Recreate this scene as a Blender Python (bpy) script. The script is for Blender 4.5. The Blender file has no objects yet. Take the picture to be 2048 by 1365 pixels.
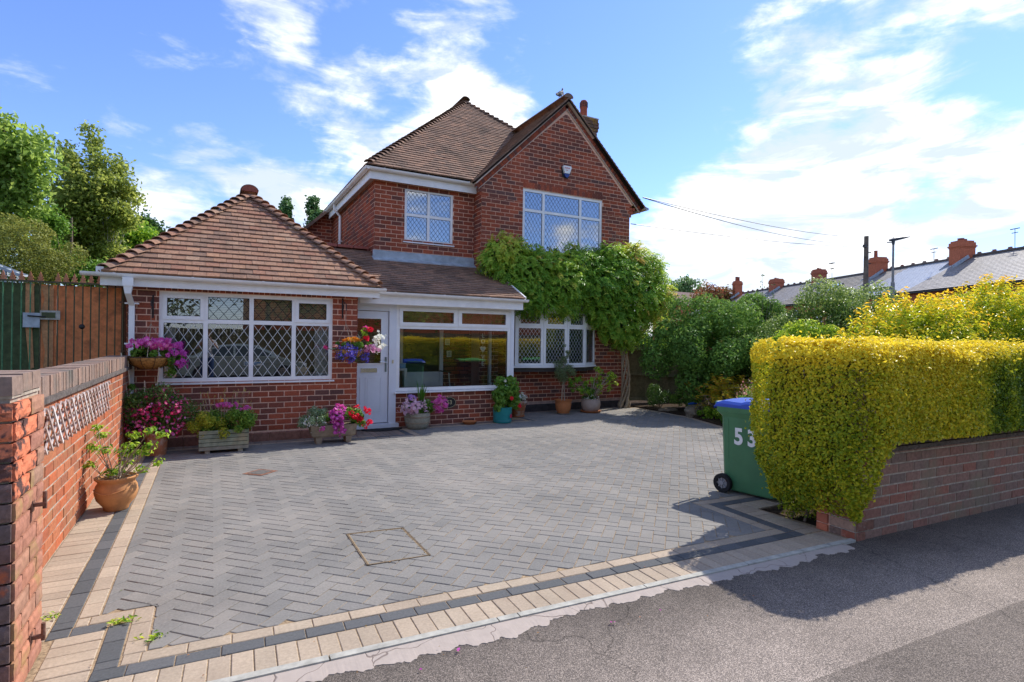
import bpy, math, random
import numpy as np
from mathutils import Vector, Matrix
from math import sin, cos, pi, radians, sqrt, atan2, tan

S = bpy.context.scene
C = S.collection
random.seed(7)
RNG = np.random.default_rng(11)

# ------------------------------------------------------------------ camera
CAM_H = 1.58
FPX = 1119.0
YAW, PITCH, ROLL = radians(28.26), radians(-0.10), radians(0.78)
Fv = Vector((sin(YAW)*cos(PITCH), cos(YAW)*cos(PITCH), sin(PITCH)))
R0 = Vector((cos(YAW), -sin(YAW), 0)); U0 = R0.cross(Fv)
Rv = R0*cos(ROLL) + U0*sin(ROLL); Uv = -R0*sin(ROLL) + U0*cos(ROLL)
camd = bpy.data.cameras.new('camera'); cam = bpy.data.objects.new('camera', camd); C.objects.link(cam)
camd.sensor_width = 36.0; camd.lens = FPX/2048.0*36.0
camd.clip_start = 0.05; camd.clip_end = 3000
cam.matrix_world = Matrix(((Rv.x, Uv.x, -Fv.x, 0), (Rv.y, Uv.y, -Fv.y, 0), (Rv.z, Uv.z, -Fv.z, CAM_H), (0, 0, 0, 1)))
S.camera = cam

# ------------------------------------------------------------------ light
SUN = Vector((0.95, 0.30, 1.0)).normalized()
SUN_EL = math.asin(SUN.z); SUN_AZ = atan2(SUN.x, SUN.y)
sund = bpy.data.lights.new('sun', 'SUN'); sun = bpy.data.objects.new('sun', sund); C.objects.link(sun)
sund.energy = 2.0; sund.angle = radians(0.55); sund.color = (1.0, 0.95, 0.87)
sun.rotation_euler = (-SUN).to_track_quat('-Z', 'Y').to_euler(); sun.location = (20, 6, 30)

W = bpy.data.worlds.new('World'); S.world = W; W.use_nodes = True
def build_sky():
    nt = W.node_tree; nt.nodes.clear(); N = nt.nodes; L = nt.links
    def n(t, **k):
        o = N.new(t)
        for a, b in k.items(): setattr(o, a, b)
        return o
    def m(op, a, b=None, clamp=False):
        o = n('ShaderNodeMath', operation=op, use_clamp=clamp)
        for i, v in enumerate((a, b)):
            if v is None: continue
            if isinstance(v, (int, float)): o.inputs[i].default_value = v
            else: L.new(v, o.inputs[i])
        return o.outputs[0]
    out = n('ShaderNodeOutputWorld'); bg = n('ShaderNodeBackground'); bg.inputs['Strength'].default_value = 0.15
    sky = n('ShaderNodeTexSky', sky_type='NISHITA'); sky.sun_disc = False
    sky.sun_elevation = SUN_EL; sky.sun_rotation = SUN_AZ
    sky.air_density = 1.0; sky.dust_density = 0.1; sky.ozone_density = 2.0
    tc = n('ShaderNodeTexCoord'); sp = n('ShaderNodeSeparateXYZ'); L.new(tc.outputs['Generated'], sp.inputs[0])
    X, Y, Z = sp.outputs
    cb = n('ShaderNodeCombineXYZ'); L.new(X, cb.inputs[0]); L.new(Y, cb.inputs[1]); L.new(m('MULTIPLY', Z, 1.9), cb.inputs[2])
    def noise(scale, detail, rough, dist=0.0, off=(0, 0, 0), src=None, sc=(1, 1, 1), rot=0.0):
        mp = n('ShaderNodeMapping'); mp.inputs['Location'].default_value = off; mp.inputs['Scale'].default_value = sc
        mp.inputs['Rotation'].default_value = (0, 0, rot)
        L.new(src or cb.outputs[0], mp.inputs[0])
        t = n('ShaderNodeTexNoise'); t.inputs['Scale'].default_value = scale; t.inputs['Detail'].default_value = detail
        t.inputs['Roughness'].default_value = rough; t.inputs['Distortion'].default_value = dist
        L.new(mp.outputs[0], t.inputs['Vector']); return t.outputs['Fac']
    big = noise(3.3, 3, 0.5, 0.3, (3.1, 7.7, 0))
    mid = noise(7.0, 9, 0.58, 0.2, (0.4, 2.2, 0))
    wisp = noise(9, 8, 0.62, 0.8, (8, 1, 0), sc=(0.8, 0.8, 1.6))
    # low density of cloud to the north-west, more towards the sun side and the horizon
    def blob(px, py, rad, w, d=None):
        d = d or (Fv + Rv*((px-1024)/FPX) + Uv*((682.5-py)/FPX)).normalized()
        dp = n('ShaderNodeVectorMath', operation='DOT_PRODUCT'); L.new(tc.outputs['Generated'], dp.inputs[0]); dp.inputs[1].default_value = d
        a = m('SUBTRACT', 1.0, dp.outputs['Value'])
        f = m('SUBTRACT', 1.0, m('DIVIDE', a, 1-cos(rad)), clamp=True)
        return m('MULTIPLY', m('MULTIPLY', f, f), w)
    dens = m('ADD', m('MULTIPLY', big, 1.0), m('MULTIPLY', mid, 1.7)); dens = m('SUBTRACT', dens, 0.75)
    dens = m('ADD', dens, m('MULTIPLY', m('SUBTRACT', wisp, 0.5), 0.7))
    hz = m('SUBTRACT', 1.0, m('DIVIDE', Z, 0.42), clamp=True)
    dens = m('ADD', dens, m('MULTIPLY', hz, 0.10))
    for b in ((640, 110, .16, .26), (900, 220, .13, .2), (1080, 190, .12, .18), (420, 380, .16, .18), (560, 340, .12, .10), (1720, 500, .5, .27),
              (1560, 330, .25, .16), (1850, 120, .3, .06), (1450, 470, .3, .08), (90, 145, .07, .28), (250, 172, .07, .30), (330, 390, .13, .22), (560, 385, .13, .2), (850, 10, .08, .16), (760, -60, .16, -.3), (700, 60, .08, -.1), (1000, 240, .14, .16), (560, 130, .1, .1), (1260, 250, .08, .1),
              (330, 70, .30, -.30), (1250, 90, .32, -.42), (1130, 40, .24, -.26), (150, 260, .34, -.22), (480, 250, .14, -.16), (1330, 240, .14, -.18), (1470, 90, .2, -.16), (1620, 300, .13, -.10), (1300, 330, .12, -.14), (1560, 240, .14, .12), (1750, 330, .16, .10), (1850, 480, .14, -.10), (1700, 130, .12, -.12), (1950, 60, .3, -.12), (830, 60, .1, -.14)):
        dens = m('ADD', dens, blob(*b))
    for (px, py, rad, w) in ((1080, 420, .5, -.34), (1150, 490, .10, .22), (860, 430, .2, .12)):      # broken cloud to the south
        d = (Fv + Rv*((px-1024)/FPX) + Uv*((682.5-py)/FPX)).normalized(); dens = m('ADD', dens, blob(px, py, rad, w, Vector((d.x, -d.y, d.z))))
    cr = n('ShaderNodeMapRange', interpolation_type='SMOOTHSTEP'); L.new(dens, cr.inputs[0])
    cr.inputs[1].default_value = 0.46; cr.inputs[2].default_value = 0.95; cr.inputs[3].default_value = 0.0; cr.inputs[4].default_value = 0.94
    fine = noise(7.5, 7, 0.6, 0.6, (5, 3, 1), sc=(.8, .8, 1.5))
    core = n('ShaderNodeMapRange'); L.new(m('ADD', m('MULTIPLY', dens, .18), m('MULTIPLY', fine, 1.5)), core.inputs[0]); core.inputs[1].default_value = 0.78; core.inputs[2].default_value = 1.18
    core.inputs[3].default_value = 0.0; core.inputs[4].default_value = 1.0
    cc = n('ShaderNodeMix', data_type='RGBA'); L.new(core.outputs[0], cc.inputs[0])
    cc.inputs[6].default_value = (1.95, 2.2, 2.55, 1); cc.inputs[7].default_value = (4.4, 4.25, 4.0, 1)
    # deep blue of the clear part, as the photograph has it
    tint = n('ShaderNodeMix', data_type='RGBA', blend_type='MULTIPLY'); tint.inputs[0].default_value = 1.0
    L.new(sky.outputs[0], tint.inputs[6]); tint.inputs[7].default_value = SKY_TINT
    mx = n('ShaderNodeMix', data_type='RGBA'); L.new(cr.outputs[0], mx.inputs[0]); L.new(tint.outputs[2], mx.inputs[6]); L.new(cc.outputs[2], mx.inputs[7])
    L.new(mx.outputs[2], bg.inputs['Color']); L.new(bg.outputs[0], out.inputs[0])
SKY_TINT = (.375, .425, .60, 1)
build_sky()
S.render.engine = 'CYCLES'
S.view_settings.view_transform = 'Standard'; S.view_settings.look = 'None'
S.view_settings.exposure = 1.50; S.view_settings.gamma = 1.0; S.view_settings.use_curve_mapping = False
S.cycles.max_bounces = 8; S.cycles.transparent_max_bounces = 16; S.cycles.sample_clamp_indirect = 6.0
S.render.film_transparent = False

# ------------------------------------------------------------------ helpers
def ray(px, py): return Fv + Rv*((px-1024)/FPX) + Uv*((682.5-py)/FPX)
def at(px, py, ax, val):
    """real point where the sight line through a photo pixel meets the plane coordinate[ax] = val"""
    d = ray(px, py); o = Vector((0, 0, CAM_H)); return o + d*((val-o[ax])/d[ax])

def meta(o, label=None, cat=None, group=None, kind=None):
    if label: o['label'] = label
    if cat: o['category'] = cat
    if group: o['group'] = group
    if kind: o['kind'] = kind
    return o
WO = {}
def thing(name, label, cat, loc=(0, 0, 0), group=None, kind=None):
    o = bpy.data.objects.new(name, None); C.objects.link(o); o.location = loc; o.empty_display_size = 0.1
    WO[o.name] = Vector(loc); return meta(o, label, cat, group, kind)

class MB:
    def __init__(s): s.v = []; s.f = []; s.m = []; s.r = []; s.mi = 0; s.rv = 0.0
    def face(s, idx): s.f.append(tuple(idx)); s.m.append(s.mi); s.r.append(s.rv)
    def poly(s, pts):
        b = len(s.v); s.v += [tuple(p) for p in pts]; s.face(range(b, b+len(pts))); return s
    def hexa(s, p):                      # 8 points: bottom 4 ccw, top 4 ccw
        b = len(s.v); s.v += [tuple(q) for q in p]
        for f in ((3, 2, 1, 0), (4, 5, 6, 7), (0, 1, 5, 4), (1, 2, 6, 5), (2, 3, 7, 6), (3, 0, 4, 7)): s.face([b+i for i in f])
        return s
    def box(s, x0, x1, y0, y1, z0, z1):
        return s.hexa([(x0, y0, z0), (x1, y0, z0), (x1, y1, z0), (x0, y1, z0), (x0, y0, z1), (x1, y0, z1), (x1, y1, z1), (x0, y1, z1)])
    def beam(s, a, b, w, h, up=(0, 0, 1)):   # rectangular bar from a to b, w across, h along up
        a = Vector(a); b = Vector(b); d = (b-a).normalized(); u = Vector(up); r = d.cross(u)
        if r.length < 1e-5: r = d.cross(Vector((1, 0, 0)))
        r.normalize(); u = r.cross(d).normalized(); r = r*(w/2); u = u*(h/2)
        return s.hexa([a-r-u, b-r-u, b+r-u, a+r-u, a-r+u, b-r+u, b+r+u, a+r+u])
    def prism(s, pts, off):              # planar polygon swept by vector off
        off = Vector(off); n = len(pts); b = len(s.v)
        s.v += [tuple(p) for p in pts] + [tuple(Vector(p)+off) for p in pts]
        s.face(list(range(b, b+n))[::-1]); s.face(range(b+n, b+2*n))
        for i in range(n): j = (i+1) % n; s.face((b+i, b+j, b+n+j, b+n+i))
        return s
    def tube(s, pts, rad, sides=6, caps=True):
        P = [Vector(p) for p in pts]; n = len(P)
        if not hasattr(rad, '__len__'): rad = [rad]*n
        b = len(s.v); up = None
        for i, p in enumerate(P):
            d = (P[min(i+1, n-1)]-P[max(i-1, 0)]).normalized()
            if up is None: up = Vector((0, 0, 1)) if abs(d.z) < .9 else Vector((1, 0, 0))
            r = d.cross(up)
            if r.length < 1e-5: r = d.cross(Vector((0, 1, 0)))
            r.normalize(); up = r.cross(d).normalized()
            for k in range(sides):
                a = 2*pi*k/sides; s.v.append(tuple(p + (r*cos(a)+up*sin(a))*rad[i]))
        for i in range(n-1):
            for k in range(sides):
                k2 = (k+1) % sides; s.face((b+i*sides+k, b+i*sides+k2, b+(i+1)*sides+k2, b+(i+1)*sides+k))
        if caps:
            s.face([b+k for k in range(sides)][::-1]); s.face([b+(n-1)*sides+k for k in range(sides)])
        return s
    def lathe(s, prof, cen=(0, 0, 0), n=20, wav=None, a0=0, a1=2*pi, sx=1, sy=1):
        cx, cy, cz = cen; b = len(s.v); full = abs(a1-a0-2*pi) < 1e-6; cols = n if full else n+1
        for i, (r, z) in enumerate(prof):
            for k in range(cols):
                a = a0+(a1-a0)*k/n; q = wav(i, a) if wav else 1.0
                s.v.append((cx+r*q*cos(a)*sx, cy+r*q*sin(a)*sy, cz+z))
        for i in range(len(prof)-1):
            for k in range(n):
                k2 = (k+1) % cols if full else k+1
                s.face((b+i*cols+k, b+i*cols+k2, b+(i+1)*cols+k2, b+(i+1)*cols+k))
        if prof[0][0] > 1e-4 and full: s.face([b+k for k in range(cols)][::-1])
        return s
    def mesh(s, name, mats, off=Vector((0, 0, 0)), smooth=False):
        me = bpy.data.meshes.new(name)
        me.from_pydata([tuple(Vector(v)-off) for v in s.v], [], s.f)
        if not isinstance(mats, (list, tuple)): mats = [mats]
        for m_ in mats: me.materials.append(m_)
        if len(mats) > 1: me.polygons.foreach_set('material_index', s.m)
        if any(s.r):
            a = me.attributes.new('rnd', 'FLOAT', 'FACE'); a.data.foreach_set('value', s.r)
        if smooth: me.polygons.foreach_set('use_smooth', [True]*len(me.polygons))
        me.update(); return me

def add(name, mb, mat, parent=None, smooth=False, label=None, cat=None, group=None, kind=None, sharp=None):
    off = WO[parent.name] if parent else Vector((0, 0, 0))
    me = mb if isinstance(mb, bpy.types.Mesh) else mb.mesh(name, mat, off, smooth)
    o = bpy.data.objects.new(name, me); C.objects.link(o)
    if parent: o.parent = parent
    WO[o.name] = Vector(off)
    if smooth and sharp and hasattr(me, 'set_sharp_from_angle'): me.set_sharp_from_angle(angle=radians(sharp))
    return meta(o, label, cat, group, kind)
def inst(name, me, loc, parent, rotz=0.0, rot=None):
    o = bpy.data.objects.new(name, me); C.objects.link(o); o.parent = parent
    o.location = Vector(loc)-WO[parent.name]; o.rotation_euler = rot or (0, 0, rotz); WO[o.name] = Vector(loc); return o
def text(name, body, size, loc, rot, mat, parent, depth=0.002, align='CENTER', sx=1.0, offset=0.0):
    cu = bpy.data.curves.new(name, 'FONT'); cu.body = body; cu.size = size; cu.extrude = depth; cu.align_x = align; cu.align_y = 'CENTER'; cu.offset = offset
    cu.materials.append(mat); tmp = bpy.data.objects.new(name, cu); C.objects.link(tmp)
    me = bpy.data.meshes.new_from_object(tmp.evaluated_get(bpy.context.evaluated_depsgraph_get())); bpy.data.objects.remove(tmp)
    if not me.materials: me.materials.append(mat)
    o = bpy.data.objects.new(name, me); C.objects.link(o); o.parent = parent
    o.location = Vector(loc)-WO[parent.name]; o.rotation_euler = rot; o.scale = (sx, 1, 1); return o

# ---- numpy meshes for foliage
def np_mesh(name, V, F, mat, rnd=None, smooth=False, mi=None):
    me = bpy.data.meshes.new(name); k = F.shape[1]
    me.vertices.add(len(V)); me.vertices.foreach_set('co', np.ascontiguousarray(V, dtype=np.float32).ravel())
    me.loops.add(F.size); me.loops.foreach_set('vertex_index', np.ascontiguousarray(F, dtype=np.int32).ravel())
    me.polygons.add(len(F)); me.polygons.foreach_set('loop_start', np.arange(0, F.size, k, dtype=np.int32))
    me.polygons.foreach_set('loop_total', np.full(len(F), k, dtype=np.int32))
    for m_ in (mat if isinstance(mat, (list, tuple)) else [mat]): me.materials.append(m_)
    if mi is not None: me.polygons.foreach_set('material_index', np.ascontiguousarray(mi, dtype=np.int32))
    if rnd is not None:
        a = me.attributes.new('rnd', 'FLOAT', 'FACE'); a.data.foreach_set('value', np.ascontiguousarray(rnd, dtype=np.float32))
    me.update(calc_edges=True); return me
def unit(a): return a/np.maximum(np.linalg.norm(a, axis=1, keepdims=True), 1e-9)
def rdir(n, rng=RNG): return unit(rng.normal(size=(n, 3)))
def leaf_geo(P, N, size, asp=.5, fold=.18, tilt=.8, along=None, rng=RNG, droop=0.0):
    """folded two-triangle leaves; returns V, F (tri)"""
    n = len(P); Nn = unit(N + rdir(n, rng)*tilt)
    T = rdir(n, rng) if along is None else along + rdir(n, rng)*.35
    T[:, 2] -= droop
    T = unit(T - Nn*np.sum(T*Nn, axis=1, keepdims=True)); B = np.cross(Nn, T)
    s = (np.full(n, size) if np.isscalar(size) else size)[:, None]*rng.uniform(.65, 1.25, (n, 1))
    a = P - T*s*.5; c = P + T*s*.5; mid = P - T*s*.06
    l = mid + B*s*asp*.5 + Nn*s*fold; r = mid - B*s*asp*.5 + Nn*s*fold
    V = np.stack([a, r, c, l], axis=1).reshape(-1, 3); i = np.arange(n)[:, None]*4
    F = np.concatenate([i+np.array([[0, 1, 2]]), i+np.array([[0, 2, 3]])], axis=1).reshape(-1, 3)
    return V, F
def leaves(name, P, N, mat, parent, size, asp=.5, rnd=None, kind='stuff', rng=RNG, **k):
    V, F = leaf_geo(P, N, size, asp, rng=rng, **k)
    if rnd is None: rnd = rng.random(len(P))
    off = np.array(WO[parent.name]) if parent else np.zeros(3)
    me = np_mesh(name, V-off, F, mat, np.repeat(np.clip(rnd, 0.001, .999), 2))
    o = bpy.data.objects.new(name, me); C.objects.link(o)
    if parent: o.parent = parent
    WO[o.name] = Vector(off); return meta(o, kind=kind)
def blob_pts(blobs, n, rng=RNG, lo=.75, hi=1.06, rej=.72, zmin=None):
    """points near the surface of a union of ellipsoids (c, (rx,ry,rz)); returns P, N"""
    c = np.array([b[0] for b in blobs], float); r = np.array([b[1] if hasattr(b[1], '__len__') else (b[1],)*3 for b in blobs], float)
    w = (r[:, 0]*r[:, 1]*r[:, 2])**(2/3); w /= w.sum()
    P = []; Nn = []; tot = 0
    for _ in range(12):
        k = rng.choice(len(blobs), n, p=w); d = rdir(n, rng); q = rng.uniform(lo, hi, (n, 1))
        p = c[k]+d*r[k]*q; ok = np.ones(n, bool)
        if rej:
            for j in range(len(blobs)):
                dd = np.sum(((p-c[j])/r[j])**2, axis=1); ok &= (dd > rej*rej) | (k == j)
        if zmin is not None: ok &= p[:, 2] > zmin
        P.append(p[ok]); Nn.append(unit(d/r[k])[ok]); tot += ok.sum()
        if tot >= n: break
    return np.concatenate(P)[:n], np.concatenate(Nn)[:n]
def sub_blobs(cen, rad, k, r0, rng=RNG, squash=1.0, keep=None):
    """clumps scattered over an ellipsoid"""
    out = []; cen = np.array(cen, float); rad = np.array(rad, float)
    while len(out) < k:
        d = rdir(1, rng)[0]; q = rng.uniform(.45, .95); p = cen+d*rad*q
        if keep and not keep(p): continue
        rr = r0*rng.uniform(.7, 1.25); out.append((tuple(p), (rr, rr, rr*squash)))
    return out
def flowers(name, P, N, mat, parent, size, rng=RNG, petals=5, cup=.15, kind=None, tilt=.35, centre=True):
    n = len(P); Nn = unit(N+rdir(n, rng)*tilt); T = rdir(n, rng); T = unit(T-Nn*np.sum(T*Nn, axis=1, keepdims=True)); B = np.cross(Nn, T)
    s = (np.full(n, size) if np.isscalar(size) else size)[:, None]*rng.uniform(.8, 1.2, (n, 1))*.5
    V = []; F = []; mi = []; base = 0
    for k in range(petals):
        a = 2*pi*k/petals; da = pi/petals*1.02
        def q(r, ang, h): return P + (T*cos(ang)+B*sin(ang))*s*r + Nn*s*h
        V += [q(0, a, 0), q(.72, a-da*.95, cup*.7), q(1.0, a-da*.45, cup), q(1.0, a+da*.45, cup), q(.72, a+da*.95, cup*.7)]
    nv = petals*5
    VV = np.stack(V, axis=1).reshape(-1, 3); i = np.arange(n)[:, None]*nv; fs = []
    for k in range(petals):
        b = k*5
        fs += [[b, b+1, b+2], [b, b+2, b+3], [b, b+3, b+4]]
    fs = np.array(fs).reshape(1, -1); F = (i+fs).reshape(-1, 3); per = petals*3
    mi = np.zeros(len(F), int); rn = np.repeat(rng.uniform(.02, .98, n), per)
    if centre:
        c0 = len(VV); k3 = 5
        ring = [P+(T*cos(2*pi*j/k3)+B*sin(2*pi*j/k3))*s*.22+Nn*s*.09 for j in range(k3)]
        VC = np.stack(ring, axis=1).reshape(-1, 3); j = np.arange(n)[:, None]*k3+c0
        FC = (j+np.array([[0, 1, 2, 0, 2, 3, 0, 3, 4]])).reshape(-1, 3)
        VV = np.concatenate([VV, VC]); F = np.concatenate([F, FC]); mi = np.concatenate([mi, np.ones(len(FC), int)]); rn = np.concatenate([rn, np.full(len(FC), .5)])
    off = np.array(WO[parent.name]); me = np_mesh(name, VV-off, F, mat, rn, mi=mi if isinstance(mat, (list, tuple)) else None)
    o = bpy.data.objects.new(name, me); C.objects.link(o); o.parent = parent; WO[o.name] = Vector(off); return meta(o, kind=kind)

# ------------------------------------------------------------------ materials
def nodes(name):
    m = bpy.data.materials.new(name); m.use_nodes = True; nt = m.node_tree; b = nt.nodes['Principled BSDF']; return m, nt, b
def _n(nt, t, **k):
    o = nt.nodes.new(t)
    for a, b in k.items(): setattr(o, a, b)
    return o
def math_(nt, op, a, b=0.0, clamp=False):
    o = _n(nt, 'ShaderNodeMath', operation=op, use_clamp=clamp)
    for i, v in enumerate((a, b)):
        if isinstance(v, (int, float)): o.inputs[i].default_value = v
        else: nt.links.new(v, o.inputs[i])
    return o.outputs[0]
def rndfac(nt):
    a = _n(nt, 'ShaderNodeAttribute', attribute_name='rnd'); oi = _n(nt, 'ShaderNodeObjectInfo')
    return math_(nt, 'FRACT', math_(nt, 'ADD', a.outputs['Fac'], oi.outputs['Random']))
def attrfac(nt): return _n(nt, 'ShaderNodeAttribute', attribute_name='rnd').outputs['Fac']
def ramp(nt, fac, cols, interp='LINEAR'):
    r = _n(nt, 'ShaderNodeValToRGB'); r.color_ramp.interpolation = interp; e = r.color_ramp.elements
    n = len(cols); cols = [(i/(n-1) if len(c) == 3 else c[3], c[:3]) for i, c in enumerate(cols)]
    while len(e) < n: e.new(0.5)
    for i, (p, c) in enumerate(cols): e[i].position = p; e[i].color = (*c, 1)
    nt.links.new(fac, r.inputs[0]); return r.outputs[0]
def pos(nt, scale=(1, 1, 1), rot=(0, 0, 0)):
    g = _n(nt, 'ShaderNodeNewGeometry'); mp = _n(nt, 'ShaderNodeMapping'); mp.inputs['Scale'].default_value = scale; mp.inputs['Rotation'].default_value = rot
    nt.links.new(g.outputs['Position'], mp.inputs[0]); return mp.outputs[0]
def noise(nt, scale, detail=4, rough=.55, vec=None, dist=0):
    t = _n(nt, 'ShaderNodeTexNoise'); t.inputs['Scale'].default_value = scale; t.inputs['Detail'].default_value = detail; t.inputs['Roughness'].default_value = rough
    t.inputs['Distortion'].default_value = dist; nt.links.new(vec or pos(nt), t.inputs['Vector']); return t.outputs['Fac']
def mixc(nt, fac, a, b, mode='MIX'):
    o = _n(nt, 'ShaderNodeMix', data_type='RGBA', blend_type=mode)
    if isinstance(fac, (int, float)): o.inputs[0].default_value = fac
    else: nt.links.new(fac, o.inputs[0])
    for i, v in ((6, a), (7, b)):
        if isinstance(v, (tuple, list)): o.inputs[i].default_value = (*v[:3], 1)
        else: nt.links.new(v, o.inputs[i])
    return o.outputs[2]
def maprange(nt, v, a, b, c, d):
    o = _n(nt, 'ShaderNodeMapRange'); nt.links.new(v, o.inputs[0])
    for i, x in enumerate((a, b, c, d)): o.inputs[i+1].default_value = x
    return o.outputs[0]
def bump(nt, b, h, strength=.3, dist=.003):
    o = _n(nt, 'ShaderNodeBump'); o.inputs['Strength'].default_value = strength; o.inputs['Distance'].default_value = dist
    nt.links.new(h, o.inputs['Height']); nt.links.new(o.outputs[0], b.inputs['Normal'])
def varied(name, cols, rough=.8, ns=25, namt=.35, bstr=.3, bdist=.002, big=None, spec=.15, bigcol=None, bigscale=1.2, bigamt=(.5, .75), metal=0, use='rnd', bscale=None, wear=0.0, wscale=1.3):
    """per-piece colour from a ramp, mottled by fine noise and by an optional stain colour"""
    m, nt, b = nodes(name)
    f = rndfac(nt) if use == 'rnd' else (attrfac(nt) if use == 'attr' else noise(nt, use, 3))
    c = ramp(nt, f, cols) if len(cols) > 1 else None
    if c is None: c = cols[0]
    nz = noise(nt, ns, 5, .65); k = maprange(nt, nz, .25, .75, 1-namt, 1+namt)
    g = _n(nt, 'ShaderNodeCombineColor'); [nt.links.new(k, g.inputs[i]) for i in range(3)]
    c = mixc(nt, 1.0, c, g.outputs[0], 'MULTIPLY')
    if wear:
        wk = maprange(nt, noise(nt, wscale, 6, .62), .3, .7, 1-wear, 1+wear*.6); wg = _n(nt, 'ShaderNodeCombineColor'); [nt.links.new(wk, wg.inputs[i]) for i in range(3)]; c = mixc(nt, 1.0, c, wg.outputs[0], 'MULTIPLY')
    if bigcol:
        bz = noise(nt, bigscale, 5, .6); c = mixc(nt, maprange(nt, bz, bigamt[0], bigamt[1], 0, 1), c, bigcol)
    nt.links.new(c, b.inputs['Base Color']); b.inputs['Roughness'].default_value = rough; b.inputs['Specular IOR Level'].default_value = spec; b.inputs['Metallic'].default_value = metal
    if bstr: bump(nt, b, noise(nt, bscale or ns*2.5, 4, .7), bstr, bdist)
    return m
def plain(name, col, rough=.5, spec=.5, metal=0, ns=8, namt=.08, bstr=0):
    m, nt, b = nodes(name); nz = noise(nt, ns, 4, .6); k = maprange(nt, nz, .3, .7, 1-namt, 1+namt)
    g = _n(nt, 'ShaderNodeCombineColor'); [nt.links.new(k, g.inputs[i]) for i in range(3)]
    nt.links.new(mixc(nt, 1.0, col, g.outputs[0], 'MULTIPLY'), b.inputs['Base Color'])
    b.inputs['Roughness'].default_value = rough; b.inputs['Specular IOR Level'].default_value = spec; b.inputs['Metallic'].default_value = metal
    if bstr: bump(nt, b, noise(nt, ns*6, 4, .7), bstr, .002)
    return m
def foliage(name, cols, trans=.35, rough=.5, spec=.22, tcol=None):
    m, nt, b = nodes(name); f = attrfac(nt); c = ramp(nt, f, cols)
    nt.links.new(c, b.inputs['Base Color']); b.inputs['Roughness'].default_value = rough; b.inputs['Specular IOR Level'].default_value = spec
    t = _n(nt, 'ShaderNodeBsdfTranslucent'); hs = _n(nt, 'ShaderNodeHueSaturation'); hs.inputs['Hue'].default_value = .485; hs.inputs['Value'].default_value = 1.5; nt.links.new(c, hs.inputs['Color'])
    nt.links.new(hs.outputs[0], t.inputs['Color'])
    mx = _n(nt, 'ShaderNodeMixShader'); mx.inputs[0].default_value = trans; nt.links.new(b.outputs[0], mx.inputs[1]); nt.links.new(t.outputs[0], mx.inputs[2])
    nt.links.new(mx.outputs[0], nt.nodes['Material Output'].inputs['Surface']); return m
def glass(name, tint=(.9, .93, .92), refl=1.0, base=.11):
    m, nt, b = nodes(name); nt.nodes.remove(b)
    tr = _n(nt, 'ShaderNodeBsdfTransparent'); tr.inputs[0].default_value = (*tint, 1); gl = _n(nt, 'ShaderNodeBsdfGlossy'); gl.inputs['Roughness'].default_value = .0; gl.inputs['Color'].default_value = (.95, .97, 1, 1)
    fr = _n(nt, 'ShaderNodeFresnel'); fr.inputs['IOR'].default_value = 1.52
    f = math_(nt, 'ADD', math_(nt, 'MULTIPLY', fr.outputs[0], 1.6*refl), base, clamp=True)
    mx = _n(nt, 'ShaderNodeMixShader'); nt.links.new(f, mx.inputs[0]); nt.links.new(tr.outputs[0], mx.inputs[1]); nt.links.new(gl.outputs[0], mx.inputs[2])
    nt.links.new(mx.outputs[0], nt.nodes['Material Output'].inputs['Surface']); return m

M = {}
M['brick'] = varied('brick_red', [(0.291, 0.076, 0.043), (0.369, 0.092, 0.049), (0.184, 0.071, 0.052), (0.417, 0.106, 0.055), (0.320, 0.081, 0.043), (0.136, 0.074, 0.064), (0.349, 0.090, 0.049), (0.194, 0.068, 0.049), (0.155, 0.065, 0.051)], .85, 40, .28, .35, .002, spec=.08, wear=.22, wscale=1.1, bigcol=(.22, .075, .05), bigscale=9, bigamt=(.60, .78))
M['mortar'] = plain('mortar', (.74, .46, .33), .95, .1, ns=30, namt=.22, bstr=.4)
M['mortar_grey'] = plain('mortar_grey', (.42, .36, .29), .95, .1, ns=22, namt=.35, bstr=.5)
M['brick_orange'] = varied('brick_orange', [(.42, .12, .055), (.50, .145, .065), (.34, .11, .06), (.46, .165, .08), (.27, .11, .07), (.52, .175, .085)], .88, 35, .3, .4, .003, bigcol=(.34, .19, .10), bigscale=3.5, bigamt=(.52, .75))
M['brick_brown'] = varied('brick_brown', [(.29, .18, .14), (.31, .175, .13), (.25, .175, .14), (.31, .155, .115), (.34, .145, .10), (.22, .16, .13)], .88, 30, .3, .4, .003, bigcol=(.24, .21, .14), bigscale=2.2, bigamt=(.5, .72))
M['brick_dark'] = varied('brick_dark', [(.16, .11, .10), (.20, .125, .105), (.14, .105, .10), (.19, .10, .085)], .88, 35, .35, .6, .004, bigcol=(.42, .12, .06), bigscale=4.5, bigamt=(.60, .66))
M['brick_chim'] = varied('brick_chimney', [(.42, .13, .07), (.50, .16, .085), (.34, .11, .07)], .9, 12, .3, .3)
M['brick_lichen'] = varied('brick_lichen', [(.15, .10, .07), (.17, .09, .06), (.12, .085, .06)], .9, 30, .3, .3, bigcol=(.30, .17, .03), bigscale=6, bigamt=(.5, .62))
M['tile'] = varied('roof_tile', [(0.342, 0.191, 0.121), (0.275, 0.160, 0.112), (0.389, 0.216, 0.134), (0.218, 0.139, 0.101), (0.314, 0.170, 0.108), (0.275, 0.134, 0.092), (0.361, 0.232, 0.155)], .85, 28, .32, .35, .002, bigcol=(.13, .085, .065), bigscale=2.0, bigamt=(.55, .8))
M['tile_dark'] = varied('roof_tile_dark', [(0.314, 0.191, 0.132), (0.237, 0.154, 0.112), (0.361, 0.211, 0.140), (0.199, 0.134, 0.101), (0.275, 0.160, 0.110)], .85, 28, .32, .35, .002, bigcol=(.10, .07, .055), bigscale=1.5, bigamt=(.5, .75))
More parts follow.
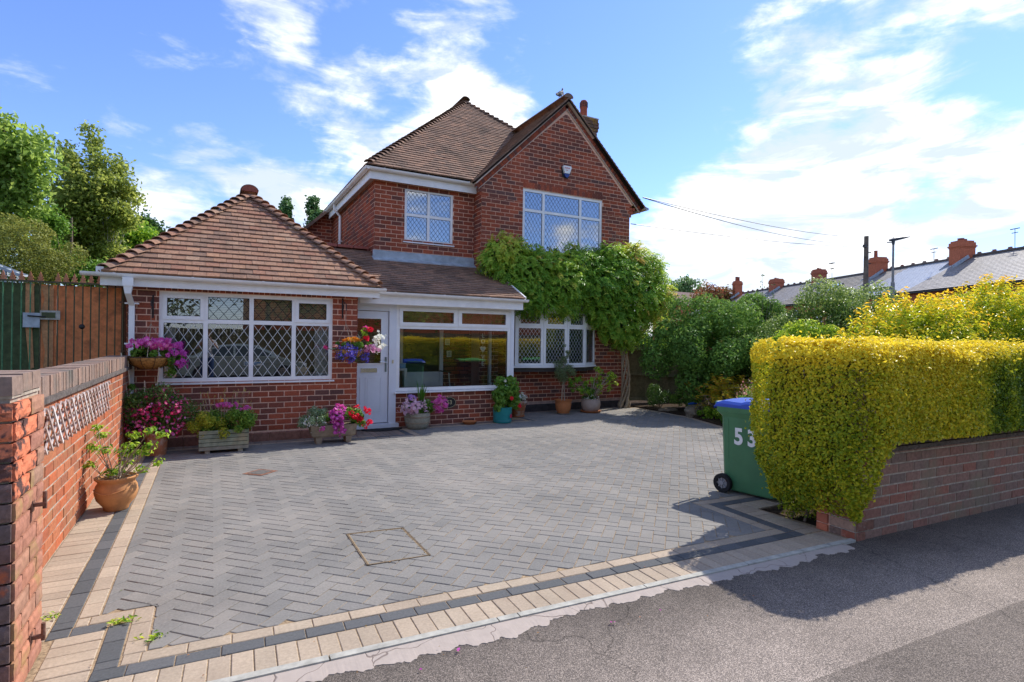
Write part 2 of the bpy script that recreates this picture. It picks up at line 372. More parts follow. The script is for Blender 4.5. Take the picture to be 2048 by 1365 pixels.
M['tile_under'] = plain('roof_batten', (.03, .022, .018), .95, .1)
M['ridge_red'] = varied('ridge_clay', [(.33, .09, .055), (.28, .085, .06), (.24, .09, .06)], .85, 20, .3, .3)
M['upvc'] = plain('white_upvc', (.82, .81, .80), .4, .4, ns=5, namt=.07)
M['upvc_door'] = plain('door_upvc', (.72, .74, .79), .4, .45, ns=3, namt=.04)
M['soffit'] = plain('soffit_board', (.60, .54, .50), .6, .3, ns=5, namt=.1)
M['seal'] = plain('rubber_seal', (.03, .03, .03), .7, .2)
M['glass'] = glass('window_glass')
M['glass_up'] = glass('upper_glass', (.75, .8, .85), 1.0, .34)
M['lead_lit'] = plain('lead_came_lit', (.55, .57, .58), .45, .5, metal=.3)  # same lead painted pale for the light the lower cames reflect
M['lead_dark'] = plain('lead_came_dark', (.03, .035, .04), .8, .1)
M['lead'] = plain('lead_flashing', (.36, .41, .45), .5, .4, ns=6, namt=.25)
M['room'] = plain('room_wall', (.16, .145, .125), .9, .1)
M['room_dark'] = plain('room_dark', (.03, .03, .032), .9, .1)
M['curtain'] = plain('net_curtain', (.55, .58, .6), .9, .1, ns=20, namt=.15)
M['blind'] = plain('blind', (.50, .44, .26), .8, .2, ns=40, namt=.1)
M['bamboo'] = plain('bamboo_blind', (.46, .25, .10), .7, .2, ns=40, namt=.3)
M['black'] = plain('black_metal', (.015, .015, .016), .5, .4)
M['rubber'] = plain('black_rubber', (.022, .022, .023), .8, .2, bstr=.2)
M['chrome'] = plain('chrome', (.7, .7, .7), .2, .5, metal=1)
M['white'] = plain('white_paint', (.82, .82, .8), .5, .4)
M['gold'] = plain('gold_paint', (.62, .52, .30), .45, .5)
M['soil'] = plain('soil', (.055, .038, .025), .98, .05, ns=18, namt=.5, bstr=1)
M['bark'] = plain('bark', (.20, .15, .115), .9, .1, ns=18, namt=.4, bstr=.8)
M['twig'] = plain('twig', (.38, .30, .22), .85, .15, ns=25, namt=.25)
M['concrete'] = plain('concrete', (.40, .385, .335), .9, .15, ns=14, namt=.25, bstr=.4)
M['brown_metal'] = plain('brown_rail', (.09, .07, .045), .7, .3, ns=30, namt=.4)
# ------------------------------------------------------------------ ground, footway, driveway
def clip_poly(sub, win):
    """part of polygon sub (any shape) inside convex ccw window win, 2-D"""
    out = sub
    for i in range(len(win)):
        ax, ay = win[i]; bx, by = win[(i+1) % len(win)]; inp = out; out = []
        if not inp: return []
        def side(p): return (bx-ax)*(p[1]-ay)-(by-ay)*(p[0]-ax)
        for j in range(len(inp)):
            p = inp[j]; q = inp[(j+1) % len(inp)]; sp_, sq = side(p), side(q)
            if sp_ >= 0: out.append(p)
            if (sp_ >= 0) != (sq >= 0):
                t = sp_/(sp_-sq); out.append((p[0]+(q[0]-p[0])*t, p[1]+(q[1]-p[1])*t))
    return out
def area(p): return .5*sum(p[i][0]*p[(i+1) % len(p)][1]-p[(i+1) % len(p)][0]*p[i][1] for i in range(len(p)))

def asphalt_mat():
    m, nt, b = nodes('asphalt_footway'); v = pos(nt)
    vo = _n(nt, 'ShaderNodeTexVoronoi'); vo.inputs['Scale'].default_value = 210; nt.links.new(v, vo.inputs['Vector'])
    sp = _n(nt, 'ShaderNodeSeparateColor'); nt.links.new(vo.outputs['Color'], sp.inputs[0])
    stone = ramp(nt, sp.outputs[0], [(.14, .127, .117), (.20, .18, .163), (.28, .248, .222), (.44, .395, .355)])
    binder = math_(nt, 'GREATER_THAN', vo.outputs['Distance'], .62)
    c = mixc(nt, binder, stone, (.11, .10, .092))
    # old worn walking line paler, darker along the kerb haunch and in the newer strip
    sx = _n(nt, 'ShaderNodeSeparateXYZ'); nt.links.new(v, sx.inputs[0])
    edge = math_(nt, 'ADD', sx.outputs[1], math_(nt, 'MULTIPLY', sx.outputs[0], .042))
    wob = math_(nt, 'MULTIPLY', math_(nt, 'SUBTRACT', noise(nt, 2.6, 5, .6), .5), .55)
    worn = maprange(nt, math_(nt, 'ADD', edge, wob), 2.05, 2.75, 1.0, .46)
    strip = math_(nt, 'MULTIPLY', math_(nt, 'GREATER_THAN', edge, 1.30), math_(nt, 'LESS_THAN', edge, 1.76))
    strip = math_(nt, 'MULTIPLY', strip, math_(nt, 'GREATER_THAN', sx.outputs[0], 2.3))
    worn = math_(nt, 'MULTIPLY', worn, maprange(nt, strip, 0, 1, 1, .66))
    worn = math_(nt, 'MULTIPLY', worn, maprange(nt, noise(nt, .9, 4), .3, .7, .84, 1.12))
    worn = math_(nt, 'MULTIPLY', worn, maprange(nt, noise(nt, 7, 6, .7), .3, .7, .88, 1.10))
    vc = _n(nt, 'ShaderNodeTexVoronoi', feature='DISTANCE_TO_EDGE'); vc.inputs['Scale'].default_value = .55; dn = _n(nt, 'ShaderNodeTexNoise'); dn.inputs['Scale'].default_value = 5; nt.links.new(v, dn.inputs['Vector']); dm_ = _n(nt, 'ShaderNodeVectorMath', operation='MULTIPLY_ADD'); nt.links.new(dn.outputs['Color'], dm_.inputs[0]); dm_.inputs[1].default_value = (.3, .3, 0); nt.links.new(v, dm_.inputs[2]); nt.links.new(dm_.outputs[0], vc.inputs['Vector'])
    worn = math_(nt, 'MULTIPLY', worn, maprange(nt, vc.outputs['Distance'], 0, .006, .55, 1))
    g = _n(nt, 'ShaderNodeCombineColor'); [nt.links.new(worn, g.inputs[i]) for i in range(3)]
    c = mixc(nt, 1, c, g.outputs[0], 'MULTIPLY'); c = mixc(nt, 1, c, (1.22, 1.13, 1.05), 'MULTIPLY')
    nt.links.new(c, b.inputs['Base Color']); b.inputs['Roughness'].default_value = .92; b.inputs['Specular IOR Level'].default_value = .2
    h = math_(nt, 'ADD', math_(nt, 'MULTIPLY', vo.outputs['Distance'], -1.0), math_(nt, 'MULTIPLY', noise(nt, 60, 3), .6))
    bump(nt, b, h, .5, .003); return m
M['asphalt'] = asphalt_mat()
M['grass'] = varied('garden_grass', [(.05, .075, .02)], .95, 6, .35, .6, .01, bigcol=(.07, .06, .03), bigscale=.4)
g = MB()
g.poly([(-600, -600, -.17), (700, -600, -.17), (700, 700, -.17), (-600, 700, -.17)])
add('ground', g, M['grass'], kind='structure')
def fy(x, off): return off-.042*(x-.7)            # lines parallel to the kerb
fw = MB(); xs = np.linspace(-14, 40, 55)
for i in range(len(xs)-1):
    a, b_ = xs[i], xs[i+1]
    fw.poly([(a, -1.2, -.035), (b_, -1.2, -.035), (b_, fy(b_, 2.83), -.012), (a, fy(a, 2.83), -.012)])
add('footway', fw, M['asphalt'], kind='structure')
rk = MB()
for i in range(len(xs)-1): rk.box(xs[i]+.004, xs[i+1]-.004, -1.33, -1.2, -.16, -.03)
add('road_kerb', rk, M['concrete'], kind='structure')
rd = MB(); rd.poly([(-60, -6.9, -.14), (90, -6.9, -.14), (90, -1.33, -.14), (-60, -1.33, -.14)])
M['road'] = varied('asphalt_road', [(.075, .07, .068)], .92, 60, .35, .5, .003, bigcol=(.10, .095, .09), bigscale=.5)
add('road', rd, M['road'], kind='structure')
fp = MB(); fp.box(-60, 90, -8.4, -6.9, -.3, -.03); add('far_pavement', fp, M['road'], kind='structure')

# driveway: sand bed with individual block pavers
M['sand'] = plain('jointing_sand', (.33, .24, .15), .98, .05, ns=60, namt=.45, bstr=.5)
M['paver_grey'] = varied('paver_grey', [(0.207, 0.199, 0.184), (0.230, 0.217, 0.197), (0.193, 0.186, 0.173), (0.221, 0.210, 0.192), (0.248, 0.230, 0.205), (0.213, 0.202, 0.187)], .86, 70, .22, .35, .0015, bigcol=(0.304, 0.276, 0.244), bigscale=.55, bigamt=(.48, .78), wear=.16, wscale=1.5)
M['paver_dark'] = varied('paver_charcoal', [(0.106, 0.109, 0.110), (0.124, 0.125, 0.126), (0.092, 0.096, 0.098), (0.115, 0.117, 0.119)], .86, 70, .22, .35, .0015)
M['paver_buff'] = varied('paver_buff', [(0.396, 0.313, 0.230), (0.442, 0.354, 0.262), (0.359, 0.285, 0.212), (0.414, 0.336, 0.248)], .88, 60, .2, .35, .0015, bigcol=(0.313, 0.239, 0.175), bigscale=1.6, bigamt=(.55, .8), wear=.14, wscale=2.5)
M['paver_brown'] = varied('paver_weathered', [(.22, .17, .14), (.27, .20, .16), (.19, .155, .13)], .9, 60, .25, .35, .0015)
GAREA = [(-1.2, fy(-1.2, 2.86)), (4.68, fy(4.68, 2.86)), (4.62, 3.9), (5.7, 3.72), (7.2, 4.75), (8.6, 7.1), (9.12, 8.6), (9.15, 10.9), (-1.2, 10.9)]
dr = MB(); dr.prism([(x, y, -.16) for x, y in GAREA], (0, 0, .1548))
driveway = add('driveway', dr, M['sand'], kind='structure')
PV = []                                             # (polygon, material key)
def paver_mesh(poly, mb, dz=0.0, ins=.0035, top=0.0, bot=-.02):
    n = len(poly); cx = sum(p[0] for p in poly)/n; cy = sum(p[1] for p in poly)/n
    b = len(mb.v)
    L_ = [sqrt((poly[(i+1) % n][0]-poly[i][0])**2+(poly[(i+1) % n][1]-poly[i][1])**2) for i in range(n)]
    def inset(p, d):
        q = []
        for i in range(n):
            a = Vector(p[i-1]); c = Vector(p[i]); e = Vector(p[(i+1) % n]); u = (c-a); w = (e-c)
            if u.length < 1e-6 or w.length < 1e-6: q.append(tuple(c)); continue
            u.normalize(); w.normalize(); nn = Vector((-u.y, u.x))+Vector((-w.y, w.x))
            if nn.length < .2: q.append(tuple(c)); continue
            nn.normalize(); k = max(.45, nn.dot(Vector((-w.y, w.x)))); q.append((c.x+nn.x*d/k, c.y+nn.y*d/k))
        return q
    o1 = inset(poly, .0024); o2 = inset(poly, .0024+ins)
    mb.v += [(x, y, bot) for x, y in o1]+[(x, y, top-.003+dz) for x, y in o1]+[(x, y, top+dz) for x, y in o2]
    for i in range(n):
        j = (i+1) % n
        mb.face((b+i, b+j, b+n+j, b+n+i)); mb.face((b+n+i, b+n+j, b+2*n+j, b+2*n+i))
    mb.face([b+2*n+i for i in range(n)])
def strip(p0, p1, w0, w1, unit_, key, phase=0.0):
    """blocks laid along p0->p1, from w0 to w1 to the left of it, each unit_ long"""
    a = Vector(p0); b = Vector(p1); d = (b-a); Ln = d.length; d.normalize(); nn = Vector((-d.y, d.x)); t = -phase
    while t < Ln-.004:
        t0, t1 = max(t, 0), min(t+unit_, Ln)
        if t1-t0 > .02:
            q = [a+d*t0+nn*w0, a+d*t1+nn*w0, a+d*t1+nn*w1, a+d*t0+nn*w1]; PV.append(([tuple(v) for v in q], key))
        t += unit_
# front border, three bands following the kerb
strip((-.71, fy(-.71, 2.86)), (4.58, fy(4.58, 2.86)), 0, .215, .1008, 'paver_buff')
strip((-.48, fy(-.48, 3.078)), (4.36, fy(4.36, 3.078)), 0, .1, .2, 'paver_dark', .06)
strip((-.37, fy(-.37, 3.181)), (4.262, fy(4.262, 3.181)), 0, .1, .2, 'paver_buff', .12)
# left border with its jog round the pillar
strip((-.372, 3.70), (-.372, fy(-.37, 3.181)), -.103, -.003, .2, 'paver_dark', .0)
strip((-.27, 3.86), (-.27, fy(-.27, 3.284)), -.1, 0, .2, 'paver_buff', .0)
strip((-.373, 3.86), (-.635, 3.86), 0, .1, .2, 'paver_buff')
strip((-.48, 3.757), (-.74, 3.757), 0, .1, .2, 'paver_dark', .04)
strip((-.70, 3.655), (-.70, 3.10), .0, .218, .1008, 'paver_buff')
strip((-.535, 8.84), (-.535, 3.865), -.1, 0, .2, 'paver_buff')
strip((-.637, 8.84), (-.637, 3.76), -.1, 0, .2, 'paver_dark')
strip((-.742, 8.95), (-.742, 3.66), -.235, 0, .1008, 'paver_buff')
# right return and the strip that turns off under the bin
RL = [(4.16, 3.141), (4.215, 4.01)]
strip((4.262, 3.14), (4.305, 3.91), 0, .1, .2, 'paver_buff', .03)
strip((4.364, 3.03), (4.41, 3.81), 0, .1, .2, 'paver_dark', .1)
strip((4.585, 2.93), (4.625, 3.70), 0, .215, .1008, 'paver_buff')
strip((4.205, 3.915), (5.55, 3.86), 0, .1, .2, 'paver_buff')
strip((4.31, 3.81), (5.55, 3.76), 0, .1, .2, 'paver_dark')
strip((4.41, 3.60), (4.62, 3.59), 0, .2, .1, 'paver_buff')
strip((4.63, 3.595), (5.55, 3.56), 0, .2, .1, 'paver_buff')
# borders against the house
strip((-.73, 9.05), (2.33, 9.05), 0, .2, .1008, 'paver_brown'); strip((-.53, 8.945), (2.33, 8.945), 0, .1, .2, 'paver_buff')
strip((2.9, 9.55), (5.45, 9.55), 0, .2, .1008, 'paver_brown'); strip((2.9, 9.445), (5.65, 9.445), 0, .1, .2, 'paver_buff')
strip((5.45, 10.55), (8.98, 10.55), 0, .2, .1008, 'paver_brown')
# door step apron: buff and dark frame
strip((2.33, 8.74), (2.95, 8.74), 0, .1, .2, 'paver_buff'); strip((3.05, 8.74), (3.05, 9.55), 0, .1, .2, 'paver_buff')
strip((2.33, 8.845), (2.95, 8.845), 0, .1, .2, 'paver_dark'); strip((2.945, 8.945), (2.945, 9.75), 0, .1, .2, 'paver_dark')
strip((2.13, 8.95), (2.84, 8.95), 0, .8, .1, 'paver_brown')
strip((5.65, 9.45), (5.65, 10.55), -.1, 0, .2, 'paver_buff'); strip((5.55, 9.45), (5.55, 10.55), -.1, 0, .2, 'paver_dark')
# right edge of the drive against the bed
RE = [(5.6, 3.97), (7.0, 4.9), (8.33, 7.2), (8.86, 8.7), (8.93, 10.45)]
for a, b_ in zip(RE[:-1], RE[1:]): strip(a, b_, -.1, 0, .2, 'paver_buff'); strip(a, b_, -.205, -.105, .2, 'paver_brown')
HB = [(-.265, fy(-.265, 3.287)), (4.158, fy(4.158, 3.287)), (4.20, 4.02), (5.6, 3.97)]+[(x-.01, y+.01) for x, y in RE[1:]]+[(8.93, 10.54), (5.66, 10.54), (5.66, 9.44), (3.055, 9.44), (3.055, 8.735), (2.33, 8.735), (2.33, 8.94), (-.53, 8.94), (-.53, 3.87), (-.265, 3.87)]
q45 = sqrt(.5)
def rot45(a, b): return ((a-b)*q45+.03, (a+b)*q45+.02)
for i in range(-115, 135):
    for j in range(-20, 135):
        k = (i-j) % 4
        if k not in (0, 3): continue
        w, h = (2, 1) if k == 0 else (1, 2)
        c = rot45(.1*(i+w/2), .1*(j+h/2))
        if not (-.7 < c[0] < 9.2 and 3.0 < c[1] < 10.8): continue
        win = [rot45(.1*i, .1*j), rot45(.1*(i+w), .1*j), rot45(.1*(i+w), .1*(j+h)), rot45(.1*i, .1*(j+h))]
        # manhole recess tray: keep its pavers but break the bond along its frame
        p = clip_poly(HB, win)
        if len(p) > 2 and abs(area(p)) > .0022:
            r = [p[0]]
            for q in p[1:]:
                if abs(q[0]-r[-1][0])+abs(q[1]-r[-1][1]) > .004: r.append(q)
            if len(r) > 2: PV.append((r, 'paver_grey'))
def camsize(p):
    c = Vector((sum(q[0] for q in p)/len(p), sum(q[1] for q in p)/len(p), 0))-Vector((0, 0, CAM_H)); f = c.dot(Fv)
    if f < .3: return -1
    px, py = 1024+FPX*c.dot(Rv)/f, 682.5-FPX*c.dot(Uv)/f
    if not (0 < px < 2048 and py < 1400): return 0
    return abs(area(p))/f**3
COV = [(.975, 3.89), (1.425, 3.87), (1.425, 4.53), (.978, 4.58)]     # recessed cover outline
PV = [p for p in PV if abs(area(p[0])) > 1e-4]
PV = [((p[0] if area(p[0]) > 0 else p[0][::-1]), p[1]) for p in PV]
PV.sort(key=lambda p: -camsize(p[0]))
prnd = random.Random(5)
stuff = MB(); keys = ['paver_grey', 'paver_dark', 'paver_buff', 'paver_brown']
for idx, (p, key) in enumerate(PV):
    dz = prnd.uniform(-.0015, .0015)
    if idx < 298:
        cx = sum(q[0] for q in p)/len(p); cy = sum(q[1] for q in p)/len(p); mb = MB(); paver_mesh([(x-cx, y-cy) for x, y in p], mb)
        o = bpy.data.objects.new('paver', mb.mesh('paver', M[key])); C.objects.link(o); o.parent = driveway; o.location = (cx, cy, dz)
        o.rotation_euler = (prnd.uniform(-.004, .004), prnd.uniform(-.004, .004), 0)
    else:
        stuff.mi = keys.index(key); stuff.rv = prnd.random(); paver_mesh(p, stuff, dz)
add('paving', stuff, [M[k] for k in keys], driveway, kind='stuff')
# metal edge frame of the recessed inspection cover, its joint filled with grit
cv = thing('inspection_cover', 'recessed block-paved inspection cover in the middle foreground of the drive', 'manhole cover', (1.2, 4.2, 0))
fr = MB()
for a, b_ in zip(COV, COV[1:]+COV[:1]): fr.beam((a[0], a[1], .0005), (b_[0], b_[1], .0005), .012, .007)
add('frame', fr, plain('cover_frame', (.13, .095, .06), .8, .3, ns=40, namt=.5), cv)
fr2 = MB()
for a, b_ in zip(COV, COV[1:]+COV[:1]):
    d = (Vector(b_)-Vector(a)).normalized(); nn = Vector((-d.y, d.x))*.011
    fr2.beam((a[0]+nn.x, a[1]+nn.y, -.001), (b_[0]+nn.x, b_[1]+nn.y, -.001), .007, .006)
add('joint', fr2, plain('grit', (.30, .22, .13), .95, .1, ns=60, namt=.5), cv)
# small drain cover
dc = thing('drain_cover', 'small rusty diamond-set drain cover in the paving before the garage', 'drain cover', (.52, 7.08, 0))
d1 = MB(); c = Vector((.52, 7.1, 0)); dd = [(0, -.17), (.19, 0), (0, .17), (-.19, 0)]
d1.prism([(c.x+x, c.y+y, .001) for x, y in dd], (0, 0, .004)); add('frame', d1, plain('rusty_iron', (.22, .10, .06), .8, .4, ns=40, namt=.5), dc)
d2 = MB(); d2.prism([(c.x+x*.72, c.y+y*.72, .0055) for x, y in dd], (0, 0, .002)); add('cover', d2, plain('cover_iron', (.12, .11, .10), .7, .4, ns=30, namt=.4), dc)

# concrete edging lengths and the pinkish mortar haunch in front of them
ed = add('edging_bed', MB().box(-.72, 4.62, 2.72, 2.74, -.15, -.1), M['concrete'], kind='structure')
x = -1.0; lens = [.62, .91, .91, .13, .91, .91, .91, .8]
for ln in lens:
    x1 = min(x+ln, 4.60); b = MB(); t = .004
    b.hexa([(x+t, fy(x, 2.805), -.1), (x1-t, fy(x1, 2.805), -.1), (x1-t, fy(x1, 2.858), -.1), (x+t, fy(x, 2.858), -.1),
            (x+t, fy(x, 2.812), .006), (x1-t, fy(x1, 2.812), .006), (x1-t, fy(x1, 2.855), .008), (x+t, fy(x, 2.855), .008)])
    add('edging_kerb', b, M['concrete'], ed); x = x1
    if x >= 4.59: break
hr = random.Random(3); hm = MB(); up = []; lo = []; th = []
N_ = 430
for i in range(N_+1):
    xx = -.9+5.35*i/N_
    w = .098+.028*sin(xx*2.1)+.05*math.exp(-((xx-1.35)/.22)**2)+.012*sin(xx*9)+.012*sin(xx*31)+.008*sin(xx*57+1)+hr.uniform(-.009, .009)
    if xx > 2.95: w -= .02
    if 4.02 < xx < 4.12: w = .045
    up.append((xx, fy(xx, 2.81), -.002)); lo.append((xx, fy(xx, 2.81)-w, -.0095))
for i in range(N_):
    hm.poly([lo[i], lo[i+1], up[i+1], up[i]]); hm.poly([(lo[i][0], lo[i][1], -.03), (lo[i+1][0], lo[i+1][1], -.03), lo[i+1], lo[i]])
def haunch_mat():
    m, nt, b = nodes('pink_mortar'); v = pos(nt)
    vo = _n(nt, 'ShaderNodeTexVoronoi', feature='DISTANCE_TO_EDGE'); vo.inputs['Scale'].default_value = 2.4
    nv = _n(nt, 'ShaderNodeTexNoise'); nv.inputs['Scale'].default_value = 6; nt.links.new(v, nv.inputs['Vector'])
    ad = _n(nt, 'ShaderNodeVectorMath', operation='MULTIPLY_ADD'); nt.links.new(nv.outputs['Color'], ad.inputs[0]); ad.inputs[1].default_value = (.22, .22, 0); nt.links.new(v, ad.inputs[2])
    nt.links.new(ad.outputs[0], vo.inputs['Vector'])
    crack = maprange(nt, vo.outputs['Distance'], 0, .009, 0, 1)
    base = mixc(nt, noise(nt, 14, 5, .65), (.33, .275, .235), (.46, .385, .33)); c = mixc(nt, crack, (.16, .12, .10), base)
    nt.links.new(c, b.inputs['Base Color']); b.inputs['Roughness'].default_value = .92
    bump(nt, b, math_(nt, 'ADD', crack, math_(nt, 'MULTIPLY', noise(nt, 45, 4), .5)), .6, .004); return m
add('kerb_haunch', hm, haunch_mat(), kind='structure')
# soil of the beds
sb = MB()
sb.prism([(4.66, 2.95, -.1), (30, 1.9, -.1), (30, 3.3, -.1), (5.6, 3.56, -.1), (4.72, 3.58, -.1)], (0, 0, .09))
sb.prism([(5.6, 3.62, -.1), (30, 2.9, -.1), (40, 30, -.1), (9.0, 30, -.1), (9.03, 10.7, -.1), (8.96, 8.66, -.1), (8.42, 7.12, -.1), (7.08, 4.82, -.1)], (0, 0, .13))
add('garden_soil', sb, M['soil'], kind='structure')
# ------------------------------------------------------------------ house
COURSE, BL, JT = .0857, .2245, .0140
BRK = {}
def brick_mesh(L_, H_, mat, proud=.0055, ch=.0025):
    """outer face, small chamfer and sides; local x along wall, -y outward"""
    mb = MB(); a, h = L_/2, H_/2
    o = [(-a, .015, -h), (a, .015, -h), (a, .015, h), (-a, .015, h)]; m_ = [(-a, -proud+ch, -h), (a, -proud+ch, -h), (a, -proud+ch, h), (-a, -proud+ch, h)]
    t = [(-a+ch, -proud, -h+ch), (a-ch, -proud, -h+ch), (a-ch, -proud, h-ch), (-a+ch, -proud, h-ch)]
    mb.v = o+m_+t
    for i in range(4): j = (i+1) % 4; mb.face((i, j, 4+j, 4+i)); mb.face((4+i, 4+j, 8+j, 8+i))
    mb.face((8, 9, 10, 11)); return mb
class Wall:
    """frame of a vertical wall: origin, heading; u along, d outward"""
    def __init__(s, ox, oy, a=0.0): s.ox, s.oy, s.a = ox, oy, a; s.c, s.s = cos(a), sin(a)
    def p(s, u, z, d=0.0): return (s.ox+u*s.c+d*s.s, s.oy+u*s.s-d*s.c, z)
brnd = random.Random(21)
def brickwork(w, parent, stuff, u0, u1, z0, z1, holes=(), clip=None, indiv=0, mat='brick', course=COURSE, bl=BL, jt=JT, proud=.0055, phase=0.0, mi=0, zoff=0.0, rough=.0012):
    """stretcher bond. holes = (u0,u1,z0,z1). clip = convex ccw (u,z) polygon. The first `indiv` bricks are objects, others go to stuff"""
    n = 0; z = z0+zoff; row = 0
    while z < z1-.02:
        u = u0-phase-(bl/2 if row % 2 else 0)
        while u < u1:
            a, b = max(u+jt/2, u0), min(u+bl-jt/2, u1); c, d = z+jt/2, min(z+course-jt/2, z1); u += bl
            if b-a < .02: continue
            segs = [(a, b)]
            for h in holes:
                if min(d, h[3])-max(c, h[2]) < .35*(d-c): continue
                ns = []
                for (s0, s1) in segs:
                    if h[1] <= s0 or h[0] >= s1: ns.append((s0, s1)); continue
                    if s0 < h[0]: ns.append((s0, h[0]))
                    if s1 > h[1]: ns.append((h[1], s1))
                segs = ns
            for (s0, s1) in segs:
                if s1-s0 < .025: continue
                poly = [(s0, c), (s1, c), (s1, d), (s0, d)]
                if clip:
                    poly = clip_poly(poly, clip)
                    if len(poly) < 3 or area(poly) < .0006: continue
                pr = proud+brnd.uniform(-rough, rough)
                full = len(poly) == 4 and not clip and abs(d-c-(course-jt)) < .001
                if n < indiv and (full):
                    k = (round(s1-s0, 3), mat, course)
                    if k not in BRK: BRK[k] = brick_mesh(s1-s0, d-c, None, proud).mesh('brick', M[mat])
                    inst('brick', BRK[k], w.p((s0+s1)/2, (c+d)/2, pr-proud), parent, w.a); n += 1
                else:
                    stuff.rv = brnd.random()*.98+.01; stuff.mi = mi; b0 = len(stuff.v); m_ = len(poly)
                    stuff.v += [w.p(q[0], q[1], -.01) for q in poly]+[w.p(q[0], q[1], pr) for q in poly]
                    for i in range(m_): j = (i+1) % m_; stuff.face((b0+i, b0+j, b0+m_+j, b0+m_+i))
                    stuff.face([b0+m_+i for i in range(m_)])
        z += course; row += 1
    return n
def soldiers(w, stuff, u0, u1, z0, h, pitch=.0752, jt=.01, proud=.007, mi=0):
    u = u0
    while u < u1-.02:
        a, b = u+jt/2, min(u+pitch-jt/2, u1); u += pitch
        if b-a < .02: continue
        stuff.rv = brnd.random()*.98+.01; stuff.mi = mi
        q = [w.p(a, z0, -.01), w.p(b, z0, -.01), w.p(b, z0+h, -.01), w.p(a, z0+h, -.01)]; r = [w.p(a, z0, proud), w.p(b, z0, proud), w.p(b, z0+h, proud), w.p(a, z0+h, proud)]
        stuff.hexa([q[0], r[0], r[1], q[1], q[3], r[3], r[2], q[2]])
def backing(w, u0, u1, z0, z1, holes=(), thick=.24, mb=None):
    mb = mb or MB(); us = sorted({u0, u1, *[h[0] for h in holes], *[h[1] for h in holes]}); zs = sorted({z0, z1, *[h[2] for h in holes], *[h[3] for h in holes]})
    us = [u for u in us if u0 <= u <= u1]; zs = [z for z in zs if z0 <= z <= z1]
    for i in range(len(us)-1):
        for j in range(len(zs)-1):
            cu, cz = (us[i]+us[i+1])/2, (zs[j]+zs[j+1])/2
            if any(h[0] < cu < h[1] and h[2] < cz < h[3] for h in holes): continue
            a, b, c, d = us[i], us[i+1], zs[j], zs[j+1]
            mb.hexa([w.p(a, c, 0), w.p(b, c, 0), w.p(b, c, -thick), w.p(a, c, -thick), w.p(a, d, 0), w.p(b, d, 0), w.p(b, d, -thick), w.p(a, d, -thick)])
    return mb

house = thing('brick_house', 'two-storey red brick house with hipped tiled roof, front gable, porch and garage wing', 'house', (2.5, 11, 0))
hstuff = MB()
WG = Wall(-1.02, 9.25); GWID = 3.12
gwin = (-.65+1.02, 1.71+1.02, .915, 2.205)
gw = add('garage_wall', backing(WG, 0, GWID, -.1, 2.36, [gwin]), M['mortar'], house)
nb = brickwork(WG, gw, hstuff, 0, GWID, .15, 2.36, [gwin, (.37, 2.73, 2.2, 2.34)], indiv=205)
soldiers(WG, hstuff, .37, 2.73, 2.212, .118)
pl = MB(); 
for i in range(14):
    a = -1.0+i*.2245; b = min(a+.219, 2.10)
    pl.hexa([(a, 9.215, 0), (b, 9.215, 0), (b, 9.26, 0), (a, 9.26, 0), (a, 9.222, .118), (b, 9.222, .118), (b, 9.26, .135), (a, 9.26, .135)])
add('plinth', pl, M['brick_dark'] if False else varied('plinth_clay', [(.22, .10, .075), (.25, .12, .085)], .9, 20, .35, .4), gw)
sidew = MB(); backing(Wall(-1.02, 14.0, -pi/2), 0, 4.75-.24, -.1, 2.36, mb=sidew); backing(Wall(2.10, 9.49, pi/2), 0, 1.6, -.1, 2.36, mb=sidew)
add('garage_side_wall', sidew, M['mortar'], house)
side = MB()
brickwork(Wall(-1.02, 14.0, -pi/2), None, hstuff, 0, 4.75, .0, 2.36); brickwork(Wall(2.10, 9.25, pi/2), None, hstuff, 0, .5, .0, 2.36)

# porch dwarf wall
WP = Wall(2.88, 9.75)
pw = add('porch_wall', backing(WP, 0, 2.38, -.1, .61, thick=.12), M['mortar'], house)
nb += brickwork(WP, pw, hstuff, 0, 2.38, .0, .61, indiv=90, zoff=.005)
brickwork(Wall(5.26, 9.75, pi/2), None, hstuff, 0, 1.0, 0, .61); 
# main front wall, with bow window and first floor window openings
WM = Wall(5.0, 10.75); MW = 4.0
bay = (.72, 3.0, 1.0, 2.32); upw = (1.0, 3.17, 3.35, 4.93)
mbk = backing(WM, 0, MW, -.1, 4.93, [bay, upw]); 
GAP = (2.12, 7.04)    # gable apex (u,z)
gpoly = [(-.17, 4.86), (4.24, 4.86), GAP]
mbk.prism([WM.p(u, z, 0) for u, z in [(-.06, 4.93), (4.12, 4.93), (GAP[0], GAP[1]-.03)]], (0, .22, 0))
mainw = add('main_wall', mbk, M['mortar'], house)
nb += brickwork(WM, mainw, hstuff, 0, MW, .215, 4.62, [bay, upw], indiv=max(0, 299-nb), zoff=0)
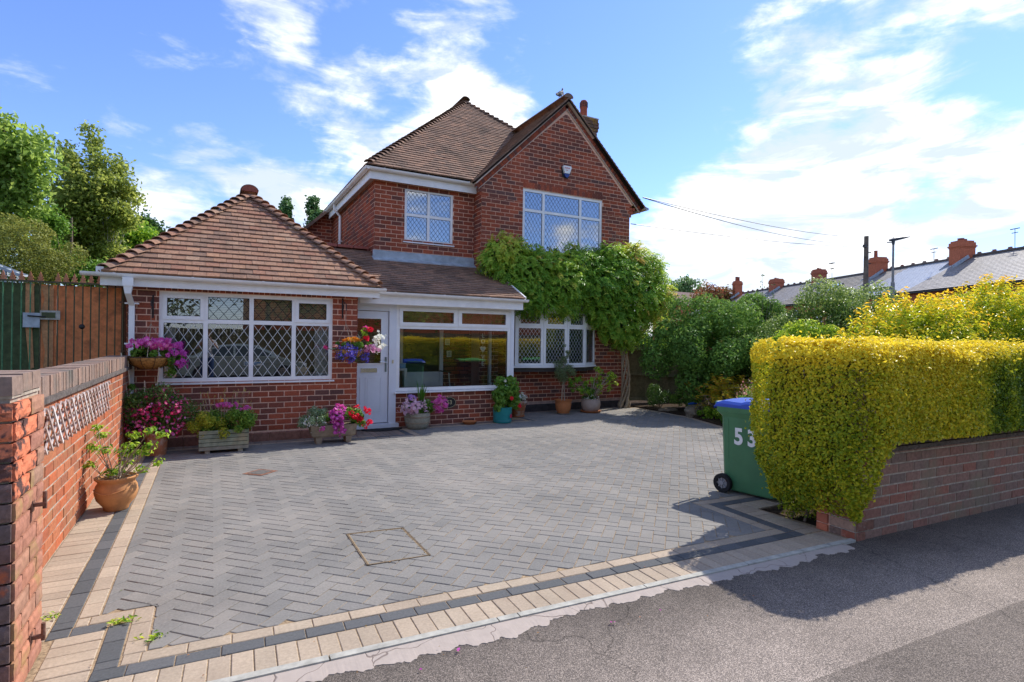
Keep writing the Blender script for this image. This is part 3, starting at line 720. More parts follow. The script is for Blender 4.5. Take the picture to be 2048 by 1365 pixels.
# corbelled kneelers and gable brickwork
for i, (z, e) in enumerate(((4.62, .05), (4.705, .11), (4.79, .17))):
    brickwork(WM, None, hstuff, -e, MW+e, z, z+COURSE, [upw], course=COURSE)
sl = (GAP[1]-4.86)/(2.29)
RK = .17
brickwork(WM, None, hstuff, -.2, 4.3, 4.876, 7.0, [upw], clip=[(-.03, 4.876), (4.10, 4.876), (GAP[0], GAP[1]-RK-.08)])
soldiers(WM, hstuff, 1.0, 3.17, 4.945, .125)
for sgn in (-1, 1):       # bricks on the rake, square to the slope
    a = Vector((GAP[0]+sgn*2.27, 4.86)); b = Vector((GAP[0], GAP[1]-.02)); d = (b-a); Ln = d.length; d.normalize(); nn = Vector((-d.y, d.x))*(1 if sgn < 0 else -1)
    nn = -nn
    if nn.y > 0: nn = -nn
    t = 0
    while t < Ln-.05:
        t1 = min(t+.066, Ln); q = [a+d*t, a+d*t1, a+d*t1+nn*.112, a+d*t+nn*.112]; t += .076
        q = [tuple(v) for v in q]; q = q if area(q) > 0 else q[::-1]
        hstuff.rv = brnd.random()*.98+.01; b0 = len(hstuff.v); hstuff.v += [WM.p(x, z, -.01) for x, z in q]+[WM.p(x, z, .013) for x, z in q]
        for i in range(4): j = (i+1) % 4; hstuff.face((b0+i, b0+j, b0+4+j, b0+4+i))
        hstuff.face((b0+4, b0+5, b0+6, b0+7))
# verge mortar / undercloak
vg = MB()
for sgn in (-1, 1):
    a = Vector((5.0+GAP[0]+sgn*2.29, 10.705, 4.845)); b = Vector((5.0+GAP[0], 10.705, GAP[1]-.0))
    vg.beam(a, b, .10, .022, up=Vector((sgn*.69, 0, .72)))
    o = Vector((-sgn*.092, 0, -.082))*1.02
    vg.beam(a+o+Vector((0, .03, 0)), b+o*.2+Vector((0, .03, -.135)), .03, .012, up=Vector((sgn*.69, 0, .72)))
add('verge_mortar', vg, plain('verge_mortar', (.55, .44, .36), .95, .1, ns=15, namt=.25), house)
dpc = MB(); dpc.box(5.3, 9.02, 10.70, 10.76, .0, .155); add('plinth_render', dpc, plain('plinth_dark', (.055, .045, .045), .9, .2, ns=10, namt=.4), house)
dp2 = MB(); dp2.box(5.3, 9.015, 10.728, 10.76, .155, .215); add('plinth_band', dp2, plain('plinth_band', (.38, .25, .20), .9, .2, ns=10, namt=.3), house)
# right return and pier return
brickwork(Wall(9.0, 10.75, pi/2), None, hstuff, 0, 3.2, 0, 4.8); 
rt = MB(); backing(Wall(9.0, 10.99, pi/2), 0, 9.0, -.1, 4.75, mb=rt); add('right_wall', rt, M['mortar'], house)
# pier: the gable wall's left return, seen edge on
brickwork(Wall(5.0, 11.1, -pi/2), None, hstuff, 0, .35, 2.6, 4.86, rough=.001)
pr = MB(); pr.box(5.003, 5.2, 10.76, 11.1, 2.4, 4.86); pr.box(5.0-.0, 5.24, 10.99, 11.3, -.1, 2.6); add('pier', pr, M['mortar'], house)
# upper wall left of the gable, and the long flank
WU = Wall(2.83, 11.1); uw = (.61, 1.67, 3.575, 4.655)
ub = backing(WU, 0, 2.17, 2.4, 4.9, [uw]); upper = add('upper_wall', ub, M['mortar'], house)
brickwork(WU, None, hstuff, 0, 2.17, 2.92, 4.86, [uw]); 
WF = Wall(2.83, 15.5, -pi/2); fb = backing(WF, 0, 4.4-.24, 2.0, 4.9); add('flank_wall', fb, M['mortar'], house)
brickwork(WF, None, hstuff, 0, 4.4, 2.92, 4.86)
WW = Wall(1.2, 15.5); wb = MB(); wb.prism([WW.p(u, z, 0) for u, z in [(0, 2), (2.0, 2), (2.0, 4.9), (1.45, 4.9), (0, 3.55)]], (0, .24, 0)); add('rear_wing_wall', wb, M['mortar'], house)
brickwork(WW, None, hstuff, 0, 1.63, 2.4, 5.2, clip=[(0, 2), (1.63, 2), (1.63, 4.85), (1.44, 4.84), (0, 3.5)])
bkw = MB(); bkw.box(2.83, 9.0, 19.7, 19.95, -.1, 4.8); bkw.box(-1.0, 2.8, 14.0, 14.2, -.1, 2.4); bkw.box(2.84, 3.05, 11.1+.25, 15.2, -.1, 3.0); add('back_wall', bkw, M['mortar'], house)
bw = add('brickwork', hstuff, M['brick'], house, kind='stuff')

# ------------------------------------------------------------------ windows
def lattice(mb, x0, x1, z0, z1, y, dx, dz, w=.006, pf=None):
    """diamond lead cames clipped to the pane; pf maps (x,z,depth)->3D"""
    pf = pf or (lambda x, z, d: (x, y-d, z)); W_, H_ = x1-x0, z1-z0; s = dz/dx
    nx = max(2, round(W_/dx)); dx = W_/nx; nz = max(2, round(H_/dz)); dz = H_/nz; s = dz/dx
    k = -nz*2
    while k < nx+nz*2:
        for sg in (1, -1):
            # line x = x0 + k*dx + t, z = z0 + sg*s*t (from bottom for sg>0, from top for sg<0)
            xa = x0+k*dx; ta = max(0, x0-xa); tb = min(H_/s, x1-xa)
            if tb-ta > .003:
                za = z0+s*ta if sg > 0 else z1-s*ta; zb = z0+s*tb if sg > 0 else z1-s*tb
                A = Vector((xa+ta, za)); B = Vector((xa+tb, zb)); d = (B-A).normalized(); n_ = Vector((-d.y, d.x))*w/2
                mb.poly([pf(q.x, q.y, .003 if sg > 0 else .0045) for q in (A+n_, B+n_, B-n_, A-n_)][::1])
        k += 1
def window(name, parent, w, u0, u1, z0, z1, cols, rows, rec=.06, fr=.055, mul=.06, openers=(), lead=None, ldx=.085, ldz=.14, glassm='glass', sill=None, fm='upvc', curtain=None, outer=True, room=None, leadw=.006):
    """cols: interior boundaries (u); rows: interior boundaries (z). Members butt end to end."""
    root = MB(); d0, d1 = -rec, -rec-.06      # outward face .. back
    def bar(a, b, c, d, f=d0, bk=d1, mb=root):
        mb.hexa([w.p(a, c, f), w.p(b, c, f), w.p(b, c, bk), w.p(a, c, bk), w.p(a, d, f), w.p(b, d, f), w.p(b, d, bk), w.p(a, d, bk)])
    bar(u0, u1, z1-fr, z1); bar(u0, u1, z0, z0+fr); bar(u0, u0+fr, z0+fr, z1-fr); bar(u1-fr, u1, z0+fr, z1-fr)
    ce = [u0+fr]+[c for x in cols for c in (x-mul/2, x+mul/2)]+[u1-fr]; re = [z0+fr]+[c for x in rows for c in (x-mul/2, x+mul/2)]+[z1-fr]
    for x in rows: bar(u0+fr, u1-fr, x-mul/2, x+mul/2)
    for x in cols:
        for j in range(0, len(re), 2): bar(x-mul/2, x+mul/2, re[j], re[j+1])
    wn = add(name, root, M[fm], parent)
    for j in range(0, len(re), 2):
        for i in range(0, len(ce), 2):
            a, b, c, d = ce[i], ce[i+1], re[j], re[j+1]
            if (i//2, j//2) in openers:
                sm = MB(); s = .052; f = d0+.014; o_ = .012
                bar(a-o_, b+o_, d-s+o_, d+o_, f, d0+.001, sm); bar(a-o_, b+o_, c-o_, c+s-o_, f, d0+.001, sm); bar(a-o_, a+s-o_, c+s-o_, d-s+o_, f, d0+.001, sm); bar(b-s+o_, b+o_, c+s-o_, d-s+o_, f, d0+.001, sm)
                add('sash', sm, M[fm], wn); a += s-o_; b -= s-o_; c += s-o_; d -= s-o_
            g_ = MB(); gd = d0-.02; g_.poly([w.p(a, c, gd), w.p(b, c, gd), w.p(b, d, gd), w.p(a, d, gd)]); add('pane', g_, M[glassm], wn)
            sl_ = MB(); t = .006
            for q in ((a, b, d-t, d), (a, b, c, c+t), (a, a+t, c+t, d-t), (b-t, b, c+t, d-t)): bar(*q, gd+.004, gd+.0005, sl_)
            add('seal', sl_, M['seal'], wn)
            if lead and lead(i//2, j//2):
                lm = MB(); lattice(lm, a, b, c, d, 0, ldx, ldz if j == 0 or len(re) < 4 else ldz, leadw, pf=lambda x, z, dd: w.p(x, z, gd+dd)); add('leading', lm, M[lead(i//2, j//2)], wn)
    if sill:
        s_ = MB(); a, b = u0-.03, u1+.03
        s_.hexa([w.p(a, z0-.035, .035), w.p(b, z0-.035, .035), w.p(b, z0-.035, -.1), w.p(a, z0-.035, -.1), w.p(a, z0-.012, .035), w.p(b, z0-.012, .035), w.p(b, z0-.001, -.1), w.p(a, z0-.001, -.1)])
        add('sill', s_, M[sill], wn)
    return wn
def room(w, u0, u1, z0, z1, depth, mat='room', name='room_lining', parent=None, dd=.02):
    mb = MB(); f = -.16-dd
    for q in ([(u0, z0, f), (u1, z0, f), (u1, z0, -depth), (u0, z0, -depth)], [(u0, z1, f), (u0, z1, -depth), (u1, z1, -depth), (u1, z1, f)], [(u0, z0, f), (u0, z0, -depth), (u0, z1, -depth), (u0, z1, f)],
              [(u1, z0, f), (u1, z1, f), (u1, z1, -depth), (u1, z0, -depth)], [(u0, z0, -depth), (u1, z0, -depth), (u1, z1, -depth), (u0, z1, -depth)]):
        mb.poly([w.p(*v) for v in q])
    return add(name, mb, M[mat], parent or house)
o = 1.02
gwn = window('garage_window', gw, WG, gwin[0], gwin[1], gwin[2], gwin[3], [-.075+o, .53+o, 1.13+o], [1.79], rec=.025, openers=[(0, 1), (3, 1)], ldx=.125, ldz=.19, lead=lambda i, j: 'lead_lit' if j == 0 else 'lead_dark', sill='upvc', leadw=.0075)
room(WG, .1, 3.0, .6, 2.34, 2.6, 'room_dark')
bl = MB()
for i in range(13): z = 1.83+i*.026; bl.box(-.6, 1.66, 9.385, 9.40, z, z+.02)
add('blind', bl, M['blind'], gwn)
def drape(x0, x1, y, z0, z1, n=14, amp=.012, mb=None):
    mb = mb or MB(); 
    for i in range(n):
        a = x0+(x1-x0)*i/n; b = x0+(x1-x0)*(i+1)/n; ya = y+amp*(1 if i % 2 else -1); yb = y+amp*(-1 if i % 2 else 1)
        mb.poly([(a, ya, z0), (b, yb, z0), (b, yb, z1), (a, ya, z1)])
    return mb
cu = drape(-.58, -.46, 9.42, .97, 1.84); drape(1.46, 1.66, 9.42, .97, 1.84, mb=cu); add('curtain', cu, M['curtain'], gwn)
gs = MB(); gs.box(-.64, 1.70, 9.36, 9.55, .93, .955); add('window_board', gs, M['upvc'], gwn)
# things on the garage window board
wc = thing('wooden_crate', 'small tan wooden box standing inside the garage window', 'box', (1.28, 9.5, .955))
wcb = MB(); wcb.box(1.20, 1.37, 9.43, 9.53, .956, 1.09); add('crate_body', wcb, plain('pale_wood', (.42, .26, .13), .7, .3, ns=20, namt=.3), wc)
wcl = MB(); wcl.box(1.19, 1.38, 9.42, 9.54, 1.09, 1.105); add('lid', wcl, plain('pale_wood_lid', (.50, .32, .17), .7, .3, ns=20, namt=.3), wc)

uwn = window('upper_window', upper, WU, *uw, [1.13], [4.12], rec=.015, fr=.05, mul=.055, ldx=.095, ldz=.13, lead=lambda i, j: 'lead_dark', glassm='glass_up', sill='upvc')
room(WU, .3, 2.1, 3.2, 4.85, 1.6, 'room'); cu = drape(3.46, 4.49, 11.32, 3.6, 4.65, 40, .01); add('curtain', cu, M['curtain'], uwn)
gwn2 = window('gable_window', mainw, WM, *upw, [1.545, 2.55], [4.46], openers=[], rec=.015, fr=.06, mul=.06, ldx=.098, ldz=.145, lead=lambda i, j: 'lead_dark', glassm='glass_up', sill='upvc', leadw=.005)
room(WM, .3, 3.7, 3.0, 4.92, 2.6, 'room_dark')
# bow window: four angled lights
bow = [(5.72, 10.46), (6.33, 10.33), (6.93, 10.31), (7.50, 10.42), (7.97, 10.70)]
bwm = MB(); 
for (a, b) in ((5.68, 5.74),): bwm.box(5.70, 5.75, 10.46, 10.74, 1.03, 2.26)
bowobj = add('bow_window', bwm, M['upvc'], mainw)
for i in range(4):
    a, b = bow[i], bow[i+1]; ang = atan2(b[1]-a[1], b[0]-a[0]); L_ = sqrt((b[0]-a[0])**2+(b[1]-a[1])**2); wv = Wall(a[0], a[1], ang)
    gl = MB()
    def bb(u0, u1, z0, z1, f=0, bk=-.06, mb=gl): mb.hexa([wv.p(u0, z0, f), wv.p(u1, z0, f), wv.p(u1, z0, bk), wv.p(u0, z0, bk), wv.p(u0, z1, f), wv.p(u1, z1, f), wv.p(u1, z1, bk), wv.p(u0, z1, bk)])
    t = .055; e = .004
    bb(e, L_-e, 1.03, 1.03+t); bb(e, L_-e, 2.26-t, 2.26); bb(e, e+t, 1.03+t, 2.26-t); bb(L_-e-t, L_-e, 1.03+t, 2.26-t); bb(e+t, L_-e-t, 1.84, 1.90)
    # opener sash, proud
    s = .045; x0, x1, z0, z1 = e+t-.01, L_-e-t+.01, 1.895, 2.215
    bb(x0, x1, z1-s, z1, .012, .001); bb(x0, x1, z0, z0+s, .012, .001); bb(x0, x0+s, z0+s, z1-s, .012, .001); bb(x1-s, x1, z0+s, z1-s, .012, .001)
    lightf = add('light_frame', gl, M['upvc'], mainw)
    for (c, d, uu, vv) in ((1.085, 1.84, e+t, L_-e-t), (1.895+s, 2.215-s, x0+s, x1-s)):
        p_ = MB(); p_.poly([wv.p(uu, c, -.02), wv.p(vv, c, -.02), wv.p(vv, d, -.02), wv.p(uu, d, -.02)]); add('pane', p_, M['glass'], lightf)
        lm = MB(); lattice(lm, uu, vv, c, d, 0, .085, .13, .0065, pf=lambda x, z, dd, wv=wv: wv.p(x, z, -.02+dd)); add('leading', lm, M['lead_lit'], lightf)
sl = MB(); top = [(x, y-.06, 1.03) for x, y in bow]+[(8.0, 10.75, 1.03), (5.64, 10.75, 1.03)]; top[0] = (5.62, 10.43, 1.03); sl.prism([(x, y, .99) for x, y, z in top], (0, 0, .036)); add('bow_sill', sl, M['upvc'], mainw)
bt = MB(); bt.prism([(x, y-.05, 2.262) for x, y in bow]+[(8.0, 10.75, 2.262), (5.68, 10.75, 2.262)], (0, 0, .12)); add('bow_head', bt, M['upvc'], mainw)
bu = MB(); bu.prism([(x, y+.03, .90) for x, y in bow]+[(7.99, 10.75, .90), (5.70, 10.75, .90)], (0, 0, .088)); add('bow_underside', bu, plain('bow_base', (.06, .055, .05), .8), mainw)
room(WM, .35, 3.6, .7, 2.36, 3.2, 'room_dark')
# window ornaments seen through the bow lights
vz = thing('flower_vase', 'round vase of pale flowers inside the bow window', 'vase', (7.18, 10.62, 1.03))
add('vase_body', MB().lathe([(.03, 0), (.055, .05), (.05, .12), (.025, .18)], (7.18, 10.66, 1.03), 14), plain('vase', (.10, .14, .14), .3), vz, smooth=True)
P, N = blob_pts([((7.18, 10.66, 1.33), (.10, .08, .08))], 120); flowers('blossom', P, N, [plain('dry_flower', (.62, .42, .28), .8), M['gold']], vz, .045)

# ------------------------------------------------------------------ porch: door, big window, posts
porch = add('porch_frame', MB().box(2.0, 5.30, 9.70, 9.82, 2.185, 2.30), M['upvc'], house)
pfm = MB(); 
pfm.box(2.765, 2.895, 9.715, 9.80, .075, 2.185)        # jamb right of the door
pfm.box(1.86, 2.765, 9.72, 9.80, 2.06, 2.185)          # head over the door
add('jamb', pfm, M['upvc_door'], porch); pfm = MB(); pfm.box(5.19, 5.27, 9.72, 9.80, .61, 2.185); add('corner_post', pfm, M['upvc_door'], porch)
st = MB(); st.box(1.90, 2.93, 9.62, 9.80, .02, .085); add('door_sill', st, M['upvc_door'], porch)
drm = MB(); X0, X1, Z0, Z1, YD = 1.88, 2.755, .10, 2.05, 9.745
def rect_ring(mb, x0, x1, z0, z1, t, y0, y1):
    mb.box(x0, x1, y0, y1, z1-t, z1); mb.box(x0, x1, y0, y1, z0, z0+t); mb.box(x0, x0+t, y0, y1, z0+t, z1-t); mb.box(x1-t, x1, y0, y1, z0+t, z1-t)
drm.box(X0, X0+.11, YD, YD+.045, Z0, Z1); drm.box(X1-.11, X1, YD, YD+.045, Z0, Z1); drm.box(X0+.11, X1-.11, YD, YD+.045, 1.94, Z1); drm.box(X0+.11, X1-.11, YD+.002, YD+.045, Z0, 1.12)
door = add('front_door', drm, M['upvc_door'], porch)
bd = MB(); rect_ring(bd, X0+.11, X1-.11, 1.12, 1.94, .022, YD-.010, YD+.001); add('glazing_bead', bd, M['upvc'], door)
dg = MB(); dg.poly([(X0+.13, YD+.01, 1.14), (X1-.13, YD+.01, 1.14), (X1-.13, YD+.01, 1.92), (X0+.13, YD+.01, 1.92)]); add('pane', dg, M['glass'], door)
for (a, b) in ((X0+.12, 2.28), (2.36, X1-.12)):
    pn = MB(); rect_ring(pn, a, b, .30, .90, .012, YD-.006, YD+.001); pn.prism([(a+.035, YD-.004, .335), (b-.035, YD-.004, .335), (b-.035, YD-.004, .865), (a+.035, YD-.004, .865)], (0, .005, 0)); add('door_panel', pn, M['upvc_door'], door)
lb = MB(); lb.box(2.28, 2.56, YD-.012, YD, .985, 1.055); lb.box(2.295, 2.545, YD-.02, YD-.013, 1.0, 1.04); add('letterbox', lb, M['chrome'], door)
hd = MB(); hd.box(2.700, 2.728, YD-.012, YD, .99, 1.25); add('handle_plate', hd, plain('dark_steel', (.16, .2, .2), .4, .5, metal=.6), door)
hd = MB(); hd.tube([(2.714, YD-.012, 1.16), (2.714, YD-.045, 1.16), (2.60, YD-.045, 1.165)], .008, 8); add('handle', hd, M['chrome'], door)
bel = MB(); bel.box(2.82, 2.845, 9.70, 9.714, 1.14, 1.20); add('bell_push', bel, M['gold'], porch)
WPW = Wall(2.895, 9.73)
pm = MB(); rect_ring(pm, 2.897, 5.188, .64, 2.183, .06, 9.725, 9.79); pm.box(2.957, 5.128, 9.726, 9.79, 1.755, 1.82); pm.box(4.04, 4.09, 9.726, 9.79, 1.82, 2.123)
pwn = add('porch_window', pm, M['upvc'], porch)
for (a, b) in ((2.945, 4.045), (4.085, 5.14)):
    sm = MB(); rect_ring(sm, a, b, 1.81, 2.135, .062, 9.708, 9.7245); add('sash', sm, M['upvc'], pwn)
    g_ = MB(); g_.poly([(a+.06, 9.74, 1.87), (b-.06, 9.74, 1.87), (b-.06, 9.74, 2.075), (a+.06, 9.74, 2.075)]); add('pane', g_, M['glass'], pwn)
    bm = MB()
    for k in range(26): bm.box(a+.03, b-.03, 9.93, 9.942, 1.80+k*.0145, 1.80+k*.0145+.011)
    add('bamboo_blind', bm, M['bamboo'], pwn)
g_ = MB(); g_.poly([(2.957, 9.745, .70), (5.128, 9.745, .70), (5.128, 9.745, 1.755), (2.957, 9.745, 1.755)]); add('pane', g_, M['glass'], pwn)
sl_ = MB(); rect_ring(sl_, 2.957, 5.128, .70, 1.755, .007, 9.737, 9.744); add('seal', sl_, M['seal'], pwn)
sl = MB(); sl.hexa([(2.86, 9.665, .605), (5.30, 9.665, .605), (5.30, 9.8, .605), (2.86, 9.8, .605), (2.86, 9.665, .625), (5.30, 9.665, .625), (5.30, 9.8, .64), (2.86, 9.8, .64)]); add('sill', sl, M['upvc'], pwn)
# side light of the porch
sd = MB(); sd.box(5.19, 5.26, 9.80, 9.86, .61, 2.3); sd.box(5.19, 5.26, 10.68, 10.74, .61, 2.3); sd.box(5.19, 5.26, 9.86, 10.68, .61, .67); sd.box(5.19, 5.26, 9.86, 10.68, 2.2, 2.3); sd.prism([(5.20, 9.74, 2.3), (5.20, 10.74, 2.3), (5.20, 10.74, 2.98)], (.06, 0, 0)); add('side_frame', sd, M['upvc'], porch)
sg = MB(); sg.poly([(5.22, 9.86, .67), (5.22, 10.68, .67), (5.22, 10.68, 2.2), (5.22, 9.86, 2.2)]); add('side_pane', sg, M['glass'], porch)
# porch interior: floor, brick back wall, white door frame, shelf, blinds
pi_ = MB(); pi_.box(2.12, 5.18, 9.83, 11.08, -.02, .06); add('porch_floor', pi_, plain('porch_floor', (.22, .17, .14), .7), porch)
pst = MB(); brickwork(Wall(2.34, 11.09), None, pst, 0, 2.62, .06, 2.25, [(1.0, 1.95, 0, 2.1)], mat='brick'); brickwork(Wall(2.34, 9.85, pi/2), None, pst, 0, 1.2, .06, 2.25)
add('porch_brickwork', pst, M['brick'], porch, kind='stuff')
pci = MB(); pci.box(2.12, 5.18, 9.84, 11.08, 2.27, 2.29); add('porch_ceiling', pci, plain('porch_ceiling', (.5, .46, .4), .8), porch)
pd = MB(); pd.box(3.34, 3.42, 11.02, 11.08, .06, 2.1); pd.box(4.21, 4.29, 11.02, 11.08, .06, 2.1); pd.box(3.42, 4.21, 11.02, 11.08, 2.02, 2.1); pd.box(3.42, 4.21, 11.03, 11.07, .06, .9); add('inner_door', pd, M['upvc'], porch)
pp = MB(); pp.poly([(3.42, 11.05, .9), (4.21, 11.05, .9), (4.21, 11.05, 2.02), (3.42, 11.05, 2.02)]); add('inner_pane', pp, M['room_dark'], porch)
shf = MB(); shf.box(2.55, 3.25, 10.2, 10.5, .98, 1.02); shf.box(3.2, 3.25, 10.2, 10.5, .06, .98); add('shelf', shf, M['upvc'], porch)
# roof timbers and ceilings over rooms so that no light leaks
lk = MB(); lk.box(-.98, 2.08, 9.3, 13.9, 2.345, 2.358); lk.box(2.9, 8.95, 11.4, 19.6, 4.80, 4.84); add('ceiling', lk, M['room'], house)

# hanging letters and heart behind the porch pane
lv = thing('love_sign', 'pale hanging letters with a white heart inside the porch window', 'hanging sign', (4.66, 9.86, 1.80))
M['cream'] = plain('cream_paint', (.75, .72, .62), .6)
for ch, z in (('L', 1.655), ('O', 1.545), ('V', 1.24), ('E', 1.11)): text('letter', ch, .115, (4.66, 9.86, z), (pi/2, 0, 0), M['cream'], lv, .004, offset=.001)
hm = MB(); pts = []
for i in range(28):
    t = 2*pi*i/28; pts.append((4.66+.0058*16*sin(t)**3*.62, 9.856, 1.40+.0058*(13*cos(t)-5*cos(2*t)-2*cos(3*t)-cos(4*t))*.72))
hm.prism(pts, (0, .012, 0)); ht = add('heart', hm, M['white'], lv)
hm = MB(); hm.prism([(4.66+(x-4.66)*.6, 9.852, 1.405+(z-1.405)*.6) for x, y, z in pts], (0, .003, 0)); add('heart_inlay', hm, plain('grey_blue', (.45, .58, .66), .6), ht)
cd = MB(); cd.tube([(4.66, 9.865, 1.05), (4.66, 9.865, 2.1)], .0018, 4); add('cord', cd, M['cream'], lv)
def trinket(name, label, cat, x, y, z, build, mat): t = thing(name, label, cat, (x, y, z)); add('body', build, mat, t); return t
t = thing('spray_can', 'white spray can on the shelf inside the porch, left', 'can', (2.98, 10.3, 1.02)); add('can_body', MB().lathe([(.03, 0), (.03, .16), (.014, .18), (.014, .21), (0, .21)], (2.98, 10.3, 1.021), 12), M['white'], t, smooth=True, sharp=40); add('cap', MB().lathe([(.0145, 0), (.0145, .03), (0, .03)], (2.98, 10.3, 1.232), 10), plain('grey_cap', (.3, .35, .45), .5), t)
t = thing('plastic_tub', 'pale blue plastic tub on the porch shelf', 'tub', (3.14, 10.32, 1.02)); tb = MB(); tb.box(3.05, 3.24, 10.26, 10.42, 1.021, 1.10); add('tub_body', tb, plain('blue_plastic', (.25, .45, .75), .4), t); tb = MB(); tb.box(3.045, 3.245, 10.255, 10.425, 1.10, 1.115); add('lid', tb, plain('pale_plastic', (.55, .68, .8), .4), t)
for k, (xx, zz, lab) in enumerate(((4.36, 1.52, 'upper small pale picture frame on the porch side wall'), (4.40, 1.27, 'lower small pale picture frame on the porch side wall'))):
    t = thing('picture_frame', lab, 'picture frame', (xx, 10.98, zz)); pf = MB(); rect_ring(pf, xx-.05, xx+.05, zz-.065, zz+.065, .015, 10.96, 10.985); add('frame', pf, M['cream'], t); pf = MB(); pf.box(xx-.035, xx+.035, 10.972, 10.985, zz-.05, zz+.05); add('picture', pf, plain('picture', (.4, .42, .36), .6), t)
t = thing('walking_stick', 'pale stick with a dark handle leaning inside the porch', 'stick', (4.1, 10.2, .06)); sk = MB(); sk.tube([(4.14, 10.1, .07), (4.05, 10.1, .93)], .012, 6); add('shaft', sk, M['cream'], t); sk = MB(); sk.tube([(3.86, 10.1, .97), (4.05, 10.1, .945), (4.10, 10.1, .93)], .014, 6); add('handle', sk, M['black'], t)
t = thing('candle_jar', 'white jar on the porch window board, far right', 'jar', (4.86, 9.83, .70)); add('jar_body', MB().lathe([(.035, 0), (.04, .04), (.035, .07), (0, .07)], (4.82, 9.85, .665), 14), M['white'], t, smooth=True)
wb_ = MB(); wb_.box(2.92, 5.15, 9.80, 9.93, .64, .662); add('window_board', wb_, M['upvc'], pwn)
# ------------------------------------------------------------------ roofs
trnd = random.Random(77)
class Slope:
    """roof plane: origin on the eave, u along the eave, v up the slope"""
    def __init__(s, o, u, v):
        s.o = Vector(o); s.u = Vector(u).normalized(); v = Vector(v); s.v = (v-s.u*v.dot(s.u)).normalized(); s.n = s.u.cross(s.v).normalized()
        if s.n.z < 0: s.n = -s.n
    def p(s, a, b, h=0.0): return s.o+s.u*a+s.v*b+s.n*h
    def uv(s, p): d = Vector(p)-s.o; return (d.dot(s.u), d.dot(s.v))
def tiles(sl, pts3, stuff, parent=None, indiv=0, gauge=.115, wid=.168, th=.013, mi=0, mat='tile', drop=0.03):
    poly = [sl.uv(p) for p in pts3]; poly = poly if area(poly) > 0 else poly[::-1]
    us = [p[0] for p in poly]; vs = [p[1] for p in poly]; v = min(vs)-drop; row = 0; n = 0
    while v < max(vs):
        u = min(us)-wid-(wid/2 if row % 2 else 0)+trnd.uniform(-.006, .006); h1 = th; L_ = gauge+.02
        while u < max(us):
            q = clip_poly(poly if drop == 0 else [(x, y-(drop if abs(y-min(vs)) < .02 else 0)) for x, y in poly], [(u+.0018, v), (u+wid-.0018, v), (u+wid-.0018, v+L_), (u+.0018, v+L_)]); u += wid
            if len(q) < 3 or abs(area(q)) < .0015: continue
            if area(q) < 0: q = q[::-1]
            lift = trnd.uniform(-.0015, .003); tw = trnd.uniform(-.0012, .0012)
            def hh(x, y): return th+lift-(y-v)/L_*(th-.001)+tw*(x-u)/wid*2
            if n < indiv and len(q) == 4 and area(q) > .019:
                mb = MB(); c = sl.p(sum(x for x, y in q)/4, sum(y for x, y in q)/4)
                mb.v = [tuple(sl.p(x, y, -.008)-c) for x, y in q]+[tuple(sl.p(x, y, hh(x, y))-c) for x, y in q]
                for i in range(4): j = (i+1) % 4; mb.face((i, j, 4+j, 4+i))
                mb.face((4, 5, 6, 7)); inst('tile', mb.mesh('tile', M[mat]), c, parent); n += 1
            else:
                stuff.rv = trnd.random()*.98+.01; stuff.mi = mi; b = len(stuff.v); m_ = len(q)
                stuff.v += [tuple(sl.p(x, y, -.008)) for x, y in q]+[tuple(sl.p(x, y, hh(x, y))) for x, y in q]
                for i in range(m_): j = (i+1) % m_; stuff.face((b+i, b+j, b+m_+j, b+m_+i))
                stuff.face([b+m_+i for i in range(m_)])
        v += gauge; row += 1
    return n
def deck(pts, th=.05):
    mb = MB(); n_ = (Vector(pts[1])-Vector(pts[0])).cross(Vector(pts[2])-Vector(pts[0])).normalized()
    if n_.z < 0: n_ = -n_
    mb.prism([Vector(p)-n_*.012 for p in pts], -n_*th); return mb
def bonnets(a, b, parent, step, r=.095, L_=.20, mat='tile', name='hip_tile'):
    """curved hip tiles lapping up from a to b, each an object"""
    a = Vector(a); b = Vector(b); d = (b-a); Ln = d.length; d.normalize(); side = d.cross(Vector((0, 0, 1))).normalized(); up = side.cross(d).normalized()
    mb = MB(); K = 7
    for (t, rr, h) in ((0, r*1.12, .050), (L_, r*.82, .008)):
        for th_ in (0, .012):
            for k in range(K+1):
                an = pi*(.06+.88*k/K); q = d*t+side*cos(an)*(rr+th_)+up*(sin(an)*(rr*.62+th_)-.035+h); mb.v.append(tuple(q-up*.035))
    n1 = K+1
    for k in range(K):
        mb.face((n1+k, n1+k+1, 3*n1+k+1, 3*n1+k)); mb.face((k, n1+k, n1+k+1, k+1)[::-1]); mb.face((k, k+1, 2*n1+k+1, 2*n1+k))
        mb.face((2*n1+k, 2*n1+k+1, 3*n1+k+1, 3*n1+k))
    mb.face((0, n1, 3*n1, 2*n1)); mb.face((K, n1+K, 3*n1+K, 2*n1+K))
    me = mb.mesh(name, M[mat]); t = 0
    while t < Ln-.05:
        o = inst(name, me, a+d*t+up*trnd.uniform(-.003, .004), parent, rot=(trnd.uniform(-.02, .02), trnd.uniform(-.02, .02), trnd.uniform(-.02, .02))); t += step
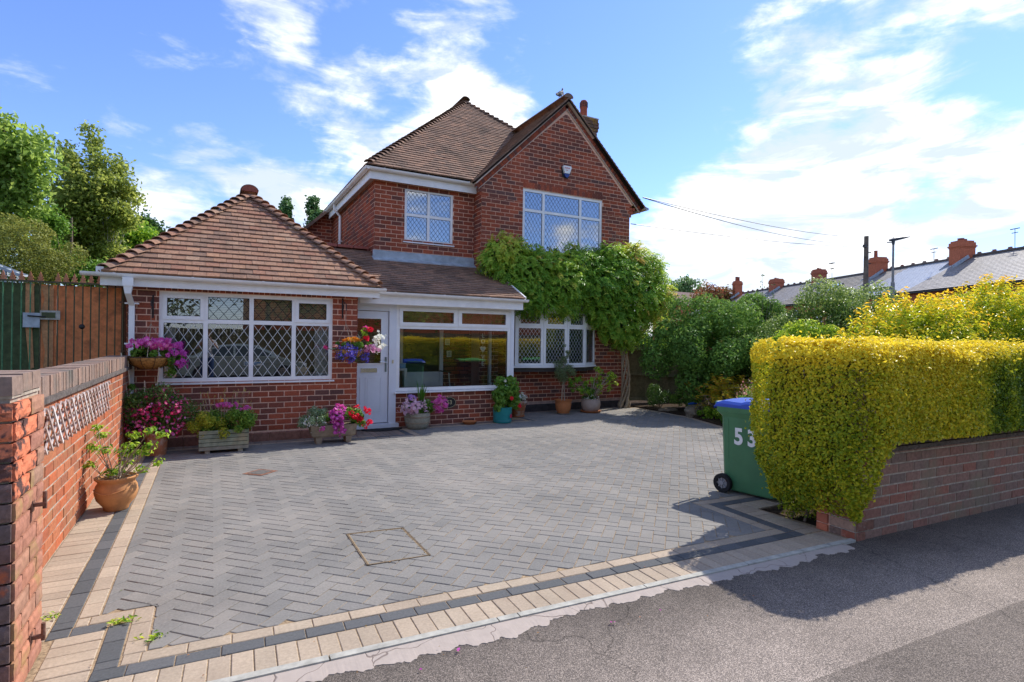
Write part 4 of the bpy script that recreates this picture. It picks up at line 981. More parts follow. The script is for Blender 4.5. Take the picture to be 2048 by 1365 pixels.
def ridges(a, b, parent, r=.12, L_=.32, mat='tile_dark', name='ridge_tile', endcap=None):
    a = Vector(a); b = Vector(b); d = (b-a); Ln = d.length; d.normalize(); side = d.cross(Vector((0, 0, 1))).normalized(); up = side.cross(d).normalized()
    n = max(1, int(Ln/L_)); L_ = Ln/n; mb = MB(); K = 8
    for t in (.006, L_-.006):
        for th_ in (0, .014):
            for k in range(K+1): an = pi*(.08+.84*k/K); mb.v.append(tuple(d*t+side*cos(an)*(r+th_)+up*(sin(an)*(r*.8+th_)-.06)))
    n1 = K+1
    for k in range(K): mb.face((n1+k, n1+k+1, 3*n1+k+1, 3*n1+k)); mb.face((k, k+1, n1+k+1, n1+k)); mb.face((2*n1+k, 2*n1+k+1, 3*n1+k+1, 3*n1+k))
    mb.face((0, n1, 3*n1, 2*n1)); mb.face((K, n1+K, 3*n1+K, 2*n1+K))
    me = mb.mesh(name, M[mat])
    for i in range(n): inst(name, me, a+d*(i*L_), parent)
    if endcap:
        mb = MB(); mb.prism([d*-.002+side*cos(pi*(.0+1.0*k/10))*(r-.005)+up*(sin(pi*k/10)*(r*.8)-.06)+a for k in range(11)], d*.03); add('ridge_end', mb, M[endcap], parent)
rstuff = MB()
# garage hip
GE, GZ, GAPX, GAPY, GAPZ = 8.98, 2.425, .56, 10.83, 4.06
gx0, gx1 = -1.28, 2.40
groof = add('garage_roof', deck([(gx0, GE, GZ), (gx1, GE, GZ), (GAPX, GAPY, GAPZ)]), M['tile_under'], house)
f1 = Slope((gx0, GE, GZ), (1, 0, 0), (0, GAPY-GE, GAPZ-GZ))
tiles(f1, [(gx0, GE, GZ), (gx1, GE, GZ), (GAPX, GAPY, GAPZ)], rstuff, groof, indiv=299, gauge=.122, wid=.172, th=.022)
for sx, X_ in ((-1, gx0), (1, gx1)):
    pts = [(X_, 14.1, GZ), (X_, GE, GZ), (GAPX, GAPY, GAPZ), (GAPX, 14.1, GAPZ)]; add('roof_slope', deck(pts), M['tile_under'], house)
    tiles(Slope((X_, 14.1, GZ), (0, -1, 0), (GAPX-X_, 0, GAPZ-GZ)), pts, rstuff, gauge=.122, wid=.172, th=.016)
bonnets((gx0+.02, GE+.01, GZ+.03), (GAPX-.05, GAPY-.05, GAPZ-.01), groof, .157); bonnets((gx1-.02, GE+.01, GZ+.03), (GAPX+.05, GAPY-.05, GAPZ-.01), groof, .157)
ridges((GAPX, GAPY-.10, GAPZ+.10), (GAPX, 14.1, GAPZ+.10), groof, r=.135, endcap='ridge_red')
# lean-to over the porch, and its run to the left behind the garage roof
LZ0, LY0, LZ1 = 2.40, 9.47, 3.19
lroof = add('porch_roof', deck([(1.4, LY0, LZ0), (5.36, LY0, LZ0), (5.36, 10.75, LZ0+(LZ1-LZ0)*(10.75-LY0)/(11.1-LY0)), (5.36, 11.1, LZ1), (1.4, 11.1, LZ1)]), M['tile_under'], house)
sll = Slope((1.4, LY0, LZ0), (1, 0, 0), (0, 11.1-LY0, LZ1-LZ0)); kz = (LZ1-LZ0)/(11.1-LY0)
tiles(sll, [(1.4, LY0, LZ0), (5.36, LY0, LZ0), (5.36, 10.745, LZ0+kz*(10.745-LY0)), (4.99, 10.745, LZ0+kz*(10.745-LY0)), (4.99, 11.09, LZ1), (2.83, 11.09, LZ1), (2.83, 11.42, LZ0+kz*(11.42-LY0)), (.9, 11.42, LZ0+kz*(11.42-LY0)), (.9, LY0, LZ0)], rstuff, gauge=.098, wid=.168, th=.018, mi=1)
add('roof_slope', deck([(.3, 11.1, LZ1), (2.82, 11.1, LZ1), (2.82, 11.45, LZ0+kz*1.98), (.3, 11.45, LZ0+kz*1.98)]), M['tile_under'], house)
pts = [(2.82, 11.45, LZ0+kz*1.98), (.3, 11.45, LZ0+kz*1.98), (.3, 13.4, 2.45), (2.82, 13.4, 2.45)]; add('roof_slope', deck(pts), M['tile_under'], house)
ridges((.6, 11.45, 3.41), (2.80, 11.45, 3.41), lroof, r=.10, L_=.30, mat='ridge_red')
vgr = MB(); vgr.beam((5.365, LY0-.02, LZ0-.01), (5.365, 10.74, LZ0+kz*(10.74-LY0)), .03, .05); add('verge_board', vgr, M['upvc'], house)
# lead flashings
lf = MB(); lf.box(2.80, 4.99, 11.065, 11.098, 3.175, 3.335); lf.hexa([(2.78, 10.93, 3.115), (4.99, 10.93, 3.115), (4.99, 11.09, 3.19), (2.78, 11.09, 3.19), (2.78, 10.93, 3.128), (4.99, 10.93, 3.128), (4.99, 11.09, 3.21), (2.78, 11.09, 3.21)])
lf.box(4.985, 5.17, 10.715, 10.748, 3.02, 3.165); lf.hexa([(4.97, 10.60, 2.955), (5.18, 10.60, 2.955), (5.18, 10.745, 3.03), (4.97, 10.745, 3.03), (4.97, 10.60, 2.967), (5.18, 10.60, 2.967), (5.18, 10.745, 3.045), (4.97, 10.745, 3.045)])
add('lead_flashing', lf, M['lead'], house)
# main hipped roof
ME, MZ = 10.86, 4.965; MX0 = 2.62; APX = (6.15, 14.40, 8.20); MX1 = 9.68
kf = (APX[2]-MZ)/(APX[1]-ME)
gzr = 7.10                                           # gable ridge height
gy = ME+(gzr-MZ)/kf
mroof = add('main_roof', deck([(MX0, ME, MZ), (4.86, ME, MZ), (7.12, gy, gzr), (7.40, gy, gzr), APX]), M['tile_under'], house)
tiles(Slope((MX0, ME, MZ), (1, 0, 0), (0, APX[1]-ME, APX[2]-MZ)), [(MX0, ME, MZ), (4.86, ME, MZ), (7.12, gy, gzr), (7.44, gy, gzr), APX], rstuff, gauge=.108, wid=.168, th=.021, mi=1)
pts = [(MX0, 16.6, MZ), (MX0, ME, MZ), APX, (APX[0], 16.6, APX[2])]; add('roof_slope', deck(pts), M['tile_under'], house); tiles(Slope(pts[0], (0, -1, 0), (APX[0]-MX0, 0, APX[2]-MZ)), pts, rstuff, gauge=.115, wid=.168, th=.015, mi=1)
pts = [(MX1, ME+2.6, MZ), (MX1, 16.6, MZ), (APX[0], 16.6, APX[2]), APX, (7.44, gy, gzr)]; add('roof_slope', deck([(MX1, ME, MZ), (MX1, 16.6, MZ), (APX[0], 16.6, APX[2]), APX]), M['tile_under'], house)
tiles(Slope((MX1, ME, MZ), (0, 1, 0), (APX[0]-MX1, 0, APX[2]-MZ)), [(MX1, ME, MZ), (MX1, 16.6, MZ), (APX[0], 16.6, APX[2]), APX], rstuff, gauge=.115, wid=.168, th=.015, mi=1)
pts = [(APX[0], 16.6, APX[2]), (MX0, 20, MZ), (MX1, 20, MZ)]; add('roof_slope', deck(pts), M['tile_under'], house)
bonnets((MX0+.02, ME+.02, MZ+.03), APX, mroof, .158, r=.085, mat='tile_dark')
bonnets((7.44, gy, gzr+.02), APX, mroof, .158, r=.085, mat='tile_dark')
ridges((APX[0], APX[1]-.08, APX[2]+.075), (APX[0], 16.6, APX[2]+.075), mroof, r=.12)
# gable roof
VY = 10.655; gx = 7.12
gl0, gl1 = 4.80, 9.40; gez = 4.905
for X_, sx in ((gl0, 1), (gl1, -1)):
    pts = [(X_, VY, gez), (gx, VY, gzr), (gx, gy+.3, gzr), (X_, ME+.35 if sx > 0 else 15, gez)]
    if sx > 0: pts = [(X_, VY, gez), (gx, VY, gzr), (gx, gy, gzr), (X_+.06, ME, gez+.06), (X_, ME, gez)]
    add('gable_slope', deck(pts, .04), M['tile_under'], house)
    tiles(Slope((X_, VY, gez), (0, 1, 0), (gx-X_, 0, gzr-gez)), pts, rstuff, gauge=.108, wid=.168, th=.015, mi=1)
ridges((gx, VY, gzr+.08), (gx, gy+.1, gzr+.08), mroof, r=.115, endcap='tile_dark')
# verge tile edges stepping up the gable
for sx, X_ in ((1, gl0), (-1, gl1)):
    a = Vector((X_, VY, gez)); b = Vector((gx, VY, gzr)); d = (b-a); Ln = d.length; d.normalize(); up = Vector((-d.z, 0, d.x))*(1 if d.x > 0 else -1); t = 0
    while t < Ln-.05:
        rstuff.rv = trnd.random()*.98+.01; rstuff.mi = 1; c = a+d*t; q = [c+up*.004, c+d*.125+up*-.006, c+d*.125+up*.010, c+up*.026]
        rstuff.prism([v+Vector((0, -.012, 0)) for v in q], (0, .16, 0)); t += .108
add('rear_wing_roof', deck([(1.75, 15.2, 4.13), (1.75, 19, 4.13), (2.9, 19, 5.2), (2.9, 15.2, 5.2)], .07), M['tile_dark'], house)
add('roof_tiles', rstuff, [M['tile'], M['tile_dark']], house, kind='stuff')

# ------------------------------------------------------------------ fascia, soffit, gutters, pipes
def gutter(a, b, nrm, parent, r=.056, brk=.9, endout=True, shade='upvc'):
    a = Vector(a); b = Vector(b); d = (b-a); Ln = d.length; d.normalize(); nrm = Vector(nrm)
    mb = MB(); K = 8; b0 = 0
    prof = [(-cos(pi*k/K)*r, -sin(pi*k/K)*r*.95) for k in range(K+1)]+[(cos(pi*k/K)*(r-.006), -sin(pi*k/K)*(r-.006)*.95) for k in range(K+1)]
    for t in (0, Ln):
        for x, z in prof: mb.v.append(tuple(a+d*t+nrm*(x+r)+Vector((0, 0, z))))
    n = len(prof)
    for k in range(n): j = (k+1) % n; mb.face((k, j, n+j, n+k))
    for s in (0, 1):
        mb.face([s*n+k for k in range(K+1)])
    g_ = add('gutter', mb, M[shade], parent, smooth=True, sharp=40)
    m2 = MB(); t = .35
    while t < Ln:
        b0 = len(m2.v); w = .03; R = r+.006
        for tt in (t, t+w):
            for k in range(K+1): m2.v.append(tuple(a+d*tt+nrm*(-cos(pi*k/K)*R+r)+Vector((0, 0, -sin(pi*k/K)*R*.95+.004))))
        for k in range(K): m2.face((b0+k, b0+k+1, b0+K+2+k, b0+K+1+k))
        m2.face([b0+k for k in range(K+1)]); m2.face([b0+K+1+k for k in range(K+1)]); t += brk
    add('gutter_bracket', m2, M[shade], g_); return g_
# garage
fa = MB(); fa.box(-1.30, 2.415, 9.075, 9.095, 2.235, 2.40); fa.box(-1.30, -1.28, 9.095, 14, 2.235, 2.40); fa.box(2.395, 2.415, 9.095, 9.46, 2.235, 2.40); add('garage_fascia', fa, M['upvc'], house)
so = MB(); so.box(-1.28, 2.395, 9.095, 9.25, 2.335, 2.352); so.box(-1.28, -1.02, 9.25, 14, 2.335, 2.352); add('garage_soffit', so, M['soffit'], house)
gutter((-1.50, 9.07, 2.395), (2.50, 9.07, 2.385), (0, -1, 0), house)
gend = MB(); gend.box(-1.335, -1.25, 8.99, 9.09, 2.40, 2.47); add('gutter_end', gend, M['upvc'], house)
dp = MB(); dp.box(-1.045, -.925, 8.955, 9.065, 2.23, 2.345); dp.hexa([(-1.02, 8.975, 2.13), (-.95, 8.975, 2.13), (-.95, 9.045, 2.13), (-1.02, 9.045, 2.13), (-1.035, 8.965, 2.23), (-.935, 8.965, 2.23), (-.935, 9.055, 2.23), (-1.035, 9.055, 2.23)])
dp.hexa([(-.995, 9.17, 1.98), (-.925, 9.17, 1.98), (-.925, 9.24, 1.98), (-.995, 9.24, 1.98), (-1.02, 8.975, 2.13), (-.95, 8.975, 2.13), (-.95, 9.045, 2.13), (-1.02, 9.045, 2.13)]); dp.box(-.993, -.927, 9.17, 9.236, .16, 1.98)
for z in (1.45, 2.0, .5): dp.box(-1.04, -.88, 9.165, 9.25, z, z+.02)
add('downpipe', dp, M['upvc'], house)
# porch
fa = MB(); fa.box(2.2, 5.36, 9.53, 9.55, 2.17, 2.365); fa.box(5.34, 5.36, 9.55, 10.74, 2.17, 2.36); add('porch_fascia', fa, M['upvc'], house)
so = MB(); so.box(2.12, 5.34, 9.55, 9.75, 2.30, 2.31); add('porch_soffit', so, M['upvc'], house)
gutter((2.42, 9.528, 2.375), (5.43, 9.528, 2.365), (0, -1, 0), house)
# main eaves
fa = MB(); fa.box(2.69, 4.97, 10.945, 10.965, 4.70, 4.92); fa.box(2.69, 2.71, 10.965, 15.3, 4.70, 4.92); add('main_fascia', fa, M['upvc'], house)
so = MB(); so.box(2.71, 4.99, 10.965, 11.1, 4.742, 4.76); so.box(2.71, 2.83, 11.1, 15.3, 4.742, 4.76); add('main_soffit', so, M['soffit'], house)
gutter((2.585, 10.94, 4.905), (4.96, 10.94, 4.90), (0, -1, 0), house); gutter((2.688, 15.6, 4.905), (2.688, 10.84, 4.905), (-1, 0, 0), house)
dp = MB(); dp.tube([(2.64, 14.25, 4.86), (2.64, 14.25, 4.74), (2.78, 14.25, 4.58), (2.78, 14.25, 3.1)], .034, 8); dp.box(2.74, 2.83, 14.2, 14.3, 3.95, 3.98); add('downpipe', dp, M['upvc'], house)
rg = gutter((9.40, 10.62, 4.88), (9.40, 15, 4.87), (1, 0, 0), house, shade='lead')
vent = MB()
for k in range(4): vent.box(2.66+.05*k, 2.68+.05*k, 14.5+.1*k, 14.53+.1*k, 3.35, 3.9-.1*k)
add('vent_frame', vent, M['upvc'], house)

# chimney with pot
CX0, CX1, CY0, CY1 = 8.72, 9.17, 12.35, 12.80
cb_ = MB(); cb_.box(CX0, CX1, CY0, CY1, 5.0, 7.58); cs = add('chimney', cb_, M['mortar_grey'], house)
cst = MB()
brickwork(Wall(CX0, CY0), None, cst, 0, .45, 5.0, 7.25); brickwork(Wall(CX0, CY1, -pi/2), None, cst, 0, .45, 5.0, 7.25)
for k, e in ((0, .02), (1, .035), (2, .035), (3, .02)):
    z = 7.25+k*COURSE
    for (w_, L_) in ((Wall(CX0-e, CY0-e), .45+2*e), (Wall(CX0-e, CY1+e, -pi/2), .45+2*e), (Wall(CX1+e, CY0-e, pi/2), .45+2*e)): brickwork(w_, None, cst, 0, L_, z, z+COURSE, phase=.1*k, proud=.01)
add('chimney_bricks', cst, M['brick_lichen'], cs, kind='stuff')
cc_ = MB(); cc_.box(CX0-.035, CX1+.035, CY0-.035, CY1+.035, 7.59, 7.62); add('chimney_flaunching', cc_, M['mortar_grey'], cs)
pot = MB().lathe([(.105, 0), (.11, .05), (.10, .06), (.095, .26), (.10, .27), (.10, .44), (.085, .47), (.08, .48), (0, .48)], (8.83, 12.5, 7.61), 16); add('chimney_pot', pot, M['ridge_red'], cs, smooth=True, sharp=35)
pv = MB()
for k in range(14):
    a = 2*pi*k/14
    for z in (7.91, 7.96, 8.01): pv.box(8.83+.097*cos(a)-.012, 8.83+.097*cos(a)+.012, 12.5+.097*sin(a)-.012, 12.5+.097*sin(a)+.012, z, z+.028)
add('pot_louvre', pv, M['black'], cs)

# alarm box
al = thing('alarm_box', 'white and dark blue burglar alarm box high on the brick gable', 'alarm box', (7.11, 10.74, 5.45))
ab = MB(); A_ = [(-.105, .105), (-.085, .13), (.105, .13), (.125, .10), (.07, -.04), (-.06, -.04)]
ab.prism([(7.11+x, 10.735, 5.44+z) for x, z in A_], (0, -.06, 0)); add('housing', ab, M['white'], al)
ab = MB(); ab.prism([(7.11+x, 10.735, 5.44+z) for x, z in [(-.062, -.042), (.072, -.042), (.055, -.10), (.01, -.135), (-.03, -.12), (-.058, -.08)]], (0, -.05, 0)); add('lens', ab, plain('blue_lens', (.02, .035, .19), .2, .6), al)
ab = MB(); ab.prism([(7.10+x*1.12, 10.738, 5.432+z*1.08) for x, z in A_[:4]+[(.06, -.13), (-.07, -.11)]], (0, -.012, 0)); add('backplate', ab, M['black'], al)
ab = MB()
for k in range(7): ab.box(7.04+k*.021, 7.053+k*.021, 10.672, 10.6745, 5.505, 5.53 if k % 3 else 5.538)
for k in range(3): ab.box(7.075+k*.02, 7.09+k*.02, 10.672, 10.6745, 5.46, 5.475)
add('red_print', ab, plain('red_print', (.60, .10, .10), .6), al)
# number plaque
pq = thing('number_plaque', 'black oval house number plaque reading 53 beside the porch petunias', 'house number', (3.92, 9.735, .40))
ab = MB(); ab.prism([(3.925+.135*cos(2*pi*k/28), 9.744, .40+.105*sin(2*pi*k/28)) for k in range(28)], (0, -.014, 0)); add('plate', ab, M['black'], pq)
ab = MB()
for k in range(28):
    a, b = 2*pi*k/28, 2*pi*(k+1)/28; ab.beam((3.925+.122*cos(a), 9.7285, .40+.093*sin(a)), (3.925+.122*cos(b), 9.7285, .40+.093*sin(b)), .005, .005, up=(0, 1, 0))
add('rim', ab, M['gold'], pq); text('number', '53', .105, (3.925, 9.728, .40), (pi/2, 0, 0), M['gold'], pq, .002)
# door mat
dm = thing('door_mat', 'black half-round rubber mat before the white front door', 'door mat', (2.7, 9.45, 0)); ab = MB()
ab.prism([(2.62+.36*cos(pi+pi*k/16), 9.60+.22*sin(pi+pi*k/16), .003) for k in range(17)], (0, 0, .014)); add('mat', ab, M['rubber'], dm)
# wood pigeon on the ridge
pg = thing('wood_pigeon', 'grey wood pigeon perched on the gable ridge', 'pigeon', (gx, 10.95, gzr+.16))
px_, py_, pz_ = gx-.0, 11.05, gzr+.155
B = [(-.30, .02), (-.20, .055), (-.11, .105), (-.03, .14), (.05, .185), (.095, .235), (.115, .285), (.135, .315), (.155, .31)]; Rr = [.012, .022, .055, .072, .062, .038, .027, .030, .012]
dirp = Vector((.80, .60, 0)); side_ = Vector((-.6, .8, 0))
bm_ = MB(); b0 = 0
for (x, z), r in zip(B, Rr):
    for k in range(10):
        a = 2*pi*k/10; q = Vector((px_, py_, pz_))+dirp*(x+.05)+Vector((0, 0, z-.03))+side_*cos(a)*r*.85+Vector((0, 0, 1))*sin(a)*r; bm_.v.append(tuple(q))
for i in range(len(B)-1):
    for k in range(10): k2 = (k+1) % 10; bm_.face((i*10+k, i*10+k2, (i+1)*10+k2, (i+1)*10+k))
bm_.face(range(10)); bm_.face([80+k for k in range(10)])
add('pigeon_body', bm_, plain('pigeon_grey', (.10, .11, .13), .7, .3, ns=20, namt=.3), pg, smooth=True)
bk = MB(); p0 = Vector((px_, py_, pz_))+dirp*.20+Vector((0, 0, .283)); bk.tube([p0, p0+dirp*.035+Vector((0, 0, -.006))], [.009, .002], 5); add('beak', bk, M['gold'], pg)
for s in (-1, 1):
    lg = MB(); p0 = Vector((px_, py_, pz_))+dirp*.03+side_*.03*s; lg.tube([p0+Vector((0, 0, .06)), p0+Vector((0, 0, -.03))], .006, 5); add('leg', lg, M['ridge_red'], pg)
for s in (-1, 1):
    wg = MB(); q0 = Vector((px_, py_, pz_))
    wg.prism([q0+dirp*a+Vector((0, 0, z))+side_*s*o_ for a, z, o_ in ((.12, .155, .05), (.05, .17, .062), (-.08, .10, .05), (-.22, .03, .012), (-.05, .05, .058), (.08, .09, .06))], side_*s*.008); add('wing', wg, plain('wing_grey', (.075, .08, .095), .7), pg)
# ------------------------------------------------------------------ left boundary wall and gate pier
M['creasing'] = plain('creasing_tile', (.13, .11, .10), .9, .2, ns=25, namt=.45, bstr=.5)
M['coping'] = varied('coping_brick', [(0.300, 0.202, 0.156), (0.250, 0.182, 0.150), (0.338, 0.221, 0.169), (0.219, 0.169, 0.143)], .9, 30, .3, .45, .003, bigcol=(.15, .14, .12), bigscale=3, bigamt=(.5, .7))
lw = thing('boundary_wall', 'sunlit orange brick boundary wall with brick-on-edge coping, left of the drive', 'wall', (-1.0, 6.3, 0))
WL = Wall(-.98, 3.56, pi/2); LWL = 5.68
core = add('wall_core', backing(WL, 0, LWL, -.1, 1.12, thick=.21), M['mortar_grey'], lw)
lst = MB()
brickwork(WL, core, lst, 0, LWL, 0, 1.115, indiv=230, mat='brick_orange', course=.086, proud=.006, rough=.003)
brickwork(Wall(-1.19, 3.56+LWL, -pi/2), None, lst, 0, LWL, 0, 1.115, course=.086)
add('brickwork', lst, M['brick_orange'], core, kind='stuff')
cr_ = MB(); cr_.box(-1.225, -.945, 3.50, 9.245, 1.118, 1.158); add('creasing', cr_, M['creasing'], lw)
cmesh = MB(); cmesh.hexa([(-.12, -.033, 0), (.12, -.033, 0), (.12, .033, 0), (-.12, .033, 0), (-.118, -.031, .138), (.118, -.031, .138), (.118, .031, .138), (-.118, .031, .138)])
cme = cmesh.mesh('coping_brick', M['coping']); y = 3.60
cbed = add('coping_bed', MB().box(-1.19, -.98, 3.56, 9.24, 1.159, 1.285), M['mortar_grey'], lw)
while y < 9.2:
    inst('coping_brick', cme, (-1.085+brnd.uniform(-.004, .004), y, 1.16+brnd.uniform(-.003, .003)), cbed, brnd.uniform(-.02, .02)); y += .0765
# pier with spalled faces
gp = thing('gate_pier', 'weathered brick gate pier with spalled orange faces, nearest on the left', 'gate pier', (-1.0, 3.3, 0))
PX0, PX1, PY0, PY1 = -1.19, -.735, 3.10, 3.555
pc = add('pier_core', MB().box(PX0+.02, PX1-.02, PY0+.02, PY1, -.1, 1.30), M['mortar_grey'], gp)
def spalled(name_w, L_, parent, mat, indiv=True, seed=1, hmax=1.30, course=.0857, damage=None):
    rr = random.Random(seed); z = 0.0; row = 0
    while z < hmax-.03:
        segs = [(0, L_)] if False else ([(0, .225), (.225, L_)] if row % 2 == 0 else [(0, .11), (.11, .335), (.335, L_)])
        for (a, b) in segs:
            if b-a < .03: continue
            h = min(course, hmax-z); dmg = damage(a, z) if damage else 0
            nx, nz = 7, 4; mb = MB(); W_ = (b-a)-.012; H_ = h-.011
            dep = [[0]*(nx+1) for _ in range(nz+1)]
            for j in range(nz+1):
                for i in range(nx+1):
                    e = min(i, nx-i, j, nz-j); base = .012+rr.uniform(-.0012, .0012)-(.005 if e == 0 else 0)
                    if dmg: base -= dmg*(rr.uniform(.0, .008)+.005*sin(i*1.3+seed+row)*sin(j*1.7+row))
                    dep[j][i] = base
            for j in range(nz+1):
                for i in range(nx+1): mb.v.append((a+.006+W_*i/nx-(a+b)/2, -dep[j][i], z+.0055+H_*j/nz))
            for j in range(nz):
                for i in range(nx): q = j*(nx+1)+i; mb.face((q, q+1, q+nx+2, q+nx+1))
            ring = [i for i in range(nx+1)]+[(j+1)*(nx+1)+nx for j in range(nz)]+[nz*(nx+1)+nx-1-i for i in range(nx)]+[(nz-1-j)*(nx+1) for j in range(nz-1)]
            b0 = len(mb.v)
            for k in ring: v = mb.v[k]; mb.v.append((v[0], .03, v[2]))
            for k in range(len(ring)): k2 = (k+1) % len(ring); mb.face((ring[k2], ring[k], b0+k, b0+k2))
            inst('brick', mb.mesh('brick', M['brick_spall'] if dmg > .5 else M[mat]), name_w.p((a+b)/2, 0), parent, name_w.a)
        z += course; row += 1
M['brick_spall'] = varied('brick_spalled', [(.10, .06, .055), (.13, .065, .055)], .92, 30, .35, .8, .005, bigcol=(.66, .21, .11), bigscale=8, bigamt=(.44, .50))
M['pier_side'] = varied('pier_side_brick', [(.42, .19, .12), (.36, .17, .12), (.48, .21, .13), (.33, .20, .14)], .9, 28, .3, .5, .003, bigcol=(.36, .25, .10), bigscale=4, bigamt=(.52, .68))
spalled(Wall(PX0, PY0), PX1-PX0, pc, 'brick_dark', seed=4, damage=lambda a, z: 1.0 if z > .93 else (.35 if z > .8 else 0))
spalled(Wall(PX1, PY0, pi/2), PY1-PY0, pc, 'pier_side', seed=9, damage=lambda a, z: .8 if (a < .2 and z > .85) else 0)
tp = MB()
x = PX0+.01
ptop = add('pier_top', MB().box(PX0+.01, PX1-.01, PY0+.01, PY1-.01, 1.30, 1.312), M['mortar_grey'], gp)
hb = MB(); hb.hexa([(-.108, -.072, 0), (.108, -.072, 0), (.108, .072, 0), (-.108, .072, 0), (-.105, -.068, .082), (.105, -.068, .082), (.105, .068, .082), (-.105, .068, .082)]); hme = hb.mesh('cap_brick', M['coping'])
for i in range(2):
    for j in range(3): inst('cap_brick', hme, (PX0+.115+i*.226, PY0+.077+j*.151, 1.314+brnd.uniform(-.004, .006)), ptop, brnd.uniform(-.03, .03))
# gate hinge pins
M['rust'] = plain('rusty_steel', (.20, .10, .07), .8, .4, metal=.2, ns=40, namt=.5, bstr=.6)
for z in (.78, .16):
    hp = thing("hinge_pin", 'rusty hinge pin high on the brick gate pier' if z > .5 else 'rusty hinge pin low on the brick gate pier, near the paving', 'hinge', (-.72, 3.36, z), 'hinge pins on the gate pier')
    m_ = MB(); m_.box(-.735, -.672, 3.34, 3.36, z-.008, z+.008); m_.box(-.740, -.722, 3.325, 3.375, z-.03, z+.02); add('bracket', m_, M['rust'], hp); m_ = MB(); m_.tube([(-.680, 3.35, z-.02), (-.680, 3.35, z+.06)], .009, 8); add('pin', m_, M['rust'], hp)

# expanding metal trellis on the left wall
tr = thing('wall_trellis', 'brown and white expanding metal trellis panel fixed to the orange boundary wall', 'trellis', (-.95, 5.9, .75))
M['trellis'] = varied('trellis_metal', [(.80, .76, .74), (.40, .28, .24), (.74, .68, .66)], .6, 30, .3, .2)
y0, y1, z0, z1 = 4.72, 7.30, .80, 1.06; n = 17; dy = (y1-y0)/n
for i in range(-2, n+1):
    for s in (0, 1):
        ya, yb = (y0+i*dy, y0+(i+2.1)*dy) if s == 0 else (y0+(i+2.1)*dy, y0+i*dy)
        za, zb = z0-.02, z1+.02
        def cl(a, b, za, zb):
            t0 = 0; t1 = 1
            for lim, sg in ((y0-.03, 1), (y1+.03, -1)):
                fa_, fb_ = sg*(a-lim), sg*(b-lim)
                if fa_ < 0 and fb_ < 0: return None
                if fa_ < 0: t0 = max(t0, fa_/(fa_-fb_))
                if fb_ < 0: t1 = min(t1, fa_/(fa_-fb_))
            return (a+(b-a)*t0, a+(b-a)*t1, za+(zb-za)*t0, za+(zb-za)*t1)
        c = cl(ya, yb, za, zb)
        if not c: continue
        m_ = MB(); x_ = -.965+.012*s; m_.beam((x_, c[0], c[2]), (x_, c[1], c[3]), .009, .019, up=(0, 0, 1)); add('slat', m_, M['trellis'], tr)

# ------------------------------------------------------------------ front wall on the right with its pier end
ang = -.0415; WR = Wall(4.62, 2.665, ang); RWL = 9.0
rw = thing('front_wall', 'low brown brick front wall under the golden hedge', 'wall', (6.5, 2.6, 0))
rcore = add('wall_core', backing(WR, .0, RWL, -.1, .72, thick=.215), M['mortar_grey'], rw); rst = MB()
brickwork(WR, rcore, rst, .112, RWL, -.03, .70, indiv=215, mat='brick_brown', course=.0862, bl=.2245, rough=.002)
brickwork(Wall(4.62+.008, 2.665+.215, -pi/2+ang), None, rst, 0, .215, -.03, .70)
add('brickwork', rst, M['brick_brown'], rcore, kind='stuff')
M['quoin'] = varied('quoin_brick', [(.32, .10, .06), (.20, .11, .08), (.38, .15, .10), (.15, .10, .08), (.42, .26, .18)], .9, 30, .35, .5, .003, bigcol=(.40, .30, .24), bigscale=7, bigamt=(.56, .68))
qn = MB(); z = -.03; row = 0
while z < .79:
    L_ = .22 if row % 2 else .11; h = .0757
    me = brick_mesh(L_-.01, h, None, .009).mesh('quoin_brick', M['quoin']); inst('quoin_brick', me, WR.p(L_/2, z+.043, .004), rcore, WR.a)
    w2 = Wall(*WR.p(0, 0, -.225)[:2], -pi/2+ang)
    for (a, b) in (((0, .225),) if row % 2 else ((0, .11), (.11, .225))):
        me = brick_mesh(b-a-.01, h, None, .009).mesh('quoin_brick', M['quoin']); inst('quoin_brick', me, w2.p((a+b)/2, z+.043, 0), rcore, w2.a)
    # second pier leaf further back, seen beside the hedge foot
    if z < .45:
        w3 = Wall(*WR.p(-.012, 0, -.335)[:2], -pi/2+ang); me = brick_mesh(.10, h, None, .009).mesh('quoin_brick', M['brick_chim']); inst('quoin_brick', me, w3.p(.055, z+.043, 0), rcore, w3.a)
    z += .0862; row += 1
pc2 = MB(); w4 = WR; pc2.hexa([w4.p(0, -.1, -.215), w4.p(.3, -.1, -.215), w4.p(.3, -.1, -.335), w4.p(-.01, -.1, -.335), w4.p(0, .44, -.215), w4.p(.3, .44, -.215), w4.p(.3, .44, -.335), w4.p(-.01, .44, -.335)]); add('pier_leaf', pc2, M['mortar'], rcore)
cr_ = MB(); t0, t1 = .22, RWL
cr_.hexa([WR.p(t0, .698, .03), WR.p(t1, .698, .03), WR.p(t1, .698, -.24), WR.p(t0, .698, -.24), WR.p(t0, .722, .03), WR.p(t1, .722, .03), WR.p(t1, .722, -.24), WR.p(t0, .722, -.24)]); cr_.hexa([WR.p(t0, .680, .018), WR.p(t1, .680, .018), WR.p(t1, .680, 0.0), WR.p(t0, .680, 0.0), WR.p(t0, .697, .018), WR.p(t1, .697, .018), WR.p(t1, .697, 0), WR.p(t0, .697, 0)])
add('creasing', cr_, M['creasing'], rw)
cbed = add('coping_bed', MB().hexa([WR.p(.23, .723, -.01), WR.p(RWL, .723, -.01), WR.p(RWL, .723, -.20), WR.p(.23, .723, -.20), WR.p(.23, .83, -.01), WR.p(RWL, .83, -.01), WR.p(RWL, .83, -.20), WR.p(.23, .83, -.20)]), M['mortar_grey'], rw)
